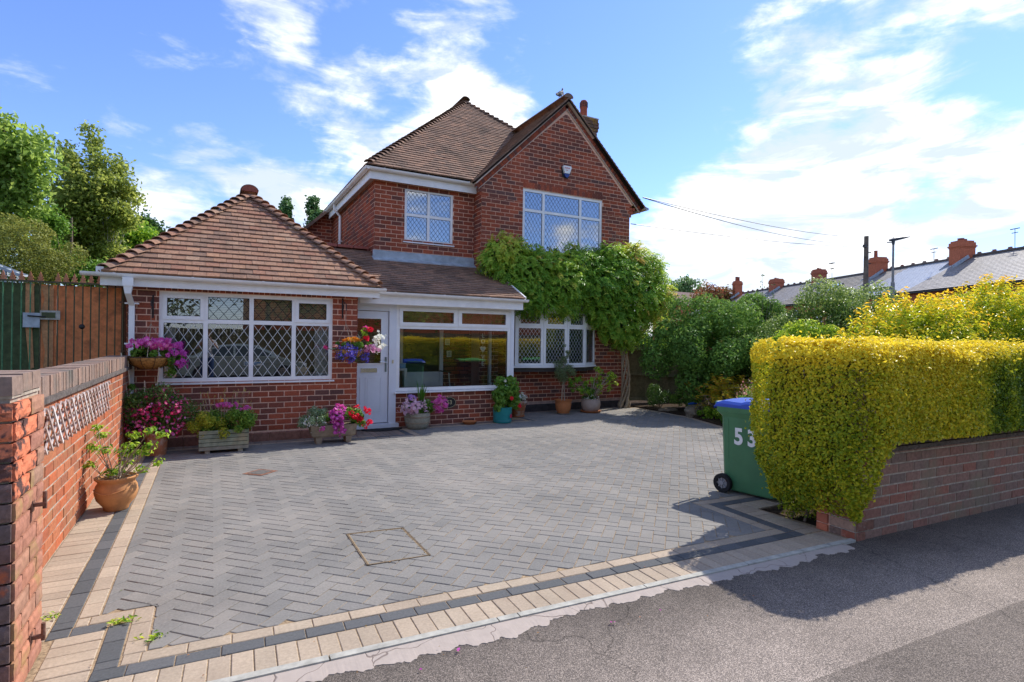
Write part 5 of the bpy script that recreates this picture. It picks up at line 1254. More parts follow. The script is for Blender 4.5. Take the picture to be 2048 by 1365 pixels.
c2 = MB(); c2.hexa([(-.033, -.006, 0), (.033, -.006, 0), (.033, .215, 0), (-.033, .215, 0), (-.031, -.004, .115), (.031, -.004, .115), (.031, .213, .115), (-.031, .213, .115)]); c2m = c2.mesh('coping_brick', M['coping'])
u = .27
while u < 6.5: inst('coping_brick', c2m, WR.p(u, .7235, brnd.uniform(-.002, .003)), cbed, WR.a+brnd.uniform(-.012, .012)); u += .0765

# ------------------------------------------------------------------ side gate
M['gate_green'] = varied('gate_green', [(.085, .11, .05), (.10, .125, .06)], .8, 14, .35, .3, bigcol=(.07, .075, .04), bigscale=3)
M['gate_bar'] = plain('gate_bar_green', (.07, .20, .085), .5, .4, ns=30, namt=.25)
M['gate_bar_rust'] = plain('gate_bar_brown', (.075, .07, .03), .6, .4, ns=30, namt=.4)
M['board'] = varied('gate_board', [(0.799, 0.270, 0.100), (0.842, 0.300, 0.114), (0.713, 0.240, 0.095), (0.821, 0.310, 0.123)], .75, 18, .25, .3, bigcol=(.30, .10, .05), bigscale=5)
M['board_raw'] = varied('raw_board', [(.58, .30, .14), (.52, .26, .12)], .75, 24, .3, .3)
sgt = thing('side_gate', 'tall side gate with orange boards, green panel and rusty spearhead railings', 'gate', (-2.2, 9.4, 0))
GY = 9.40; gzt = 2.20; top = lambda x: 2.265+.005*x
bars = [at(x, 640, 1, 9.36)[0] for x in (-34, -16, 5, 24, 42, 60, 80, 97, 115, 131, 148, 165, 181, 198, 214, 230, 246)]
gb = MB(); gb.box(-4.6, bars[6]-.02, GY+.005, GY+.03, .1, 2.235); add('green_panel', gb, M['gate_green'], sgt)
edges = [bars[6]-.02+i*.0905 for i in range(12)]
for i in range(11):
    b_ = MB(); a = edges[i]; b_.box(a+.002, a+.0885, GY+.01+brnd.uniform(0, .004), GY+.03, .1, 2.225); add('board', b_, M['board'], sgt)
# raw torn strips over the green panel
for pts in ([(-.0, .0), (.09, .0), (.10, .55), (.075, .60), (.10, 1.12), (.05, 1.14), (.0, .55)], [(.17, .02), (.31, .0), (.31, 1.10), (.20, 1.12), (.22, .9), (.19, .72), (.17, .52), (.15, .45), (.21, .2)]):
    b_ = MB(); x0 = bars[4]+.035; b_.prism([(x0+x*.93, GY+.004, 1.14+z*.975 if False else 2.23-z*.98) for x, z in pts], (0, -.012, 0)); add('torn_board', b_, M['board_raw'], sgt)
for i, x in enumerate(bars):
    if i in (0, 1): pass
    b_ = MB(); b_.tube([(x, GY-.035, .12), (x, GY-.035, top(x))], .0085, 6); add('bar', b_, M['gate_bar'] if i <= 5 else M['gate_bar_rust'], sgt)
rl = MB(); rl.box(-4.6, -1.04, GY-.045, GY-.025, 1.085, 1.10); add('rail', rl, M['gate_bar_rust'], sgt)
rl = MB(); rl.box(-4.6, -1.04, GY-.05, GY-.018, 2.248, 2.27); add('rail', rl, M['gate_bar_rust'], sgt)
fin = MB(); T_ = .012
F1 = [(-.006, 0), (-.034, .018), (-.03, .035), (-.012, .03), (-.03, .055), (-.026, .07), (-.010, .065), (-.018, .085), (0, .135), (.018, .085), (.010, .065), (.026, .07), (.03, .055), (.012, .03), (.03, .035), (.034, .018), (.006, 0)]
fin.prism([(x, -T_/2, z) for x, z in F1], (0, T_, 0)); fme = fin.mesh('spearhead', varied('finial_rust', [(.50, .22, .12), (.42, .17, .09)], .7, 40, .3, .3))
for i, x in enumerate(bars):
    if i == 7: continue
    inst('spearhead', fme, (x, GY-.035, top(x)), sgt)
lk_ = MB(); lk_.box(bars[6]-.17, bars[6]+.0, GY-.06, GY-.047, 1.66, 1.85); add('lock_plate', lk_, M['lead'], sgt)
lk_ = MB(); lk_.box(bars[6]+.0, bars[8]+.03, GY-.058, GY-.046, 1.765, 1.885); add('slide_plate', lk_, M['concrete'], sgt); lk_ = MB(); lk_.box(bars[6]+.02, bars[8]-.02, GY-.066, GY-.0585, 1.79, 1.86); add('slide_cover', lk_, M['gate_green'], sgt)
lk_ = MB(); lk_.tube([(bars[6]-.12, GY-.07, 1.81), (bars[6]+.06, GY-.07, 1.80)], .01, 6); add('bolt', lk_, M['black'], sgt)
kb = MB().lathe([(.0, .0), (.03, .01), (.035, .03), (.02, .045), (0, .045)], (0, 0, 0), 12); kb.v = [(x+bars[11], GY-.045-z, y+1.68) for x, y, z in kb.v]; add('knob', kb, M['black'], sgt, smooth=True)
hg = MB(); hg.box(-1.12, -1.03, GY-.07, GY-.05, 2.02, 2.035); hg.box(-1.12, -1.03, GY-.07, GY-.05, 1.35, 1.36); add('hinge_strap', hg, M['rust'], sgt)
gpst = MB(); gpst.box(-1.10, -1.05, GY-.03, GY+.03, 0, 2.24); add('gate_post', gpst, varied('post_brown', [(.14, .07, .04)], .8, 20, .3, .3), sgt)

# ------------------------------------------------------------------ fence on the right of the house
M['fence'] = varied('fence_board', [(.15, .125, .07), (.19, .15, .085), (.125, .11, .06), (.17, .145, .075)], .9, 16, .35, .4, bigcol=(.07, .075, .035), bigscale=2.5)
fn = thing('garden_fence', 'dark weathered featheredge fence panel between the house corner and the big round bush', 'fence', (10.4, 10.95, 0))
x = 9.16; i = 0
while x < 12.6:
    z1_ = 1.50-.07*(x-9.16); b_ = MB(); b_.hexa([(x, 10.962, .1), (x+.112, 10.948, .1), (x+.112, 10.97, .1), (x, 10.975, .1), (x, 10.962, z1_), (x+.112, 10.948, z1_), (x+.112, 10.97, z1_), (x, 10.975, z1_)]); add('board', b_, M['fence'], fn); x += .098
for z in (.16, .79, 1.44): b_ = MB(); b_.hexa([(9.12, 10.88, z-.035), (12.6, 10.88, z-.035-.2), (12.6, 10.945, z-.035-.2), (9.12, 10.945, z-.035), (9.12, 10.90, z+.035), (12.6, 10.90, z+.035-.2), (12.6, 10.945, z+.035-.2), (9.12, 10.945, z+.035)]); add('rail', b_, M['fence'], fn)
b_ = MB(); b_.box(9.04, 9.12, 10.84, 10.93, 0, 1.56); add('post', b_, varied('post_orange', [(.26, .13, .06)], .85, 20, .3, .3), fn)
b_ = MB(); b_.beam((9.1, 10.955, 1.525), (12.6, 10.955, 1.28), .06, .022); add('capping', b_, M['fence'], fn)

# ------------------------------------------------------------------ wheelie bins
M['bin_green'] = plain('bin_green', (.06, .19, .085), .45, .4, ns=5, namt=.12, bstr=.1)
M['bin_blue'] = plain('bin_blue', (.012, .07, .46), .35, .5, ns=5, namt=.1)
M['bin_black'] = plain('bin_black', (.02, .022, .026), .4, .4)
M['bin_lime'] = plain('bin_lime', (.10, .42, .10), .4, .4)
def wheelie(name, label, loc, rz, body, lid, num=None):
    """handle and wheels at local -x, side face towards local -y; width along y"""
    ca, sa = cos(rz), sin(rz)
    def T(p): return (loc[0]+p[0]*ca-p[1]*sa, loc[1]+p[0]*sa+p[1]*ca, loc[2]+p[2])
    t = thing(name, label, 'wheelie bin', loc, 'wheelie bins'); mb = MB()
    Zs = [(.03, .0, .55, .235), (.045, -.01, .56, .24), (.18, -.015, .575, .25), (.80, -.03, .64, .275), (.86, -.03, .65, .28)]
    rings = []
    for z, x0, x1, hy in Zs:
        c = .035; q = [(x0+c, -hy), (x1-c, -hy), (x1, -hy+c), (x1, hy-c), (x1-c, hy), (x0+c, hy), (x0, hy-c), (x0, -hy+c)]; rings.append([T((a, b, z)) for a, b in q])
    for r in rings: mb.v += r
    for i in range(len(rings)-1):
        for k in range(8): k2 = (k+1) % 8; mb.face((i*8+k, i*8+k2, (i+1)*8+k2, (i+1)*8+k))
    mb.face([7-k for k in range(8)]); add('bin_body', mb, M[body], t)
    for (za, zb) in ((.24, .40), (.30, .36)): pass
    rb = MB()
    for xx in (.05, .50): rb.hexa([T((xx, -.252, .20)), T((xx+.012, -.252, .20)), T((xx+.012, -.24, .20)), T((xx, -.24, .20)), T((xx, -.2775, .78)), T((xx+.012, -.2775, .78)), T((xx+.012, -.26, .78)), T((xx, -.26, .78))])
    rb.hexa([T((.0, -.2445, .12)), T((.56, -.2445, .12)), T((.56, -.23, .12)), T((.0, -.23, .12)), T((.0, -.2475, .135)), T((.56, -.2475, .135)), T((.56, -.235, .135)), T((.0, -.235, .135))]); add('rib', rb, M[body], t, kind='stuff')
    rm = MB()
    def fr(z0, z1, e0, e1, m_):
        b = len(m_.v)
        for z, e in ((z0, e0), (z1, e1)):
            x0, x1, hy = -.03-e*2.0, .65+e*1.2, .28+e; c = .03; m_.v += [T((a, b_, z)) for a, b_ in [(x0+c, -hy), (x1-c, -hy), (x1, -hy+c), (x1, hy-c), (x1-c, hy), (x0+c, hy), (x0, hy-c), (x0, -hy+c)]]
        for k in range(8): k2 = (k+1) % 8; m_.face((b+k, b+k2, b+8+k2, b+8+k))
        m_.face([b+8+k for k in range(8)]); m_.face([b+7-k for k in range(8)])
    fr(.80, .855, -.004, .022, rm); fr(.856, .905, .022, .028, rm); add('rim', rm, M[body], t)
    ld = MB(); n = 10; hy = .305
    prof = [(-.10, .915), (-.07, .955), (.0, .972), (.2, .965), (.26, .985), (.45, .99), (.62, .97), (.70, .935), (.71, .91)]
    for (x, z) in prof:
        for y, dz in ((-hy, -.03), (-hy+.03, -.004), (-.1, .006), (.1, .006), (hy-.03, -.004), (hy, -.03)): ld.v.append(T((x, y, z+dz)))
    for i in range(len(prof)-1):
        for k in range(5): ld.face((i*6+k, i*6+k+1, (i+1)*6+k+1, (i+1)*6+k))
    b = len(ld.v)
    for x in (-.10, .71):
        for y in (-hy, hy): ld.v.append(T((x, y, .905)))
    ld.face((b, b+1, b+3, b+2)); m_ = len(prof)
    ld.face([i*6 for i in range(m_)]+[b+2, b]); ld.face([i*6+5 for i in range(m_)]+[b+3, b+1]); ld.face([k for k in range(6)]+[b+1, b]); ld.face([(m_-1)*6+k for k in range(6)]+[b+3, b+2])
    add('lid', ld, M[lid], t, smooth=True, sharp=35)
    hn = MB(); hn.tube([T((-.09, -.20, .93)), T((-.14, -.18, .93)), T((-.14, .18, .93)), T((-.09, .20, .93))], .014, 8); add('handle', hn, M[body], t)
    for s in (-1, 1):
        w = MB(); K = 20; prof = [(.055, -.012), (.06, -.024), (.095, -.026), (.10, -.018), (.10, .018), (.095, .026), (.06, .024), (.055, .012)]
        c0 = (.015, s*.292, .10); n0 = len(w.v)
        for r, q in prof:
            for k in range(K): a = 2*pi*k/K; w.v.append(T((c0[0]+r*cos(a), c0[1]+q, c0[2]+r*sin(a))))
        for i in range(len(prof)-1):
            for k in range(K): k2 = (k+1) % K; w.face((i*K+k, i*K+k2, (i+1)*K+k2, (i+1)*K+k))
        wo = add('wheel', w, M['rubber'], t, smooth=True, sharp=35)
        h = MB()
        for k in range(8): a = 2*pi*k/8; h.beam(T((c0[0]+.015*cos(a), c0[1]-.012, c0[2]+.015*sin(a))), T((c0[0]+.057*cos(a), c0[1]-.012, c0[2]+.057*sin(a))), .008, .012, up=(sa, -ca, 0))
        h.tube([T((c0[0], c0[1]-.022, c0[2])), T((c0[0], c0[1]+.022, c0[2]))], .018, 10); h.tube([T((c0[0], c0[1]-.004, c0[2])), T((c0[0], c0[1]+.004, c0[2]))], .056, 20); add('hub', h, plain('grey_hub', (.28, .28, .29), .5), wo)
    ax = MB(); ax.tube([T((.015, -.28, .10)), T((.015, .28, .10))], .01, 6); add('axle', ax, M['chrome'], t)
    if num:
        for ch, dx in zip(num, (-.072, .072)): text('number', ch, .235, T((.245+dx, -.2715, .60)), (pi/2+.04, 0, rz), M['white'], t, .001, sx=.86, offset=.008)
    return t
wheelie('wheelie_bin', 'green wheelie bin with blue lid and white number 53, beside the hedge end', (5.07, 4.22, 0), radians(-79), 'bin_green', 'bin_blue', '53')
wheelie('wheelie_bin', 'black wheelie bin with lime lid behind the hedge, nearest of three', (6.55, 4.05, .03), radians(8), 'bin_black', 'bin_lime')
# ------------------------------------------------------------------ foliage materials
F_ = {}
F_['hedge'] = foliage('hedge_leaf', [(0.069, 0.138, 0.014), (0.184, 0.276, 0.017), (0.414, 0.448, 0.023), (0.713, 0.598, 0.034), (0.800, 0.690, 0.046)], .35, .4)
F_['hedge_brown'] = foliage('hedge_twiggy', [(.116, .072, .029), (.174, .145, .043)], .2)
F_['vine'] = foliage('vine_leaf', [(.09, .22, .03), (.17, .36, .04), (.33, .50, .06), (.58, .58, .09), (.78, .50, .16)], .4, .4)
F_['laurel'] = foliage('glossy_leaf', [(.06, .13, .022), (.10, .21, .034), (.16, .31, .05), (.28, .43, .10)], .25, .55, .2)
F_['pale_shrub'] = foliage('pale_shrub_leaf', [(.07, .14, .03), (.12, .22, .045), (.25, .35, .08), (.46, .54, .24)], .3, .35)
F_['lime'] = foliage('lime_leaf', [(0.079, 0.208, 0.019), (0.176, 0.351, 0.029), (0.383, 0.542, 0.047), (0.574, 0.638, 0.079)], .4, .4)
F_['photinia'] = foliage('photinia_leaf', [(.087, .203, .017), (.203, .348, .020), (.493, .551, .029), (.850, .609, .029), (.850, .377, .058)], .4, .35)
F_['gold'] = foliage('gold_leaf', [(.145, .203, .029), (.406, .406, .029), (.696, .493, .043), (.609, .290, .058)], .4, .4)
F_['birch'] = foliage('birch_leaf', [(.13, .19, .04), (.22, .29, .055), (.33, .39, .08), (.46, .49, .14)], .55, .45)
F_['maple'] = foliage('maple_leaf', [(.11, .20, .04), (.19, .31, .055), (.31, .44, .09), (.44, .54, .17)], .55, .45)
F_['olive_shrub'] = foliage('olive_shrub_leaf', [(.14, .17, .035), (.23, .26, .05), (.35, .36, .07)], .3, .5)
F_['olive'] = foliage('olive_leaf', [(0.122, 0.174, 0.086), (0.209, 0.278, 0.122), (0.348, 0.418, 0.209)], .25, .5)
F_['red_tree'] = foliage('copper_leaf', [(.174, .131, .036), (.362, .131, .058), (.145, .174, .043), (.478, .217, .087)], .3, .5)
F_['poplar'] = foliage('poplar_leaf', [(0.056, 0.133, 0.047), (0.113, 0.226, 0.075), (0.208, 0.320, 0.113)], .3, .4)
F_['dark'] = foliage('dark_leaf', [(.035, .09, .02), (.07, .15, .03), (.12, .22, .05)], .25, .4)
F_['herb'] = foliage('herb_leaf', [(.06, .16, .02), (.14, .29, .04), (.27, .42, .07)], .35, .4)
F_['silver'] = foliage('silver_leaf', [(.116, .203, .072), (.362, .478, .290), (.652, .725, .551)], .3, .6)
F_['dull_yellow'] = foliage('yellow_green_leaf', [(.145, .246, .029), (.435, .493, .043), (.696, .609, .116)], .4, .5)
def petal(name, cols, trans=.3): return foliage(name, cols, trans, .6, .2)
PT = {'magenta': petal('petal_magenta', [(.55, .07, .38), (.66, .13, .50), (.46, .05, .30)]), 'pink': petal('petal_pink', [(.70, .10, .42), (.75, .22, .52), (.62, .05, .30)]),
      'pale': petal('petal_pale_pink', [(.78, .55, .64), (.72, .48, .62), (.82, .66, .70)]), 'white': petal('petal_white', [(.80, .80, .74), (.74, .76, .66)]), 'red': petal('petal_red', [(.70, .015, .03), (.80, .04, .05), (.58, .01, .02)]),
      'crimson': petal('petal_crimson', [(.62, .02, .16), (.70, .08, .25), (.50, .01, .08)]), 'blue': petal('petal_violet_blue', [(.10, .06, .48), (.20, .14, .62), (.06, .03, .30)]), 'orange': petal('petal_orange', [(.80, .33, .02), (.78, .45, .05), (.75, .22, .02)]),
      'lilac': petal('petal_lilac', [(.45, .25, .62), (.60, .38, .70)]), 'mauve': petal('petal_veined', [(.55, .10, .30), (.75, .48, .60), (.68, .30, .48)]), 'coral': petal('petal_coral', [(.65, .25, .22), (.62, .35, .28)])}
EYE = {'white': plain('eye_white', (.75, .7, .6), .7), 'yellow': plain('eye_yellow', (.6, .45, .08), .7), 'dark': plain('eye_purple', (.10, .01, .08), .7)}

# ------------------------------------------------------------------ clipped golden hedge over the front wall
hd = thing('golden_hedge', 'clipped golden privet hedge above the low front wall', 'hedge', (6, 3, 0))
def noise3(P, s, seed=0):
    r = np.random.default_rng(seed); out = np.zeros(len(P))
    for k in range(7): a = r.normal(size=3)*s*(.6+.35*k); out += np.sin(P@a+r.uniform(0, 6.28))/(1+.4*k)
    return out/2.6
HX0, HX1, HB_, HT = 4.41, 13.0, .74, 1.60
def hedge_surface(n, rng):
    """clipped hedge: plan outline swept up with a rounded shoulder and a bulging left end"""
    R = .22; yf = lambda x: 2.46-.042*(x-4.6); yb = lambda x: 3.55-.042*(x-4.6); xc = HX0+R
    L1 = HX1-xc; A1 = R*pi/2; L2 = yb(HX0)-yf(HX0)-2*R; tot = L1+2*A1+L2+L1; ns = int(n*.70)
    s = rng.random(ns)*tot; s = np.where((s > L1+2*A1+L2) & (rng.random(ns) < .6), rng.random(ns)*(L1+A1), s); x = np.zeros(ns); y = np.zeros(ns); nx = np.zeros(ns); ny = np.zeros(ns)
    a = s < L1; x[a] = HX1-s[a]; y[a] = yf(x[a]); ny[a] = -1
    a = (s >= L1) & (s < L1+A1); t = (s[a]-L1)/R; x[a] = xc-R*np.sin(t); y[a] = yf(HX0)+R-R*np.cos(t); nx[a] = -np.sin(t); ny[a] = -np.cos(t)
    a = (s >= L1+A1) & (s < L1+A1+L2); x[a] = HX0; y[a] = yf(HX0)+R+(s[a]-L1-A1); nx[a] = -1
    a = (s >= L1+A1+L2) & (s < L1+2*A1+L2); t = (s[a]-L1-A1-L2)/R; x[a] = xc-R*np.cos(t); y[a] = yb(HX0)-R+R*np.sin(t); nx[a] = -np.cos(t); ny[a] = np.sin(t)
    a = s >= L1+2*A1+L2; x[a] = xc+(s[a]-L1-2*A1-L2); y[a] = yb(x[a]); ny[a] = 1
    top = HT-.006*(x-HX0); zb = np.where(x < 4.95, .16, .79); z = zb+(top-zb)*rng.random(ns)
    w = np.clip((5.0-x)/.6, 0, 1); w = w*w*(3-2*w); off = w*(.06*np.sin(np.clip((z-.30)/1.25, 0, 1)*pi)-np.clip(.50-z, 0, 1)*.48)
    r = .15; k = np.clip(z-(top-r), 0, r); off = off-(r-np.sqrt(r*r-k*k))
    P = np.stack([x+nx*off, y+ny*off, z], 1); N = unit(np.stack([nx, ny, .1+k/r*1.4-w*np.clip(.8-z, 0, 1)], 1))
    nt = n-ns; x = HX0+.10+(HX1-HX0-.1)*rng.random(nt); q = rng.random(nt); i_ = np.clip((HX0+.35-x), 0, 1)*.5; y = yf(x)+r*.8+i_+(yb(x)-yf(x)-2*r*.8-2*i_)*q
    P2 = np.stack([x, y, HT-.006*(x-HX0)+.0*x], 1); N2 = np.tile([0, 0, 1.0], (nt, 1)); return np.concatenate([P, P2]), np.concatenate([N, N2])
rg = np.random.default_rng(3); P, N = hedge_surface(290000, rg)
keep = ~((P[:, 2] < .80) & (P[:, 0] > 4.60) & (P[:, 1] < 3.0) & (P[:, 2] < .62+(P[:, 0]-4.6)*1.4)); P, N = P[keep], N[keep]
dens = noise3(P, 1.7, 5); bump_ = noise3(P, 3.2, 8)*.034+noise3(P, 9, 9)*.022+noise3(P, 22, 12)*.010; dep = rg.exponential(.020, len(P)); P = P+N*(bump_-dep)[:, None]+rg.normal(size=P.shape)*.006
stray = rg.random(len(P)) < .02; P[stray] += N[stray]*rg.uniform(.01, .075, (stray.sum(), 1))
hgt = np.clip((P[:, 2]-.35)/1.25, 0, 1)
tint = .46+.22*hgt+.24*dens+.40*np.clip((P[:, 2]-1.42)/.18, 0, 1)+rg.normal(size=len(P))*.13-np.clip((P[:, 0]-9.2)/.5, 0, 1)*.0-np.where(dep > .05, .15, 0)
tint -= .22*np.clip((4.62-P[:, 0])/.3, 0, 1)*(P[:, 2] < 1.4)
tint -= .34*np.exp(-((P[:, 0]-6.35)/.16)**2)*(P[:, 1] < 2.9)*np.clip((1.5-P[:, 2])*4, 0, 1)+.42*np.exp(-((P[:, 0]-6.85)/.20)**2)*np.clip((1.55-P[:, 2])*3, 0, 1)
thin = (np.exp(-(((P[:, 0]-4.93)/.10)**2)-((P[:, 2]-1.18)/.25)**2)*(P[:, 1] < 2.8) > rg.random(len(P))*2.6)
P, N, tint = P[~thin], N[~thin], tint[~thin]
far = P[:, 0] > 8.5; kp = ~far | (rg.random(len(P)) < .6); P, N, tint = P[kp], N[kp], tint[kp]
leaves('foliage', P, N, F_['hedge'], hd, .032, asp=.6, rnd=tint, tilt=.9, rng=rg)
Pb = np.stack([4.44+rg.normal(size=700)*.025, 2.62+rg.normal(size=700)*.07, rg.uniform(.85, 1.4, 700)], 1); leaves('dead_twigs', Pb, np.tile([-1.0, -.3, .2], (700, 1)), F_['hedge_brown'], hd, .03, asp=.35, rng=rg)
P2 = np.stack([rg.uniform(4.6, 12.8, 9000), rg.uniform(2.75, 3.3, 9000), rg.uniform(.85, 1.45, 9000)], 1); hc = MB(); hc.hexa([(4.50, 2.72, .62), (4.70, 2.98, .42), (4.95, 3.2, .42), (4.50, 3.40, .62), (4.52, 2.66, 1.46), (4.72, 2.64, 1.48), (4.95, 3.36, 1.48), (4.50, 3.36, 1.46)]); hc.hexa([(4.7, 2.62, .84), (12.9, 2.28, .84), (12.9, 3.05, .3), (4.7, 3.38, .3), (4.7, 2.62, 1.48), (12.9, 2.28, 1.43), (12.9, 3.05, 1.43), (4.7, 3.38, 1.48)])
add('blocking_core', hc, varied('blocking_core', [(.16, .17, .04), (.09, .10, .03)], .95, 60, .5, .8, .02, use=30), hd)  # solid core added inside the leaves to stop light passing through
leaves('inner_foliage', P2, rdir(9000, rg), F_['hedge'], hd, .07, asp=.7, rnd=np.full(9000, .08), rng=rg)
Pc, Nc = blob_pts([((4.70, 3.12, .30), (.20, .20, .26)), ((4.60, 3.0, .48), (.2, .2, .2)), ((4.78, 3.02, .16), (.12, .1, .16)), ((4.66, 3.25, .20), (.16, .12, .2))], 7000, rg, lo=.5, rej=0); leaves('low_foliage', Pc, Nc, F_['hedge'], hd, .027, asp=.62, rnd=np.clip(.28+rg.normal(size=len(Pc))*.15, 0, 1), rng=rg)
br = MB(); hr2 = random.Random(4)
for i in range(44):
    x = hr2.uniform(4.58, 5.0) if i < 7 else hr2.uniform(4.7, 12); y = 3.05 if x < 4.7 else 2.95; z0 = -.02
    br.tube([(x, y+hr2.uniform(-.1, .25), z0), (x+hr2.uniform(-.1, .1), y+hr2.uniform(-.05, .1), .5), (x+hr2.uniform(-.3, .3), y+hr2.uniform(-.25, .25), hr2.uniform(.9, 1.4))], [.014, .010, .004], 5)
add('stems', br, M['bark'], hd)

# ------------------------------------------------------------------ shrubs and garden plants
def stems(root, cen, top, n, spread, r=.012, mat='bark', name='stems', seed=1, base=.08):
    rr = random.Random(seed); mb = MB(); c = Vector(cen)
    for i in range(n):
        a = rr.uniform(0, 2*pi); b = c+Vector((cos(a), sin(a), 0))*rr.uniform(0, base); e = Vector(top)+Vector((cos(a)*spread[0], sin(a)*spread[1], rr.uniform(-.3, .1)*spread[2])); m = (b+e)/2+Vector((rr.uniform(-.1, .1)*spread[0], rr.uniform(-.1, .1)*spread[1], -.1*spread[2]))
        mb.tube([b, m, e], [r, r*.7, r*.25], 5)
    return add(name, mb, M[mat], root)
def shrub(name, label, cat, base, cen, rad, n, size, mat, clumps=26, cr=.35, asp=.5, seed=1, group=None, tilt=.8, lo=.6, along=None, bright=0.0, droop=0, zmin=.02, vgrad=.12, topb=0.0, rndsd=.22, st=6):
    r = np.random.default_rng(seed); t = thing(name, label, cat, base, group)
    bl = sub_blobs(cen, rad, clumps, cr*min(rad), r); P, N = blob_pts(bl, n, r, lo=lo, hi=1.08, rej=.7, zmin=zmin)
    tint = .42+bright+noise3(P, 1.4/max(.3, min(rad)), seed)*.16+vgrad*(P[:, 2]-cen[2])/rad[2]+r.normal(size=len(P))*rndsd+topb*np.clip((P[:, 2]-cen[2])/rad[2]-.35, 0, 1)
    al = unit(N+np.array([0, 0, .6])) if along == 'up' else None
    leaves('foliage', P, N, F_[mat], t, size, asp, tint, rng=r, tilt=tilt, along=al, droop=droop)
    stems(t, base, (cen[0], cen[1], cen[2]), st, (rad[0]*.6, rad[1]*.6, rad[2]), .016 if rad[0] > .6 else .008, seed=seed); return t
# big round glossy bush by the fence
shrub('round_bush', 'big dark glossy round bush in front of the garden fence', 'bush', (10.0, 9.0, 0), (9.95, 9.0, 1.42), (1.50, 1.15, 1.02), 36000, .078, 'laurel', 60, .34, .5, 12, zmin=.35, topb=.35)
# low planting, from the house corner along the bed
shrub('rose_bush', 'low rose bush with dark leaves beside the vine trunk', 'bush', (9.45, 10.1, 0), (9.45, 10.1, .30), (.30, .26, .26), 1700, .045, 'dark', 14, .5, .6, 31, bright=.1)
t = shrub('bedding_plant', 'small leafy plant with a coral flower below the fence', 'plant', (9.75, 9.5, 0), (9.75, 9.5, .22), (.40, .32, .24), 2200, .045, 'herb', 12, .5, .55, 32)
P, N = blob_pts([((9.7, 9.35, .5), (.2, .1, .1))], 6); flowers('blossom', P, N, [PT['coral'], EYE['yellow']], t, .05)
shrub('ground_cover', 'spreading bright green ground cover by the bed edging stones', 'plant', (9.05, 8.05, 0), (9.10, 8.1, .10), (.38, .50, .16), 2600, .04, 'lime', 16, .5, .6, 33, st=3)
shrub('ground_cover', 'low dark green ground cover right of the bed rocks', 'plant', (8.9, 7.35, 0), (8.95, 7.45, .12), (.38, .45, .18), 2400, .04, 'herb', 14, .5, .6, 34, st=3)
# arching golden shrub with long feathery sprays
r = np.random.default_rng(41); gy_ = thing('golden_shrub', 'yellow feathery shrub with long arching sprays behind the green bin', 'bush', (9.3, 7.9, 0))
PP = []; NN = []; AA = []; sm = MB()
for i in range(64):
    a = r.uniform(0, 2*pi); el = r.uniform(.2, 1.3); L_ = r.uniform(.55, 1.0); d0 = np.array([cos(a)*cos(el), sin(a)*cos(el)*.9, sin(el)]); b0 = np.array([9.35, 7.9, .35])+r.normal(size=3)*[.18, .14, .1]; pts = []
    for k in range(15):
        s_ = k/14; p = b0+d0*L_*s_+np.array([0, 0, -.38*L_*s_*s_]); pts.append(p)
        if k > 3:
            for q in range(5): PP.append(p+r.normal(size=3)*.022); NN.append([0, 0, 1.0]); sd = np.cross(d0, [0, 0, 1]); AA.append(d0*.8+sd*(1 if q % 2 else -1)*1.0)
    sm.tube([Vector(p) for p in pts[::3]], [.006, .005, .004, .003, .002], 4)
PP, NN, AA = map(np.array, (PP, NN, AA)); leaves('foliage', PP, NN, F_['gold'], gy_, .085, .22, np.clip(.45+r.normal(size=len(PP))*.22, 0, 1), along=unit(AA), tilt=.4, rng=r); add('stems', sm, M['twig'], gy_)
t = shrub('flowering_shrub', 'shrub covered in small coral pink flowers beside the green bin', 'bush', (8.6, 6.6, 0), (8.75, 6.75, .42), (.52, .50, .46), 6500, .036, 'herb', 26, .4, .5, 42)
P, N = blob_pts(sub_blobs((8.72, 6.72, .5), (.52, .5, .44), 16, .16, r), 420, r); flowers('blossom', P, N, [PT['coral'], EYE['yellow']], t, .030, rng=r); P, N = blob_pts(sub_blobs((8.55, 6.3, .25), (.45, .35, .25), 12, .14, r), 160, r); flowers('white_blossom', P, N, [PT['white'], EYE['yellow']], t, .026, rng=r)
shrub('blue_green_shrub', 'blue-green fine leaved shrub just behind the bin lid', 'bush', (9.2, 6.5, 0), (9.3, 6.6, .75), (.48, .45, .40), 4200, .035, 'dark', 18, .45, .35, 43, bright=.25)
# rocks at the bed edge
M['rock'] = varied('sandstone', [(.24, .19, .13), (.20, .165, .12), (.28, .20, .13)], .9, 9, .35, .8, .02, bigcol=(.13, .12, .08), bigscale=5)
def rock(label, c, s, seed):
    rr = random.Random(seed); mb = MB(); K, J = 9, 5; off = [[1+rr.uniform(-.16, .16) for _ in range(K)] for _ in range(J+1)]
    for j in range(J+1):
        ph = pi*(.04+.92*j/J)
        for k in range(K): a = 2*pi*k/K; q = off[j][k]; mb.v.append((c[0]+s[0]*sin(ph)**.6*cos(a)*q, c[1]+s[1]*sin(ph)**.6*sin(a)*q, c[2]+s[2]*cos(ph)*q))
    for j in range(J):
        for k in range(K): k2 = (k+1) % K; mb.face((j*K+k, (j+1)*K+k, (j+1)*K+k2, j*K+k2))
    mb.face(range(K)); mb.face([J*K+k for k in range(K)][::-1]); tag_ = add('rock', mb, M['rock'], None, label=label, cat='rock', group='stones edging the garden bed'); return tag_
rock('largest pale sandstone rock at the bed edge below the round bush', (9.02, 8.62, .11), (.20, .16, .13), 1)
rock('brown rock behind and right of the large pale rock', (9.32, 8.65, .13), (.17, .15, .15), 2); rock('tall brown rock at the foot of the round bush', (9.62, 8.55, .18), (.16, .14, .20), 3)
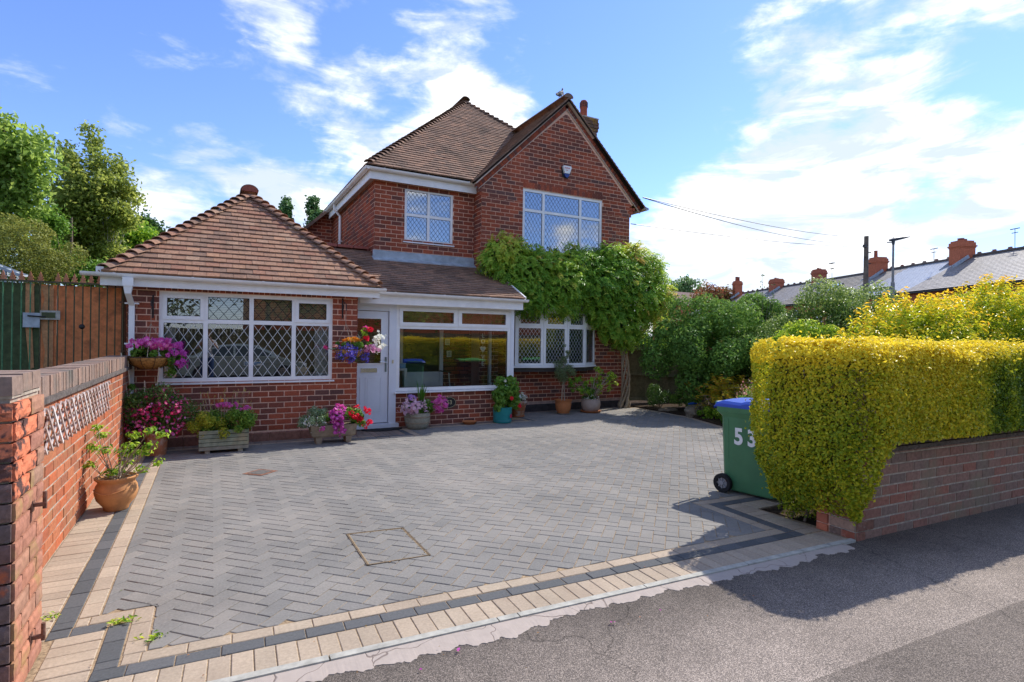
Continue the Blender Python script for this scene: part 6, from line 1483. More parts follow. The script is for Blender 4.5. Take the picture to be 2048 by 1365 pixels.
rock('small pinkish stone right of the rocks, by the edging', (9.28, 7.95, .08), (.12, .10, .09), 4); rock('flat orange stone near the house corner bed', (9.22, 9.55, .04), (.26, .15, .05), 5)
bc = thing('blue_scoop', 'small bright blue plastic scrap lying on the pale rock', 'plastic scrap', (9.12, 8.75, .23)); m_ = MB(); m_.tube([(9.04, 8.78, .26), (9.14, 8.74, .275), (9.24, 8.72, .265)], [.018, .026, .014], 6); add('scrap', m_, plain('bright_blue', (.02, .10, .42), .4), bc)

# shrubs behind the golden hedge
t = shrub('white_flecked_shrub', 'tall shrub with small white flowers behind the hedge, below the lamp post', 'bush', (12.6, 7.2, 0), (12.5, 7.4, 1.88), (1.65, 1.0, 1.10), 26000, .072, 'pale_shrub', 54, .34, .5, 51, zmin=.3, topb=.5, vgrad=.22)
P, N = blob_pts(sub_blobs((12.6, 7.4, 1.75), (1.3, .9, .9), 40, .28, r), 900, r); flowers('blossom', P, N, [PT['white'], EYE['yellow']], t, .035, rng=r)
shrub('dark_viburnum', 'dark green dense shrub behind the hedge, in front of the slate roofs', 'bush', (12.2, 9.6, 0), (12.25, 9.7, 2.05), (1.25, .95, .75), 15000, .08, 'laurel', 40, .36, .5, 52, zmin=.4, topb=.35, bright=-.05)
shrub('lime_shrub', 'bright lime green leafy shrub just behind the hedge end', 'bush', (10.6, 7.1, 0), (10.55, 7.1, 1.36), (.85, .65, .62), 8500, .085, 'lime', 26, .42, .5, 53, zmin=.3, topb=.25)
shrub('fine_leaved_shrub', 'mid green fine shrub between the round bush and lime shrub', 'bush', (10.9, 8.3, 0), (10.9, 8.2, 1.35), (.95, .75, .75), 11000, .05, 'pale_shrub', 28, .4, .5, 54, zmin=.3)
r = np.random.default_rng(61)
ph = thing('photinia_shrub', 'large golden orange-tipped shrub towering behind the hedge on the right', 'bush', (10.5, 4.7, 0))
PP = []; NN = []; AA = []; TT = []; sm = MB()
def tipspray(cx, cy, cz, rx, ry, rz, n, zlow=.6):
    for i in range(n):
        d = rdir(1, r)[0]; d[2] = abs(d[2])*1.1-.15; q = r.uniform(.55, 1.0); c = np.array([cx, cy, cz])+d*np.array([rx, ry, rz])*q
        if c[2] < zlow: continue
        ax = unit((d*.7+np.array([0, 0, 1.0])+r.normal(size=3)*.25)[None])[0]; L_ = r.uniform(.14, .30)
        for k in range(13):
            s_ = k/12; a = k*2.4+r.uniform(0, .6); sd = unit(np.cross(ax, [sin(a), cos(a), .3])[None])[0]; PP.append(c+ax*L_*s_+sd*.03); NN.append(ax*.8+sd*.5); AA.append(ax*(.45+.7*s_)+sd*.8); TT.append(.16+.46*s_*q+.20*(c[2]-cz)/rz+r.normal()*.08)
tipspray(10.0, 4.75, 1.35, 1.9, .75, .95, 900); tipspray(12.4, 4.7, 1.5, 1.8, .9, 1.25, 950); tipspray(8.75, 4.75, 1.15, .75, .6, .62, 260); tipspray(14.5, 4.7, 1.6, 1.8, .9, 1.3, 420)
PP, NN, AA, TT = map(np.array, (PP, NN, AA, TT)); leaves('foliage', PP, NN, F_['photinia'], ph, .085, .36, TT, along=unit(AA), tilt=.3, rng=r); stems(ph, (10.5, 4.7, 0), (10.8, 4.7, 1.4), 20, (2.4, .5, .9), .02, seed=8)
bl = sub_blobs((11.2, 4.9, 1.15), (3.0, .5, .7), 40, .4, r); P, N = blob_pts(bl, 9000, r); leaves('inner_foliage', P, N, F_['laurel'], ph, .09, .5, rng=r)
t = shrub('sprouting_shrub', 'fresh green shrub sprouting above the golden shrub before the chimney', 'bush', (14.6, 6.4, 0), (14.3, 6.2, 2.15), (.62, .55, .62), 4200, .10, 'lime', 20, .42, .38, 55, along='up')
# wispy tall stems with dark leaf tips standing before the slate roofs
wt = thing('wispy_sapling', 'thin wispy sapling with sparse leaves before the slate roofs', 'sapling', (11.9, 9.2, 0)); sm = MB(); PP = []
for (dx, h) in ((0, 3.35), (.25, 3.0), (-.2, 2.9), (.5, 2.85), (.42, 3.1)):
    b = Vector((11.9+dx*.3, 9.2, 1.8)); e = Vector((11.9+dx, 9.2, h)); sm.tube([b, (b+e)/2+Vector((.03, 0, 0)), e], [.008, .005, .002], 4)
    for k in range(16): s_ = r.uniform(.35, 1); PP.append(np.array(b.lerp(e, s_))+r.normal(size=3)*[.05, .05, .03])
PP = np.array(PP); leaves('foliage', PP, rdir(len(PP), r), F_['dark'], wt, .06, .5, rng=r); add('stems', sm, M['bark'], wt)

# ------------------------------------------------------------------ wisteria on the gable wall
vn = thing('climbing_vine', 'huge wisteria vine draped between the bow window and upper gable window', 'climber', (8.7, 10.5, 0))
r = np.random.default_rng(71)
VB = []
def vb(px, py, rpx, Y=10.38, dy=.32):
    c = at(px, py, 1, Y); s = (c-Vector((0, 0, CAM_H))).dot(Fv)/FPX*rpx; VB.append(((c.x, Y, c.z), (s, min(dy, s*1.1), s*.95)))
for q in ((1000, 502, 26), (985, 520, 20), (1025, 505, 26), (1010, 540, 30), (1045, 545, 38), (1075, 530, 34), (1070, 575, 36), (1030, 575, 28), (1055, 600, 22), (1085, 600, 26), (1110, 545, 42), (1120, 590, 32), (1150, 535, 40), (1155, 580, 34), (1180, 545, 42), (1190, 590, 34),
          (1185, 612, 22), (1225, 545, 48), (1232, 595, 42), (1262, 520, 30), (1270, 555, 44), (1270, 605, 40), (1235, 640, 32), (1262, 645, 28), (1205, 625, 24), (1250, 672, 18), (1225, 665, 16), (1298, 575, 34), (1302, 610, 26), (1290, 540, 34), (1318, 585, 22), (1215, 515, 24), (1135, 615, 16)): vb(*q)
for q in ((1240, 560, 40), (1200, 570, 36), (1130, 565, 34), (1280, 590, 36)): vb(q[0], q[1], q[2], 10.15, .3)
P0, N0 = blob_pts(VB, 5200, r, lo=.82, hi=1.05, rej=.82)
ok = P0[:, 1] < 10.72; ok |= P0[:, 0] > 9.0; P0, N0 = P0[ok], N0[ok]
PP = []; NN = []; AA = []; TT = []
base_t = .36+noise3(P0, 1.5, 4)*.15
right = np.clip((P0[:, 0]-8.2)/1.4, 0, 1)*.22+.30*np.exp(-((P0[:, 0]-5.3)/.35)**2)*np.clip((P0[:, 2]-3.0)*2, 0, 1)+.25*np.exp(-((P0[:, 0]-8.5)/.35)**2-((P0[:, 2]-3.75)/.2)**2)  # right-hand leaves tinted paler, sunlight put into their colour
special = r.random(len(P0)) < .055
for i in range(len(P0)):
    n = N0[i]; ax = unit((n*.55+np.array([0, -.25, -.55])+r.normal(size=3)*.42)[None])[0]; sd = unit(np.cross(ax, n+r.normal(size=3)*.3)[None])[0]; L_ = r.uniform(.16, .27); t_ = base_t[i]+right[i]+r.normal()*.09+(.32 if special[i] else 0)
    for k in range(6):
        s_ = (k+.6)/6; c = P0[i]+ax*L_*s_+np.array([0, 0, -.10*L_*s_*s_])
        for q in (-1, 1): PP.append(c+sd*q*.026); NN.append(n+np.array([0, 0, .35])); AA.append(sd*q+ax*.65); TT.append(t_+r.normal()*.05)
PP, NN, AA, TT = map(np.array, (PP, NN, AA, TT))
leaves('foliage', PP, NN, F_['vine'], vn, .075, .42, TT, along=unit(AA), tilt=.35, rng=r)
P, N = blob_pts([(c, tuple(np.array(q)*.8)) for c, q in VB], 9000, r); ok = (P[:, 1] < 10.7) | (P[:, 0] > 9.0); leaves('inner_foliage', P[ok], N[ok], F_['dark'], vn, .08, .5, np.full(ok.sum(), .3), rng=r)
tk = MB(); rr = random.Random(6)
for s in range(6):
    pts = []; ph0 = s*1.1
    for k in range(16):
        z = k/15*1.75; a = ph0+z*3.3; w = .035+.042*abs(sin(z*1.7+.4))+(.05 if z < .2 else 0)+max(0, z-1.35)*.45; pts.append((8.70+cos(a)*w*1.3+.05*sin(z*2.5), 10.50+sin(a)*w*.8, z-.03))
    tk.tube(pts, [max(.010, .030-.0011*k+(.010 if k < 2 else 0)) for k in range(16)], 7)
for s in range(9):
    a = rr.uniform(-.5, .5); tk.tube([(8.7+rr.uniform(-.1, .1), 10.52, 1.35), (8.7+a*.6, 10.5, 1.65), (8.7+a*1.3, 10.45, 2.0)], [.014, .010, .006], 5)
for s in range(8): x = rr.uniform(-.35, .1); tk.tube([(8.62, 10.6, .7+.1*s), (8.62+x*.5, 10.66, .78+.1*s), (8.62+x, 10.64, .74+.11*s)], [.006, .004, .002], 4)
add('twisted_trunk', tk, varied('vine_bark', [(.34, .27, .19), (.27, .21, .15)], .9, 22, .4, .8, .006), vn, smooth=True)
tw = MB()
for i in range(26):
    c = at(rr.uniform(965, 990) if i < 8 else rr.uniform(1215, 1240), rr.uniform(485, 560) if i < 8 else rr.uniform(470, 505), 1, 10.6); tw.tube([c, c+Vector((rr.uniform(-.15, .1), -.05, rr.uniform(.0, .14))), c+Vector((rr.uniform(-.25, .2), -.06, rr.uniform(-.12, .2)))], [.004, .003, .0015], 4)
add('tendrils', tw, M['twig'], vn)

# ------------------------------------------------------------------ pots and planters
M['terracotta'] = varied('terracotta', [(.52, .19, .07), (.46, .17, .07)], .75, 14, .15, .25, .002, bigcol=(.62, .34, .20), bigscale=9, bigamt=(.6, .8))
M['terra_old'] = varied('old_terracotta', [(.42, .17, .08)], .8, 14, .2, .3, .002, bigcol=(.50, .40, .32), bigscale=10, bigamt=(.48, .62))
M['urn'] = varied('honey_urn', [(.56, .27, .11)], .7, 10, .15, .3, .003, bigcol=(.36, .17, .08), bigscale=6, bigamt=(.5, .75))
M['stone_pot'] = varied('stone_trough', [(.30, .24, .165)], .9, 22, .3, .5, .003, bigcol=(.20, .17, .11), bigscale=6)
M['greywood'] = varied('grey_wood', [(.30, .29, .22), (.34, .32, .24), (.26, .26, .20)], .85, 16, .3, .4, .003)
M['greenwood'] = varied('green_grey_wood', [(.23, .27, .19), (.28, .31, .22), (.20, .24, .18)], .9, 14, .35, .5, .003, bigcol=(.38, .30, .18), bigscale=4)
M['coir'] = plain('coir_liner', (.36, .19, .06), .95, .1, ns=45, namt=.5, bstr=1)
def clump(t, name, cen, rad, n, size, mat, rng, asp=.5, k=10, cr=.5, bright=0, **kw):
    bl = sub_blobs(cen, rad, k, cr*min(rad), rng); P, N = blob_pts(bl, int(n*1.5), rng, lo=.4, rej=.5); return leaves(name, P, N, F_[mat], t, size, asp, np.clip(.45+bright+rng.normal(size=len(P))*.22, 0, 1), rng=rng, **kw)
def bloom(t, name, cen, rad, n, size, col, eye, rng, k=6, cr=.5, **kw):
    bl = sub_blobs(cen, rad, k*4, cr*.65*min(rad), rng); P, N = blob_pts(bl, int(n*(1.45 if n > 15 else 1)), rng, lo=.5, hi=1.2, rej=0); return flowers(name, P, N, [PT[col], EYE[eye]], t, size, rng=rng, **kw)
r = np.random.default_rng(101)
# urn with sparse shrub
t = thing('potted_shrub', 'sparse leafy shrub in a round honey coloured urn against the boundary wall', 'potted plant', (-.74, 6.14, 0))
add('urn', MB().lathe([(.085, 0), (.095, .01), (.10, .035), (.15, .10), (.168, .17), (.160, .22), (.140, .255), (.145, .265), (.165, .285), (.168, .30), (.150, .305), (.143, .29), (.135, .26), (0, .26)], (-.74, 6.14, 0), 28), M['urn'], t, smooth=True, sharp=60)
add('soil', MB().lathe([(.136, .262), (0, .275)], (-.74, 6.14, 0), 16), M['soil'], t)
sw = MB()
for k in range(14):   # swag relief and chippings
    a = pi*1.1+k*.13; sw.tube([(-.74+.168*cos(a), 6.14+.168*sin(a), .205-.03*sin(k/13*pi)), (-.74+.168*cos(a+.13), 6.14+.168*sin(a+.13), .205-.03*sin((k+1)/13*pi))], .007, 5)
add('swag', sw, M['urn'], t)
sm = MB(); PP = []; NN = []
tips = [(205, 870), (190, 895), (215, 900), (180, 930), (255, 925), (245, 905), (268, 870), (300, 860), (325, 868), (318, 925), (290, 905), (272, 905), (300, 892), (238, 940), (195, 855), (222, 945), (262, 890), (285, 940)]
for i, (x, y) in enumerate(tips):
    e = at(x, y, 1, 6.14+r.uniform(-.16, .16)); b = Vector((-.74+r.uniform(-.04, .04), 6.14+r.uniform(-.04, .04), .25)); m_ = b.lerp(e, .55)+Vector((r.uniform(-.03, .03), r.uniform(-.03, .03), -.02)); sm.tube([b, m_, e], [.006, .004, .002], 5)
    for q in range(2): e2 = m_.lerp(e, .6)+Vector(r.normal(size=3)*.05); sm.tube([m_, e2], [.004, .002], 4)
    for q in range(30): d = rdir(1, r)[0]; d[2] = abs(d[2])*.6; PP.append(np.array(e)+d*r.uniform(.01, .075)-np.array([0, 0, .01*q/8])); NN.append(d+[0, 0, .6])
leaves('foliage', np.array(PP), np.array(NN), F_['lime'], t, .052, .40, np.clip(.42+r.normal(size=len(PP))*.2, 0, 1), rng=r); add('stems', sm, M['twig'], t)
# hanging baskets
def basket(label, c, rim, bowl, hook, seed):
    t = thing('hanging_basket', label, 'hanging basket', (c[0], c[1], c[2]), 'hanging flower baskets on the garage wall')
    mb = MB().lathe([(0, -bowl), (rim*.45, -bowl*.93), (rim*.78, -bowl*.62), (rim*.95, -bowl*.25), (rim, 0), (rim*.95, .005), (rim*.85, -.03), (0, -.03)], c, 24); add('coir_bowl', mb, M['coir'], t, smooth=True)
    wr = MB()
    for k in range(10):
        a = 2*pi*k/10; wr.tube([(c[0]+q*cos(a), c[1]+q*sin(a), c[2]+z) for q, z in ((rim*1.01, 0), (rim*.97, -bowl*.25), (rim*.8, -bowl*.62), (rim*.47, -bowl*.94))], .003, 4)
    wr.tube([(c[0]+rim*1.01*cos(2*pi*k/20), c[1]+rim*1.01*sin(2*pi*k/20), c[2]) for k in range(21)], .004, 4); add('wire_frame', wr, M['black'], t)
    st_ = MB(); H = Vector(hook)
    for k in range(3): a = 2*pi*k/3+.5; st_.tube([(c[0]+rim*cos(a), c[1]+rim*sin(a), c[2]), (H.x, H.y, H.z-.25), H+Vector((0, 0, -.05))], .0035, 4)
    add('cords', st_, M['twig'], t)
    bk = MB(); w_ = 9.245; bk.beam((H.x-.0, w_, H.z-.16), (H.x, w_, H.z+.16), .022, .008, up=(0, 1, 0)); bk.tube([(H.x, w_, H.z+.13), (H.x, H.y-.02, H.z+.05), (H.x, H.y-.02, H.z)], .007, 6); bk.tube([(H.x, w_, H.z-.12), (H.x, w_-.12, H.z+.08)], .006, 6); bk.tube([(H.x, H.y, H.z+.01), (H.x+.012, H.y, H.z-.02), (H.x, H.y, H.z-.05)], .006, 5)
    add('bracket', bk, M['black'], t); return t
C1 = (-.73, 8.98, 1.285); t = basket('hanging basket of magenta petunias in a coir bowl by the white downpipe', C1, .27, .165, (-.72, 8.98, 1.98), 1)
clump(t, 'foliage', (-.76, 8.96, 1.36), (.30, .24, .10), 1700, .042, 'herb', r, .8, bright=.1); clump(t, 'trailing_foliage', (-.45, 8.9, 1.22), (.13, .12, .20), 420, .04, 'herb', r, .7)
bloom(t, 'blossom', (-.68, 8.92, 1.46), (.30, .22, .085), 120, .062, 'pink', 'white', r, 10); bloom(t, 'trailing_blossom', (-.40, 8.86, 1.32), (.12, .12, .20), 80, .06, 'magenta', 'dark', r, 8)
C2 = (1.92, 8.98, 1.40); t = basket('hanging basket of blue, white, orange and red flowers beside the front door', C2, .23, .165, (1.86, 8.98, 2.05), 2)
clump(t, 'foliage', (2.0, 8.96, 1.46), (.32, .2, .10), 1300, .035, 'herb', r, .6); clump(t, 'blue_foliage', (1.86, 8.86, 1.33), (.19, .15, .13), 500, .03, 'dark', r, .5)
bloom(t, 'lobelia', (1.86, 8.85, 1.34), (.20, .15, .14), 430, .026, 'blue', 'white', r, 12); bloom(t, 'lobelia', (2.15, 8.9, 1.27), (.09, .08, .09), 90, .026, 'blue', 'white', r, 4)
bloom(t, 'marigold', (1.95, 8.93, 1.555), (.20, .12, .035), 60, .045, 'orange', 'yellow', r, 7, petals=7); bloom(t, 'white_petunia', (2.40, 8.93, 1.53), (.16, .13, .17), 36, .058, 'white', 'yellow', r, 6); bloom(t, 'veined_petunia', (2.23, 8.88, 1.40), (.13, .1, .08), 22, .066, 'mauve', 'dark', r, 4)
clump(t, 'upright_foliage', (2.14, 8.93, 1.68), (.05, .05, .12), 160, .03, 'lime', r, .5)
bloom(t, 'rose', (2.17, 8.9, 1.60), (.035, .035, .035), 10, .07, 'red', 'dark', r, 1, petals=6, cup=.5); bloom(t, 'rose', (2.22, 8.9, 1.72), (.03, .03, .03), 8, .07, 'red', 'dark', r, 1, petals=6, cup=.5); bloom(t, 'rose', (2.14, 8.9, 1.73), (.03, .03, .03), 5, .06, 'crimson', 'dark', r, 1)
sm = MB(); sm.tube([(1.72, 8.9, 1.42), (1.62, 8.88, 1.40), (1.53, 8.88, 1.43)], .005, 4); add('stem', sm, M['gate_bar'], t); bloom(t, 'fuchsia_bud', (1.55, 8.87, 1.43), (.03, .03, .03), 8, .05, 'crimson', 'dark', r, 1); bloom(t, 'fuchsia_bud', (1.68, 8.87, 1.46), (.04, .03, .02), 8, .045, 'coral', 'dark', r, 2)
# fuchsia in a brown pot with canes
t = thing('potted_fuchsia', 'crimson fuchsia bush in a tall brown pot in the corner by the downpipe', 'potted plant', (-.62, 8.74, 0))
add('pot', MB().lathe([(.11, 0), (.135, .28), (.14, .30), (.125, .30), (.12, .27), (0, .27)], (-.62, 8.74, 0), 20), M['terra_old'], t, smooth=True, sharp=45)
clump(t, 'foliage', (-.62, 8.72, .58), (.42, .30, .30), 5200, .034, 'dark', r, .5, k=26, bright=.22); bloom(t, 'blossom', (-.62, 8.64, .55), (.44, .30, .31), 330, .042, 'crimson', 'white', r, 34, cr=.35); bloom(t, 'pale_blossom', (-.58, 8.60, .5), (.40, .26, .30), 130, .034, 'pink', 'white', r, 24)
cn = MB()
for (x0, y0_, x1, y1_) in ((262, 822, 242, 706), (264, 822, 256, 722), (289, 810, 289, 762), (309, 800, 318, 735)): cn.tube([at(x0, y0_+20, 1, 8.8), at(x1, y1_, 1, 8.85)], .007, 5)
add('canes', cn, plain('cane', (.62, .50, .34), .7, .2, ns=30, namt=.2), t)
t = thing('clematis', 'small clematis with a lilac flower climbing at the end of the boundary wall', 'climber', (-.92, 8.9, 0)); clump(t, 'foliage', (-.90, 8.9, .72), (.08, .12, .22), 420, .05, 'herb', r, .55, k=8); clump(t, 'lower_foliage', (-.90, 8.7, .3), (.07, .15, .28), 420, .05, 'dark', r, .5, k=8); bloom(t, 'blossom', (-.85, 8.8, .60), (.04, .04, .04), 5, .07, 'lilac', 'yellow', r, 2, petals=6)
sm = MB(); sm.tube([(-.92, 8.9, 0), (-.90, 8.88, .4), (-.90, 8.9, .85)], [.007, .005, .002], 4); add('stem', sm, M['twig'], t)
# slatted wooden planter
t = thing('wooden_planter', 'slatted green-grey timber planter of yellow foliage and pink flowers under the garage window', 'planter', (.17, 8.72, 0)); x0, x1, y0_, y1_ = -.13, .47, 8.50, 8.90
for k in range(5):
    z = .045+k*.054; zz = z+.047
    for q in ((x0, x1, y0_-.012*(k % 2)*.5, y0_+.018), (x0, x1, y1_-.018, y1_), (x0-.002, x0+.018, y0_+.019, y1_-.019), (x1-.018, x1+.002, y0_+.019, y1_-.019)):
        b_ = MB(); b_.box(q[0], q[1], q[2], q[3], z, zz); add('slat', b_, M['greenwood'] if k else M['greywood'], t)
fb_ = MB()
for x in (x0+.07, x1-.13): fb_.box(x, x+.06, y0_+.02, y1_-.02, .0, .043)
add('foot', fb_, M['greywood'], t); sb_ = MB(); sb_.box(x0+.02, x1-.02, y0_+.02, y1_-.02, .046, .27); add('soil', sb_, M['soil'], t)
clump(t, 'green_foliage', (.24, 8.64, .43), (.40, .24, .19), 4200, .036, 'herb', r, .5, k=22, bright=.2); clump(t, 'yellow_foliage', (.0, 8.55, .36), (.22, .15, .20), 2300, .034, 'dull_yellow', r, .4, k=14)
bloom(t, 'pink_head', (.20, 8.62, .64), (.19, .13, .035), 230, .03, 'pink', 'white', r, 7); bloom(t, 'pink_head', (.40, 8.56, .57), (.11, .08, .06), 100, .03, 'pink', 'white', r, 4); bloom(t, 'marigold', (.46, 8.62, .56), (.08, .05, .04), 8, .045, 'orange', 'yellow', r, 4, petals=7); bloom(t, 'marigold', (.14, 8.7, .68), (.03, .03, .02), 3, .04, 'orange', 'yellow', r, 1, petals=7)
gs_ = MB(); P = []
for k in range(46):
    x = r.uniform(-.12, .52); y = r.uniform(8.55, 8.85); z = r.uniform(.62, .84); gs_.tube([(x*.7+.05, y, .4), (x, y, z)], [.0022, .0014], 3, caps=False); P += [(x+r.normal()*.006, y, z-q*.012) for q in range(4)]
add('grass_stalks', gs_, M['twig'], t); leaves('seed_heads', np.array(P), rdir(len(P), r), F_['dull_yellow'], t, .018, .5, np.full(len(P), .7), rng=r)
# stone trough
t = thing('stone_trough', 'low stone trough overflowing with magenta, red and white flowers left of the door', 'planter', (1.63, 8.72, 0)); x0, x1 = 1.30, 1.97
tb = MB(); b0 = []
for (z, e) in ((.095, .045), (.12, .02), (.265, 0), (.275, .004)): b0 += [(x0+e, 8.60+e*.7, z), (x1-e, 8.60+e*.7, z), (x1-e, 8.86-e*.7, z), (x0+e, 8.86-e*.7, z)]
tb.v = b0
for i in range(3):
    for k in range(4): k2 = (k+1) % 4; tb.face((i*4+k, i*4+k2, (i+1)*4+k2, (i+1)*4+k))
tb.face((3, 2, 1, 0)); tb.face((12, 13, 14, 15)); add('trough', tb, M['stone_pot'], t)
for x in (x0+.075, x1-.165): b_ = MB(); b_.hexa([(x+.01, 8.625, 0), (x+.08, 8.625, 0), (x+.08, 8.835, 0), (x+.01, 8.835, 0), (x, 8.62, .096), (x+.09, 8.62, .096), (x+.09, 8.84, .096), (x, 8.84, .096)]); add('foot', b_, M['stone_pot'], t)
clump(t, 'silver_foliage', (1.36, 8.66, .38), (.20, .16, .15), 1700, .030, 'silver', r, .5, k=14, bright=-.15); clump(t, 'foliage', (1.68, 8.7, .42), (.28, .15, .12), 1700, .036, 'herb', r, .6, k=16, bright=.1)
bloom(t, 'white_flower', (1.34, 8.60, .32), (.20, .12, .13), 90, .022, 'white', 'yellow', r, 10); bloom(t, 'magenta_flower', (1.66, 8.58, .42), (.14, .10, .14), 130, .048, 'magenta', 'white', r, 9); bloom(t, 'magenta_flower', (1.70, 8.52, .22), (.10, .05, .13), 60, .045, 'magenta', 'white', r, 7); bloom(t, 'pink_flower', (1.74, 8.62, .53), (.12, .08, .05), 50, .04, 'pink', 'white', r, 5); bloom(t, 'pink_flower', (1.45, 8.54, .24), (.06, .04, .04), 18, .035, 'pink', 'white', r, 3)
clump(t, 'right_foliage', (2.0, 8.66, .34), (.12, .12, .12), 500, .04, 'herb', r, .8)
for (x, z, n_) in ((1.93, .39, 46), (2.0, .36, 30), (2.12, .47, 22), (2.16, .30, 34), (1.97, .53, 14), (2.07, .24, 12), (2.06, .50, 14), (1.86, .44, 24)): bloom(t, 'geranium_head', (x, 8.56, z), (.050, .045, .042), n_, .034, 'red', 'dark', r, 2, cr=.9)
# pale petunia pot
t = thing('petunia_pot', 'grey barrel pot of pale pink and magenta petunias right of the front door', 'potted plant', (3.22, 9.48, 0)); add('barrel', MB().lathe([(.165, 0), (.20, .06), (.225, .17), (.225, .25), (.21, .285), (.20, .285), (.19, .25), (0, .25)], (3.22, 9.48, 0), 24), M['greywood'], t, smooth=True, sharp=60)
hp = MB()
for z, q in ((.10, .217), (.20, .2285)): hp.lathe([(q-.004, z), (q+.003, z+.004), (q+.003, z+.024), (q-.004, z+.028)], (3.22, 9.48, 0), 24)
add('hoop', hp, M['stone_pot'], t)
clump(t, 'foliage', (3.25, 9.42, .38), (.38, .2, .14), 1700, .04, 'herb', r, .6, k=18); bloom(t, 'pale_petunia', (3.12, 9.32, .40), (.32, .18, .14), 190, .058, 'pale', 'yellow', r, 18); bloom(t, 'magenta_petunia', (3.58, 9.36, .42), (.20, .14, .17), 100, .056, 'pink', 'dark', r, 10); bloom(t, 'lilac_petunia', (3.05, 9.36, .56), (.12, .10, .03), 18, .055, 'lilac', 'dark', r, 4)
sp_ = MB()
for k in range(13):
    a = r.uniform(0, 2*pi); o_ = Vector((cos(a), sin(a), 0)); e = Vector((3.26, 9.42, .48))+o_*r.uniform(.03, .15)+Vector((.03, 0, r.uniform(.16, .40))); b_ = Vector((3.26, 9.42, .38))+o_*.02; m_ = b_.lerp(e, .6)+Vector((0, 0, .04)); w = Vector((-sin(a), cos(a), 0))*.012; sp_.poly([b_-w, b_+w, m_+w, m_-w]); sp_.poly([m_-w, m_+w, e])
add('iris_leaves', sp_, F_['lime'], t)
# teal pot with glossy climber
t = thing('teal_pot', 'teal glazed pot with a red flowering mandevilla at the porch corner', 'potted plant', (4.93, 9.52, 0)); add('pot', MB().lathe([(.155, 0), (.163, .008), (.175, .03), (.182, .28), (.19, .295), (.178, .30), (.17, .27), (0, .27)], (4.93, 9.52, 0), 26), varied('teal_glaze', [(.035, .27, .27)], .4, 6, .25, .1, bigcol=(.05, .34, .33), bigscale=8), t, smooth=True, sharp=50)
sw = MB()
for z in (.035, .05): sw.lathe([(.176, z), (.181, z+.004), (.177, z+.010)], (4.93, 9.52, 0), 26)
add('pot_rings', sw, plain('teal_dark', (.03, .22, .23), .4), t)
clump(t, 'foliage', (4.95, 9.46, .55), (.27, .2, .30), 900, .085, 'herb', r, .62, k=22, bright=.05); clump(t, 'side_foliage', (5.12, 9.5, .45), (.20, .15, .26), 500, .08, 'herb', r, .6, k=12); bloom(t, 'silver_leaf', (4.98, 9.42, .78), (.2, .1, .1), 10, .07, 'white', 'yellow', r, 5, petals=3)
for x, z in ((5.0, .475), (5.16, .33)): bloom(t, 'red_flower', (x, 9.28, z), (.025, .02, .02), 4, .085, 'red', 'dark', r, 1, tilt=.2)
def disc_flower(t, c, rad, mat, facing=(-.35, -.94)):
    m_ = MB(); f = Vector((facing[0], facing[1], 0)).normalized(); u = Vector((-f.y, f.x, 0))
    for k in range(5): a = 2*pi*k/5; q = c+(u*cos(a)+Vector((0, 0, 1))*sin(a))*rad*.55+f*.002; m_.poly([q+(u*cos(b)+Vector((0, 0, 1))*sin(b))*rad*.42 for b in np.linspace(0, 2*pi, 9)[:-1]])
    return add('painted_flower', m_, mat, t)
fc = Vector((-.30, -.954, 0)); disc_flower(t, Vector((4.93, 9.52, .135))+Vector((.10, -.157, 0)), .045, plain('painted_red', (.65, .03, .08), .5), (.53, -.85))
# terracotta with white petunias, behind the teal pot
t = thing('terracotta_pot', 'weathered terracotta pot with white petunias tucked behind the teal pot', 'potted plant', (5.60, 10.12, 0)); add('pot', MB().lathe([(.12, 0), (.125, .01), (.175, .26), (.19, .27), (.195, .31), (.178, .315), (.17, .28), (0, .28)], (5.60, 10.12, .02), 22), M['terra_old'], t, smooth=True, sharp=45); add('saucer', MB().lathe([(.12, 0), (.15, .022), (.14, .024), (0, .015)], (5.60, 10.12, 0), 22), M['terracotta'], t, smooth=True)
clump(t, 'foliage', (5.60, 10.1, .38), (.15, .12, .08), 350, .04, 'herb', r, .6); bloom(t, 'white_petunia', (5.62, 10.05, .42), (.15, .11, .09), 34, .062, 'white', 'yellow', r, 6)
# empty saucer
t = thing('empty_saucer', 'empty terracotta saucer on the paving by the porch wall', 'saucer', (4.27, 9.58, 0)); add('saucer', MB().lathe([(.10, 0), (.14, .05), (.145, .055), (.132, .052), (.095, .014), (0, .012)], (4.27, 9.58, 0), 26), M['terracotta'], t, smooth=True, sharp=60)
# olive standard
t = thing('olive_tree', 'small potted olive tree in a scalloped orange pot before the bow window', 'potted plant', (6.72, 10.12, 0)); add('pot', MB().lathe([(.12, 0), (.13, .012), (.16, .09), (.175, .20), (.172, .25), (.195, .275), (.20, .288), (.18, .288), (.165, .25), (0, .25)], (6.72, 10.12, .02), 36, wav=lambda i, a: 1+(.035*sin(a*12) if i in (5, 6, 7) else 0)), M['terracotta'], t, smooth=True, sharp=60); add('saucer', MB().lathe([(.13, 0), (.165, .022), (.15, .022), (0, .012)], (6.72, 10.12, 0), 24), M['stone_pot'], t, smooth=True)
sm = MB()
for dx in (-.045, .03): sm.tube([(6.72+dx, 10.12, .26), (6.72+dx*.7, 10.12, .55), (6.72-dx*.2, 10.12, .85), (6.72, 10.12, 1.25)], [.012, .010, .008, .004], 6)
for k in range(14): a = r.uniform(0, 6.28); z = r.uniform(.7, 1.2); sm.tube([(6.72, 10.12, z), (6.72+.17*cos(a), 10.12+.17*sin(a), z+.12)], [.004, .0015], 4)
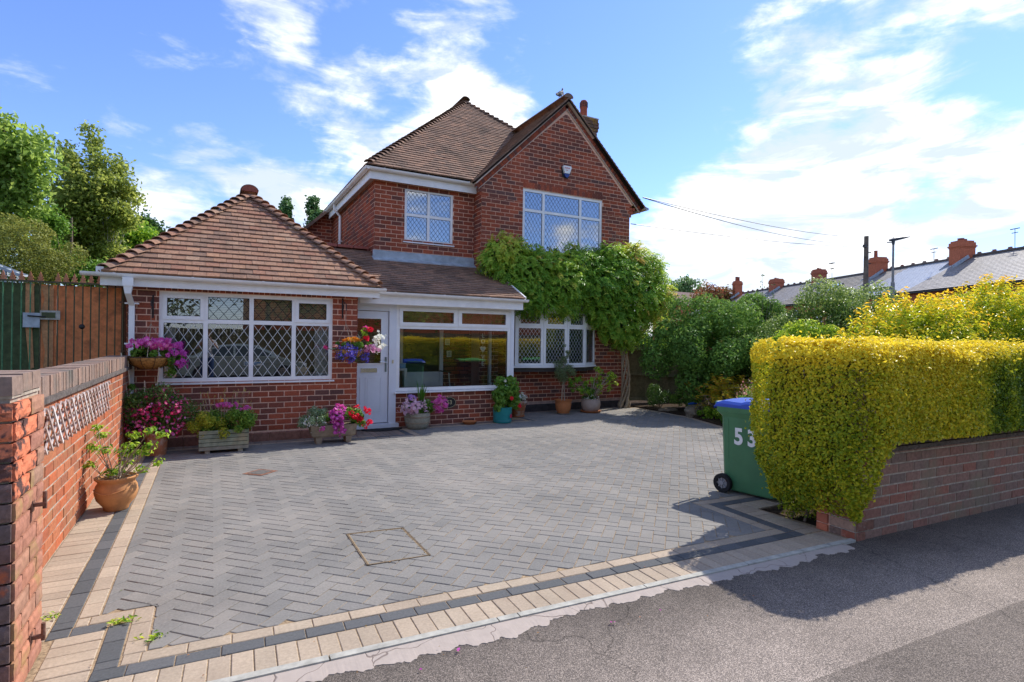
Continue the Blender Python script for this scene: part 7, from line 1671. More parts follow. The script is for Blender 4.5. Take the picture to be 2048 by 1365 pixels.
add('stem', sm, M['twig'], t); clump(t, 'foliage', (6.70, 10.12, .93), (.25, .19, .30), 1500, .042, 'olive', r, .22, k=26, cr=.42, droop=.2); clump(t, 'top_foliage', (6.74, 10.12, 1.30), (.12, .1, .22), 430, .042, 'olive', r, .22, k=10)
# big leaved shrub in pale pot
t = thing('potted_hydrangea', 'spreading bright green shrub in a pale pot with orange saucer below the bow window', 'potted plant', (7.45, 10.12, 0)); add('pot', MB().lathe([(.15, 0), (.19, .05), (.215, .14), (.21, .22), (.195, .26), (.20, .275), (.185, .28), (.18, .25), (0, .25)], (7.45, 10.12, .025), 26), varied('pale_pot', [(.42, .32, .26)], .85, 14, .2, .4, bigcol=(.32, .20, .14), bigscale=7), t, smooth=True, sharp=60); add('saucer', MB().lathe([(.20, 0), (.235, .04), (.22, .042), (0, .02)], (7.45, 10.12, 0), 26), M['terracotta'], t, smooth=True, sharp=50)
rr2 = np.random.default_rng(9); PP = []; NN = []; sm = MB(); TT = []
for k in range(44):
    px = rr2.uniform(1138, 1234); lo_ = 765-18*abs((px-1185)/50)**.5 if px > 1150 else 775; py = rr2.uniform(732 if px > 1195 or px < 1150 else 748, 792 if 1160 < px < 1200 else 778); e = at(px, py, 1, 10.12+rr2.uniform(-.28, .2)); b_ = Vector((7.45, 10.12, .28)); sm.tube([b_, b_.lerp(e, .6)+Vector((0, 0, .03)), e], [.007, .005, .003], 4)
    for q in range(17): d = rdir(1, rr2)[0]; PP.append(np.array(e)+d*.06*rr2.uniform(.3, 1.2)+np.array([0, 0, -.03])); NN.append(d*.6+[0, 0, .9]); TT.append(.45+.0035*(px-1185)+rr2.normal()*.16)
leaves('foliage', np.array(PP), np.array(NN), F_['lime'], t, .085, .42, np.array(TT), rng=rr2); add('stems', sm, M['twig'], t); clump(t, 'inner_foliage', (7.42, 10.12, .42), (.16, .14, .16), 500, .07, 'herb', r, .45); bloom(t, 'tiny_white_flower', (7.38, 10.0, .33), (.2, .12, .08), 40, .02, 'white', 'yellow', r, 8)
# weeds and fallen petals
for (px, py, n_, lab) in ((245, 1243, 46, 'green weed growing in the paving joint near the gate pier'), (305, 1277, 26, 'small wilted weed on the buff border block'), (100, 1236, 18, 'sprig of weed at the foot of the boundary wall')):
    p = at(px, py, 2, .004); t = thing('weed', lab, 'weed', (p.x, p.y, 0)); P = np.array([p.x, p.y, .012])+RNG.normal(size=(n_, 3))*[.028, .02, .006]; leaves('leaves', P, np.tile([0, 0, 1.0], (n_, 1)), F_['lime'], t, .035, .35, tilt=.6)
ft = thing('fallen_petals', 'scattered fallen petals, leaves and grit on the paving and footway', 'petals', (1.5, 4, 0), kind='stuff'); P = np.stack([RNG.uniform(-.9, 7, 260), RNG.uniform(2.2, 9, 260), np.full(260, .006)], 1); leaves('petals', P, np.tile([0, 0, 1.0], (260, 1)), F_['red_tree'], ft, .014, .6, tilt=.3)
P = np.array([[1.12, 2.62, .0], [2.0, 2.5, .0], [2.02, 2.49, 0], [1.13, 2.63, 0], [2.35, 2.48, 0], [.9, 2.55, 0]]); leaves('magenta_petals', P, np.tile([0, 0, 1.0], (6, 1)), PT['magenta'], ft, .022, .8, tilt=.3)
# ------------------------------------------------------------------ trees and background
def tree(name, label, base, hgt, clumps, mat, leaf, n, trunk_r, seed, group=None, asp=.6, lo=.35, trunk_mat='bark', lean=(0, 0), droop=0.0, core=True, bright=0, rej=.45, jit=.9):
    """clumps: list of (x,y,z,r) in world space"""
    r = np.random.default_rng(seed); t = thing(name, label, 'tree', base, group)
    bl = []
    for (x, y, z, q) in clumps:
        for k in range(12): d = rdir(1, r)[0]*q*r.uniform(.3, 1.15); bl.append(((x+d[0], y+d[1], z+d[2]*.95), (q*.34*r.uniform(.5, 1.4),)*2+(q*.26,)))
    P, N = blob_pts(bl, n, r, lo=lo, hi=1.75, rej=0); P = P+r.normal(size=P.shape)*leaf*jit; tint = .45+bright+noise3(P, .7, seed)*.18+r.normal(size=len(P))*.17
    leaves('crown', P, N, F_[mat], t, leaf, asp, tint, rng=r, droop=droop)
    tm = MB(); b = Vector(base); top = Vector(base)+Vector((lean[0], lean[1], hgt)); tm.tube([b, b.lerp(top, .4), top], [trunk_r, trunk_r*.7, trunk_r*.2], 8)
    for (x, y, z, q) in clumps:
        e = Vector((x, y, z)); s = b.lerp(top, min(.85, max(.15, (z-base[2])/hgt*.6))); tm.tube([s, s.lerp(e, .5)+Vector((0, 0, -.05*hgt*.3)), e], [trunk_r*.22, trunk_r*.12, trunk_r*.05], 5)
    add('trunk', tm, M[trunk_mat], t); return t
def cl(lst, Y):
    out = []
    for (px, py, rp) in lst:
        dy = random.uniform(-.6, .6); c = at(px, py, 1, Y+dy); s = (c-Vector((0, 0, CAM_H))).dot(Fv)/FPX; out.append((c.x, c.y, c.z, rp*s))
    return out
M['birch_bark'] = plain('birch_bark', (.50, .46, .40), .8, .2, ns=8, namt=.5)
def bx(px, Y): return at(px, 700, 1, Y).x
# maple-like tree at the left edge
tree('maple_tree', 'leafy sycamore tree cut by the left edge of the photo', (bx(-10, 19), 19, -.1), 8, cl([(10, 260, 16), (30, 300, 28), (0, 330, 34), (60, 300, 22), (75, 285, 16), (45, 345, 30), (85, 330, 17), (20, 385, 34), (62, 375, 22), (-20, 290, 40), (-30, 400, 50), (50, 410, 26), (15, 440, 34), (95, 318, 9), (10, 245, 10), (-60, 330, 60)], 19), 'maple', .16, 9000, .16, 201)
tree('birch_tree', 'tall airy silver birch with a narrow pointed top behind the gate', (bx(215, 22), 22, -.1), 5.6, cl([(178, 262, 9), (190, 285, 12), (196, 310, 13), (194, 335, 13), (205, 352, 12), (200, 375, 20), (130, 300, 10), (140, 318, 14), (150, 340, 18), (165, 365, 22), (235, 325, 9), (240, 345, 13), (242, 372, 17), (255, 392, 15), (225, 390, 18), (125, 345, 10), (180, 400, 30), (150, 400, 28), (215, 415, 26), (240, 425, 20), (272, 402, 8), (130, 430, 32), (170, 445, 34), (205, 455, 28), (118, 385, 18), (250, 445, 18), (160, 490, 38), (205, 500, 36), (115, 475, 32), (225, 530, 34), (170, 540, 36), (130, 530, 30)], 22), 'birch', .125, 30000, .06, 202, trunk_mat='birch_bark', droop=.5, jit=1.0)
tree('green_tree', 'rounded yellow-green tree just left of the garage roof slope', (bx(275, 26), 26, -.1), 6, cl([(255, 470, 26), (285, 475, 22), (300, 480, 16), (262, 505, 30), (235, 500, 26), (290, 500, 24), (230, 540, 30), (270, 530, 28), (245, 470, 16)], 26), 'lime', .14, 12000, .14, 203, bright=-.12)
tree('dark_tree', 'distant dark tree behind the yellow-green tree at left', (bx(295, 40), 40, -.1), 8, cl([(285, 452, 14), (305, 468, 14), (270, 458, 12), (300, 480, 12), (262, 470, 14)], 40), 'dark', .28, 2600, .2, 204, bright=.15)
shrub('conifer_bush', 'dense olive green rounded conifer bush behind the side gate', 'bush', (bx(40, 15), 15, 0), tuple(at(35, 520, 1, 15)), (1.0, .9, .80), 16000, .06, 'olive_shrub', 60, .32, .5, 205, zmin=.3)
tree('mixed_trees', 'mass of mid green foliage between the gate and the birch', (bx(140, 20), 20, -.1), 5, cl([(90, 500, 26), (120, 520, 26), (150, 545, 26), (95, 545, 30), (190, 555, 26), (210, 545, 24), (60, 440, 22), (90, 440, 24), (110, 455, 22)], 20), 'herb', .10, 11000, .12, 206)
for (px, py, w, h, lab, sd) in ((571, 422, 9, 19, 'left small poplar tip above the garage roof', 207), (628, 428, 15, 30, 'larger poplar tip behind the rear wing roof', 208)):
    Y = 60; c = at(px, py, 1, Y); s = (c-Vector((0, 0, CAM_H))).dot(Fv)/FPX
    cls = [(px+random.uniform(-.25, .25)*w, py-h+2*h*k/7, w*(.35+.55*sin(pi*min(1, (k+.8)/7)*.62))) for k in range(8)]
    tree('poplar_tree', lab, (c.x, Y, -.1), c.z+h*s, [(at(a, b, 1, Y).x, Y+random.uniform(-.5, .5), at(a, b, 1, Y).z, q*s) for a, b, q in cls], 'poplar', .34, 2600, .25, sd, group='poplars behind the house', jit=.4)
shrub('yellow_shrub', 'yellow green foliage glimpsed over the fence beside the vine', 'bush', (12.2, 13.2, 0), (12.1, 13.2, 1.75), (1.1, .8, .9), 6000, .08, 'lime', 24, .4, .5, 209, zmin=.3)
# neighbour's glazed lean-to roof over the gate
gr = thing('greenhouse', 'neighbouring glazed lean-to with white frame beyond the gate at far left', 'greenhouse', (-3.9, 13.2, 0)); gm = MB()
A0, A1 = at(-60, 512, 1, 13.2), at(42, 552, 1, 13.2)
gm.beam(A0, A1, .07, .05); gm.beam(A0+Vector((0, .35, .03)), A1+Vector((0, .35, .03)), .07, .05)
for k in range(7): q = A0.lerp(A1, k/6); gm.beam(q, q+Vector((0, .35, .03)), .04, .03); gm.beam(Vector((q.x, q.y, 0)), q, .05, .05, up=(0, 1, 0))
add('frame', gm, M['lead'], gr); gm = MB(); gm.poly([A0, A1, A1+Vector((0, .35, .03)), A0+Vector((0, .35, .03))]); gm.poly([(A0.x, A0.y+.01, .9), (A1.x, A1.y+.01, .9), A1+Vector((0, .01, -.02)), A0+Vector((0, .01, -.02))]); add('glazing', gm, M['glass_up'], gr)

# ---- terraced houses behind the garden
M['slate'] = varied('slate', [(.23, .21, .195), (.28, .25, .23), (.19, .175, .165), (.31, .28, .25)], .6, 6, .25, .3, .004, spec=.5, bigcol=(.20, .175, .15), bigscale=.6)
M['slate_new'] = varied('slate_reroofed', [(.44, .46, .49), (.48, .50, .53), (.40, .42, .45)], .35, 6, .1, .15, .003, spec=.7)
M['pantile'] = varied('concrete_tile', [(.30, .27, .23), (.26, .235, .20), (.33, .30, .26)], .8, 5, .25, .3)
TD = Vector((.384, .923, 0)).normalized(); TN = Vector((TD.y, -TD.x, 0))            # along the terrace, and away from us
E0 = Vector((41.0, 20.4, 0))
def ts(px, z=5.1):                                   # distance along the eave line where the photo column px crosses it
    d = ray(px, 680); a = Vector((d.x, d.y)); # solve a*t = E0 + TD*s
    det = a.x*(-TD.y)-(-TD.x)*a.y; t_ = (E0.x*(-TD.y)-(-TD.x)*E0.y)/det; s_ = (a.x*E0.y-a.y*E0.x)/det; return s_
def tr_(s): # along ridge: px -> s on ridge line
    return s
def ridge_s(px):
    d = ray(px, 680); a = Vector((d.x, d.y)); E = E0+TN*4.8; det = a.x*(-TD.y)-(-TD.x)*a.y; return (a.x*E.y-a.y*E.x)/det
cuts = [ridge_s(p) for p in (2330, 1935, 1765, 1646, 1560, 1489, 1440)]
names = ['nearest terraced house with grey slate roof at the right edge', 'terraced house with half reroofed pale slate between the two big chimneys', 'terraced house with brown tiled roof and skylight behind the telegraph pole', 'grey slate terraced house left of the double stepped chimney', 'terraced house with brown slates beside the plain square chimney', 'farthest visible terraced house at the end of the row']
roofs = ['slate', 'slate_new', 'pantile', 'slate', 'slate', 'slate']
EZ, RZ = 5.1, 7.6
for i in range(6):
    s0, s1 = cuts[i], cuts[i+1]
    if i == 0: s1 = cuts[1]
    a, b = s0, s1; sp = lambda s, n, z: E0+TD*s+TN*n+Vector((0, 0, z))
    t = thing('terraced_house', names[i], 'house', tuple(sp((a+b)/2, 2, 0)), 'terrace of brick houses with slate roofs')
    w = MB(); w.hexa([sp(a, .25, -.2), sp(b, .25, -.2), sp(b, 9.3, -.2), sp(a, 9.3, -.2), sp(a, .25, EZ), sp(b, .25, EZ), sp(b, 9.3, EZ), sp(a, 9.3, EZ)][::1]); add('wall', w, M['brick_chim'], t)
    rf = MB()
    for (n0, n1) in ((0, 4.8), (9.6, 4.8)): q = [sp(a, n0, EZ), sp(b, n0, EZ), sp(b, n1, RZ), sp(a, n1, RZ)]; rf.prism(q, (0, 0, .06))
    ro = add('roof', rf, M['tile_under'], t)
    # slates as real courses (joined), random tone per slate
    st_ = MB(); L_ = abs(b-a); sl = Slope(sp(a, 0, EZ+.07), TD*(1 if b > a else -1), (sp(a, 4.8, RZ)-sp(a, 0, EZ))); LV = (sp(a, 4.8, RZ)-sp(a, 0, EZ)).length; v = 0; row = 0; big = roofs[i] == 'pantile'; gg = .34 if big else .24; ww = .33 if big else .30
    while v < LV:
        u = -(ww/2 if row % 2 else 0)
        while u < L_:
            x0, x1 = max(0, u+.006), min(L_, u+ww-.006); u += ww
            if x1-x0 < .05: continue
            st_.rv = trnd.random()*.98+.01; st_.mi = 0
            if i == 1 and (x0/L_) < .75-.28*(1-v/LV)*0-.0 and x0/L_ < .62: st_.mi = 0
            elif i == 1: st_.mi = 1
            if i == 0: st_.mi = 1 if (.80 < x0/L_ < .97 and False) else 0
            v1 = min(LV, v+gg); h = .035 if big else .018; b0 = len(st_.v); st_.v += [tuple(sl.p(x, y, q)) for x, y, q in ((x0, v, 0), (x1, v, 0), (x0, v, h), (x1, v, h), (x1, v1, .003), (x0, v1, .003))]
            st_.face((b0, b0+1, b0+3, b0+2)); st_.face((b0+2, b0+3, b0+4, b0+5))
        v += gg; row += 1
    mats = [M[roofs[i]], M['slate']]
    add('slates', st_, mats, ro, kind='stuff')
    # ridge with crested tiles
    rb = MB(); rb.beam(sp(a, 4.8, RZ+.12), sp(b, 4.8, RZ+.12), .26, .13); add('ridge', rb, M['creasing'], ro)
    if i not in (2,):
        s_ = min(a, b)+.5
        while s_ < max(a, b)-.3:
            m_ = MB(); c = sp(s_, 4.8, RZ+.18); m_.beam(c-TD*.17, c+TD*.17, .13, .09); m_.beam(c-TD*.10+Vector((0, 0, .09)), c+TD*.10+Vector((0, 0, .09)), .11, .10); add('crest_tile', m_, M['brick_brown'], ro); s_ += 1.05
    gt = MB(); gt.beam(sp(a, -.06, EZ-.03), sp(b, -.06, EZ-.03), .12, .10); add('gutter', gt, M['black'], t)
    # windows on the garden side, upper storey
    for k in range(max(1, int(L_/3.4))):
        s_ = min(a, b)+1.6+k*3.3
        fm_ = MB(); fm_.hexa([sp(s_-.5, .20, 3.1), sp(s_+.5, .20, 3.1), sp(s_+.5, .27, 3.1), sp(s_-.5, .27, 3.1), sp(s_-.5, .20, 4.6), sp(s_+.5, .20, 4.6), sp(s_+.5, .27, 4.6), sp(s_-.5, .27, 4.6)]); wf = add('window', fm_, M['upvc'], t)
        pn = MB()
        for (zz0, zz1) in ((3.18, 3.8), (3.88, 4.52)): pn.poly([sp(s_-.42, .195, zz0), sp(s_+.42, .195, zz0), sp(s_+.42, .195, zz1), sp(s_-.42, .195, zz1)])
        add('pane', pn, M['room_dark'], wf)
    if i == 1:
        for k in range(3): m_ = MB(); c = sp(a+(b-a)*(.30+.10*k), .9, EZ+.62); m_.beam(c-TD*.22, c+TD*.22, .25, .12); add('roof_vent', m_, M['black'], ro)
    if i == 2:
        m_ = MB(); q = [(.32, .30), (.52, .30), (.52, .66), (.32, .66)]; m_.prism([sl.p(L_*x, LV*y, .05) for x, y in q], sl.n*.06); sk = add('skylight', m_, M['black'], ro)
        m_ = MB(); m_.poly([sl.p(L_*x, LV*y, .12) for x, y in ((.34, .32), (.50, .32), (.50, .64), (.34, .64))]); add('skylight_pane', m_, plain('sky_pane', (.45, .6, .8), .1, .9), sk)
def stack(host_s, n0, width, depth, z1, label_parent, pots, caps=2, potr=.12, poth=.3):
    sp = lambda s, n, z: E0+TD*s+TN*n+Vector((0, 0, z)); m_ = MB(); w, d = width/2, depth/2
    def blk(e, z0, z1): m_.hexa([sp(host_s-w-e, n0-d-e, z0), sp(host_s-w-e, n0+d+e, z0), sp(host_s+w+e, n0+d+e, z0), sp(host_s+w+e, n0-d-e, z0), sp(host_s-w-e, n0-d-e, z1), sp(host_s-w-e, n0+d+e, z1), sp(host_s+w+e, n0+d+e, z1), sp(host_s+w+e, n0-d-e, z1)])
    blk(0, 6.2, z1-.5); blk(.03, z1-.5, z1-.42); blk(.075, z1-.42, z1-.33); blk(.02, z1-.33, z1-.12); blk(-.05, z1-.12, z1)
    o = add('chimney', m_, M['brick_chim'], label_parent)
    # courses as real grooves
    g_ = MB(); z = 6.4
    for k in range(pots): p = MB(); c = sp(host_s-w*.6+(k+.5)*width*.6/max(1, pots)*2*.5, n0-d*.4+(k % 2)*d*.8, z1); p.lathe([(potr, -.02), (potr*.9, poth*.9), (potr*1.1, poth), (potr*.7, poth), (0, poth*.8)], tuple(c), 10); add('chimney_pot', p, M['ridge_red'], o, smooth=True, sharp=40)
    ld_ = MB(); ld_.beam(sp(host_s-w-.08, n0-d-.1-1.0+.5, 6.9), sp(host_s-w-.08, n0, 7.65), .05, .22); ld_.beam(sp(host_s+w+.05, n0-d-.6, 6.75), sp(host_s+w+.05, n0, 7.65), .05, .22); add('chimney_flashing', ld_, M['lead'], o); return o
hs = [o for o in bpy.data.objects if o.name.startswith('terraced_house')]
stack(ridge_s(1935)+.0, 4.3, .85, 1.15, 8.75, hs[0], 2, poth=.16, potr=.2); stack(ridge_s(1765), 4.3, .95, 1.0, 8.75, hs[1], 1, poth=.55, potr=.14); stack(ridge_s(1646), 4.3, .85, 1.0, 8.7, hs[2], 2, poth=.12); stack(ridge_s(1560), 4.3, 1.1, 1.1, 8.55, hs[3], 2, poth=.12); stack(ridge_s(1489), 3.8, .7, .9, 9.1, hs[4], 2, potr=.16, poth=.5)
def aerial(px, py0, py1, label, kind):
    z1 = None; t0 = at(px, py0, 0, 45.0); b0 = at(px, py1, 0, 45.0); t = thing('tv_aerial', label, 'aerial', tuple(b0), 'television aerials on the terrace'); m_ = MB(); m_.tube([b0-Vector((0, 0, .4)), t0], .018, 5)
    if kind: m_.beam(t0-TD*.25, t0+TD*.25, .25, .05); m_.beam(t0-Vector((0, 0, .45))-TD*.2, t0-Vector((0, 0, .45))+TD*.2, .12, .06)
    else: m_.beam(t0-TD*.3, t0+TD*.3, .05, .05); m_.beam(t0-Vector((0, 0, .25))-TD*.2, t0-Vector((0, 0, .25))+TD*.2, .04, .04)
    add('mast', m_, M['black'], t)
aerial(1664, 527, 560, 'thin aerial mast with a dark cap right of the stepped chimney', True); aerial(2030, 458, 497, 'thin aerial on the nearest terrace ridge at the right edge', False); aerial(1868, 498, 516, 'short aerial on the ridge right of the lamp post', False)

# ---- telegraph pole, street lamp and wires
PP_ = at(1731, 600, 0, 36.0); pb = Vector((36.0, PP_.y, 0)); ptop_z = at(1733, 473, 0, 36.0).z
tp_ = thing('telegraph_pole', 'weathered wooden telegraph pole before the terrace chimneys', 'telegraph pole', tuple(pb)); m_ = MB(); m_.tube([pb, (pb.x, pb.y, ptop_z)], [.17, .125], 12); add('pole', m_, plain('pole_wood', (.17, .14, .11), .9, .1, ns=3, namt=.3, bstr=.4), tp_)
m_ = MB()
for (dz, sx) in ((.62, -1), (1.0, 1), (1.32, -1), (1.7, 1)): m_.beam((pb.x+sx*.1, pb.y, ptop_z-dz), (pb.x+sx*.34, pb.y-.1, ptop_z-dz), .05, .05)
m_.box(pb.x-.30, pb.x-.12, pb.y-.1, pb.y+.05, ptop_z-.72, ptop_z-.55); add('step_iron', m_, M['black'], tp_)
lp = at(1785, 600, 0, 34.0); lb_ = Vector((34.0, lp.y, 0)); lz = at(1787, 474, 0, 34.0).z
sl_ = thing('street_lamp', 'slim grey street lamp with a long flat arm head', 'street lamp', tuple(lb_)); m_ = MB(); m_.tube([lb_, (lb_.x, lb_.y, lz-2.6), (lb_.x, lb_.y, lz-2.55), (lb_.x, lb_.y, lz-.35)], [.115, .10, .065, .05], 12); add('column', m_, plain('lamp_grey', (.22, .225, .22), .6, .4, ns=3, namt=.2), sl_)
m_ = MB(); c = Vector((lb_.x, lb_.y, lz-.2)); dv = Rv*.95+Vector((0, 0, .22)); dv.z = .22; m_.tube([c-Vector((0, 0, .25)), c], [.06, .10], 10); m_.tube([c-Vector(Rv)*.22, c+Vector((0, 0, .04)), c+dv*.55+Vector((0, 0, .02)), c+dv*1.0], [.06, .10, .07, .02], 8); m_.beam(c-Vector(Rv)*.35-Vector((0, 0, .12)), c-Vector((0, 0, .12)), .06, .04); m_.tube([c+Vector((.05, 0, .05)), c+Vector((.05, 0, .17))], .035, 8); add('lamp_head', m_, plain('lamp_dark', (.05, .065, .085), .5, .4), sl_)
def wire(label, a, b, sag, r_=.012):
    t = thing('overhead_wire', label, 'wire', tuple(a), 'telephone wires from the house'); m_ = MB(); a = Vector(a); b = Vector(b); m_.tube([a.lerp(b, k/20)+Vector((0, 0, -sag*4*(k/20)*(1-k/20))) for k in range(21)], r_, 4, caps=False); add('cable', m_, M['black'], t)
far = Vector((pb.x, pb.y, ptop_z-.1))
wire('upper telephone wire leaving the gable eave for the pole', (9.42, 10.75, at(1280, 394, 1, 10.75).z), far+Vector((0, 0, 1.35-1.3)), .25, .011); wire('second telephone wire just below the upper one', (9.42, 10.75, at(1280, 394, 1, 10.75).z-.01), far+Vector((0, .1, -.35)), .35, .010); wire('lower telephone wire from the gable wall to the pole', (9.05, 10.75, at(1268, 449, 1, 10.75).z), far+Vector((0, 0, -.55)), .15, .010)

# ---- distant trees on the right
tree('distant_trees', 'distant green trees between the vine and the terrace end', (at(1370, 680, 1, 75).x, 75, 0), 9, cl([(1345, 580, 14), (1365, 575, 14), (1380, 568, 9), (1378, 590, 14), (1400, 590, 14), (1355, 600, 16), (1330, 600, 16)], 75), 'poplar', .5, 4200, .3, 210, bright=.1)
tree('copper_tree', 'reddish copper leaved tree left of the terrace end', (at(1435, 680, 1, 48).x, 48, 0), 6, cl([(1415, 590, 14), (1435, 588, 16), (1455, 592, 12), (1420, 605, 18), (1450, 605, 16), (1400, 600, 12), (1470, 600, 9)], 48), 'red_tree', .32, 5200, .2, 211)
M['far_roof'] = plain('far_roof', (.16, .09, .08), .9, ns=.5, namt=.2)
t = thing('distant_house', 'distant brown roofed house between vine and copper tree', 'house', (at(1345, 680, 1, 60).x, 60, 0)); c = at(1350, 600, 1, 60); m_ = MB(); m_.box(c.x-.5, c.x+6, 58, 64, 0, c.z-.8); add('wall', m_, M['brick_chim'], t); m_ = MB(); m_.prism([(c.x-.9, 57.6, c.z-.9), (c.x-.9, 64.4, c.z-.9), (c.x-.9, 61, c.z+1.3)], (7.2, 0, 0)); add('roof', m_, M['far_roof'], t)
def ellip_tree(lab, x, y, h, r_, mat, n, sd, leaf=.22): tree('garden_tree', lab, (x, y, 0), h, [(x+r_*.5*cos(k*1.3), y+r_*.5*sin(k*1.3), h*(.55+.09*(k % 5)), r_*.62) for k in range(9)], mat, leaf, n, .16, sd, group='trees across the road')

# ------------------------------------------------------------------ what stands behind the camera (seen reflected in the windows)
M['far_brick'] = M['brick_brown']
fh = thing('roadside_fence', 'long dark timber fence across the road behind the parked car', 'fence', (2, -9.2, 0)); x = -9.0
while x < 16: b_ = MB(); b_.box(x, x+.14, -9.25, -9.22, -.2, 1.9+.02*sin(x*3)); add('board', b_, M['fence'], fh); x += .15
b_ = MB(); b_.box(-9, 16, -9.29, -9.255, 1.55, 1.63); b_.box(-9, 16, -9.29, -9.255, .3, .38); add('rail', b_, M['fence'], fh)
ellip_tree('tall dark tree across the road, left of the parked car', -4, -11.5, 7, 3.0, 'dark', 9000, 301); ellip_tree('broad dark tree across the road behind the car', 2.5, -12, 8, 3.3, 'dark', 10000, 302); ellip_tree('green tree across the road to the right', 9.5, -12.5, 7, 3.2, 'maple', 9000, 303); ellip_tree('green tree at the far right across the road', 17, -12, 7, 3.3, 'maple', 8000, 304); ellip_tree('dark tree at the far left across the road', -11, -12, 7, 3.3, 'dark', 7000, 305)
oh = thing('opposite_house', 'brick house across the road behind the trees', 'house', (10, -20, 0)); m_ = MB(); m_.box(2, 26, -26, -18, -.2, 5.2); add('wall', m_, M['brick_chim'], oh); m_ = MB(); m_.prism([(1.6, -26.4, 5.2), (1.6, -17.6, 5.2), (1.6, -22, 7.8)], (24.8, 0, 0)); add('roof', m_, M['far_roof'], oh)
# parked saloon
M['car_paint'] = plain('car_paint', (.42, .47, .43), .25, .6, metal=.5); M['car_glass'] = plain('car_glass', (.03, .045, .05), .08, .8)
car = thing('parked_car', 'pale silver-green saloon parked across the road, seen mirrored in the garage window', 'car', (1.1, -5.9, -.14)); cx, cy, cz = 1.1, -5.9, -.14
low = [(-2.25, .32), (-2.28, .62), (-2.2, .86), (-1.9, .94), (-.9, .97), (.9, .96), (1.55, .86), (2.1, .70), (2.28, .55), (2.28, .30), (1.9, .22), (-1.9, .22)]
def loft(mb, prof, ws):
    n = len(prof); b = len(mb.v); ys = [(-1, ws[0]), (-1, ws[1]), (1, ws[1]), (1, ws[0])]; sc = [.93, 1, 1, .93]
    for (sg, w), k in zip(ys, sc):
        for (x, z) in prof: mb.v.append((cx+x*(.985 if k < 1 else 1), cy+sg*w, cz+.55+(z-.55)*k))
    for j in range(3):
        for i in range(n): i2 = (i+1) % n; mb.face((b+j*n+i, b+j*n+i2, b+(j+1)*n+i2, b+(j+1)*n+i))
    mb.face([b+i for i in range(n)][::-1]); mb.face([b+3*n+i for i in range(n)])
cb = MB(); loft(cb, low, (.88, .80)); add('body', cb, M['car_paint'], car, smooth=True, sharp=30)
cab = [(-1.75, .94), (-1.25, 1.22), (-.75, 1.38), (-.1, 1.43), (.45, 1.38), (1.0, 1.14), (1.32, .93)]
cb = MB(); n = len(cab)
for (sg, wl, wt) in ((-1, .80, .60), (1, .80, .60)):
    for (x, z) in cab: cb.v.append((cx+x, cy+sg*(wl+(wt-wl)*(z-.93)/.5), cz+z))
for i in range(n-1): cb.face((i, i+1, n+i+1, n+i))
cb.face(list(range(n))[::-1]); cb.face([n+i for i in range(n)]); add('cabin', cb, M['car_paint'], car, smooth=True, sharp=30)
for sg in (-1, 1):
    for q in ([(-1.38, .97), (-1.08, 1.22), (-.72, 1.32), (-.35, 1.36), (-.35, .97)], [(-.27, .97), (-.27, 1.36), (.35, 1.33), (.85, 1.10), (1.0, .97)]):
        m_ = MB(); pts = [(cx+x, cy+sg*(.80-.20*(z-.93)/.5+.006), cz+z) for x, z in q]; m_.prism(pts, (0, sg*.004, 0)); add('side_window', m_, M['car_glass'], car)
m_ = MB(); m_.poly([(cx+.50, cy-.52, cz+1.375), (cx+.50, cy+.52, cz+1.375), (cx+1.27, cy+.70, cz+.965), (cx+1.27, cy-.70, cz+.965)]); add('windscreen', m_, M['car_glass'], car); car_n = 0
for x in (-1.38, 1.42):
    for sg in (-1, 1):
        w = MB(); w.tube([(cx+x, cy+sg*.70, cz+.31), (cx+x, cy+sg*.895, cz+.31)], .31, 24); wo = add('wheel', w, M['rubber'], car); h = MB(); h.tube([(cx+x, cy+sg*.88, cz+.31), (cx+x, cy+sg*.902, cz+.31)], .21, 20); add('rim', h, M['chrome'], wo)
m_ = MB(); m_.box(cx-.0, cx+.62, cy+.882, cy+.888, cz+.60, cz+.76); sg_ = add('door_sign', m_, M['white'], car); m_ = MB(); m_.box(cx+.03, cx+.59, cy+.889, cy+.892, cz+.69, cz+.73); m_.box(cx+.03, cx+.45, cy+.889, cy+.892, cz+.63, cz+.655); add('sign_print', m_, plain('sign_blue', (.05, .25, .5), .5), sg_)
for sg in (-1, 1): m_ = MB(); m_.box(cx+2.05, cx+2.29, cy+sg*.55-.18, cy+sg*.55+.18, cz+.56, cz+.68); add('headlight', m_, M['white'], car)
# photographer standing at the tripod point, mirrored in the same window
def skin_body(name, V, E, R, parent, mats, matf, subs=2):
    me = bpy.data.meshes.new(name); me.from_pydata(V, E, []); o = bpy.data.objects.new(name, me); C.objects.link(o); sk_ = o.modifiers.new('s', 'SKIN'); sk_.use_smooth_shade = True
    for i, r_ in enumerate(R): me.skin_vertices[0].data[i].radius = (r_, r_)
    me.skin_vertices[0].data[0].use_root = True; sb_ = o.modifiers.new('u', 'SUBSURF'); sb_.levels = subs; sb_.render_levels = subs
    dg = bpy.context.evaluated_depsgraph_get(); m2 = bpy.data.meshes.new_from_object(o.evaluated_get(dg)); bpy.data.objects.remove(o)
    for m_ in mats: m2.materials.append(m_)
    for p in m2.polygons: p.material_index = matf(p.center); p.use_smooth = True
    o = bpy.data.objects.new(name, m2); C.objects.link(o); o.parent = parent; return o
ps = thing('person', 'person in pale shirt and blue jeans holding a camera, seen mirrored in the garage window', 'person', (-.10, -.38, -.02))
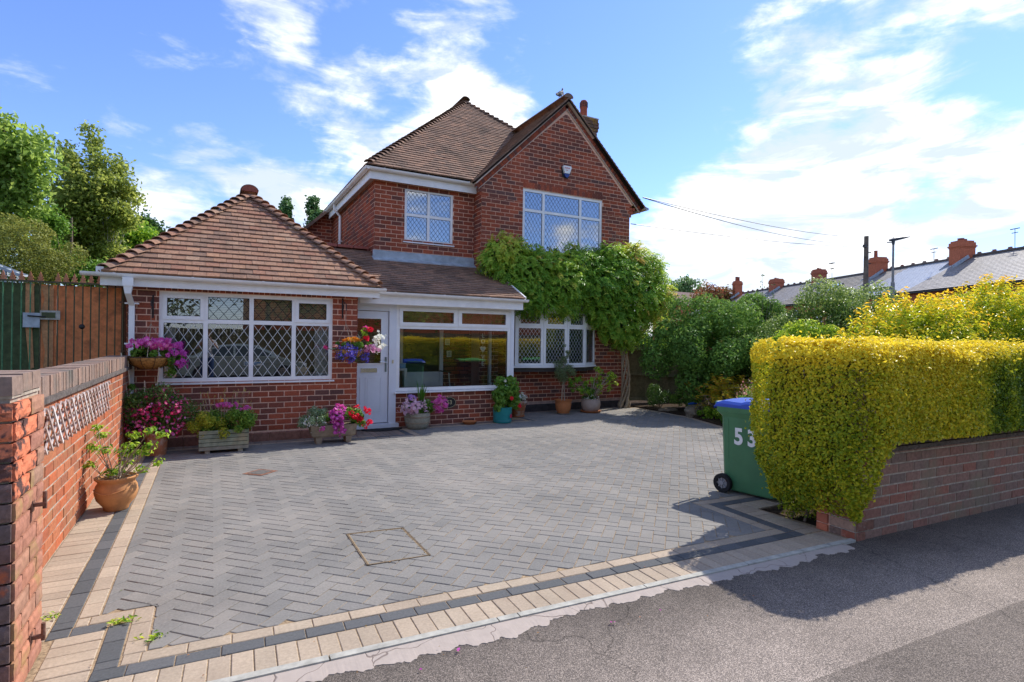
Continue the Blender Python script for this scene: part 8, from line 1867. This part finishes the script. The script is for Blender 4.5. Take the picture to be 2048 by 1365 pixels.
Vt = [(0, 0, .95), (0, 0, 1.12), (0, -.01, 1.32), (0, 0, 1.46), (0, .02, 1.56), (0, .03, 1.66), (0, .02, 1.73), (.10, 0, .90), (.12, .01, .50), (.13, -.02, .10), (.13, .12, .05), (-.10, 0, .90), (-.12, .01, .50), (-.13, -.02, .10), (-.13, .12, .05),
      (.19, 0, 1.42), (.27, .14, 1.22), (.11, .25, 1.46), (.088, .285, 1.50), (-.19, 0, 1.42), (-.27, .14, 1.22), (-.11, .25, 1.46), (-.088, .285, 1.50)]
Ed = [(0, 1), (1, 2), (2, 3), (3, 4), (4, 5), (5, 6), (0, 7), (7, 8), (8, 9), (9, 10), (0, 11), (11, 12), (12, 13), (13, 14), (3, 15), (15, 16), (16, 17), (17, 18), (3, 19), (19, 20), (20, 21), (21, 22)]
Rd = [.135, .125, .14, .085, .05, .085, .075, .095, .062, .045, .04, .095, .062, .045, .04, .058, .042, .030, .034, .058, .042, .030, .034]
def pm_(c):
    if c.z < .12: return 3
    if c.z < .98: return 1
    if c.z > 1.525 and abs(c.x) < .14: return 2
    if c.z > 1.40 and c.y > .20: return 2
    if c.y > .16 and c.z > 1.18: return 2
    return 0
bd_ = skin_body('body', Vt, Ed, Rd, ps, [plain('shirt', (.60, .60, .62), .9, .1), plain('jeans', (.04, .07, .16), .9, .1), plain('skin', (.45, .26, .18), .6, .3), M['black']], pm_)
for p_ in bd_.data.vertices:                          # taper the jaw and flatten the face a little
    if p_.co.z > 1.56 and abs(p_.co.x) < .15 and p_.co.y < .16: k_ = .80+.9*min(.17, max(0, p_.co.z-1.56)); p_.co.x *= k_
O_ = Vector((-.10, -.38, -.02)); SK = bpy.data.materials['skin']
hr_ = MB().lathe([(.092, -.02), (.106, .03), (.104, .07), (.082, .115), (.045, .142), (0, .15)], (O_.x, O_.y+.005, O_.z+1.655), 18, sx=.88, sy=1.0); hr_.v = [(x, y-(.035 if z < O_.z+1.70 else 0), z) for x, y, z in hr_.v]; add('hair', hr_, plain('hair_brown', (.10, .06, .04), .8, .2), ps, smooth=True)
fc_ = MB(); fc_.tube([O_+Vector((0, .115, 1.69)), O_+Vector((0, .145, 1.645)), O_+Vector((0, .12, 1.638))], [.008, .016, .010], 6)
for s_ in (-1, 1): fc_.tube([O_+Vector((s_*.083, .03, 1.69)), O_+Vector((s_*.094, .02, 1.66)), O_+Vector((s_*.083, .03, 1.63))], [.008, .016, .008], 6)
add('nose_and_ears', fc_, SK, ps, smooth=True)
ey_ = MB()
for s_ in (-1, 1): ey_.tube([O_+Vector((s_*.033-.014, .118, 1.682)), O_+Vector((s_*.033, .124, 1.684)), O_+Vector((s_*.033+.014, .118, 1.682))], [.004, .008, .004], 6)
add('eyes', ey_, M['black'], ps); ey_ = MB(); ey_.tube([O_+Vector((-.024, .116, 1.605)), O_+Vector((0, .124, 1.602)), O_+Vector((.024, .116, 1.605))], [.003, .006, .003], 6); add('mouth', ey_, plain('lips', (.40, .15, .12), .6), ps)
cm_ = MB(); cy_ = O_.y+.30; cm_.box(O_.x-.068, O_.x+.068, cy_, cy_+.055, 1.47, 1.555); cm_.box(O_.x-.028, O_.x+.028, cy_+.005, cy_+.05, 1.556, 1.58); cm_.tube([(O_.x, cy_+.056, 1.51), (O_.x, cy_+.13, 1.51)], [.038, .035], 18); add('camera_body', cm_, M['black'], ps)
for s_ in (-1, 1):
    for k_ in range(4):                                # four fingers wrap the camera side, thumb behind
        z_ = 1.545-.019*k_; l_ = (.026, .032, .030, .022)[k_]; fg = MB(); fg.tube([(O_.x+s_*.085, cy_-.01, z_), (O_.x+s_*.084, cy_+.03, z_), (O_.x+s_*.078, cy_+.060, z_), (O_.x+s_*(.078-l_), cy_+.068, z_-.003)], [.009, .009, .008, .006], 6); add('finger', fg, SK, ps, smooth=True)
    fg = MB(); fg.tube([(O_.x+s_*.085, cy_-.02, 1.50), (O_.x+s_*.070, cy_-.012, 1.525), (O_.x+s_*.045, cy_-.010, 1.535)], [.012, .010, .008], 6); add('thumb', fg, SK, ps, smooth=True)
bpy.context.view_layer.update()
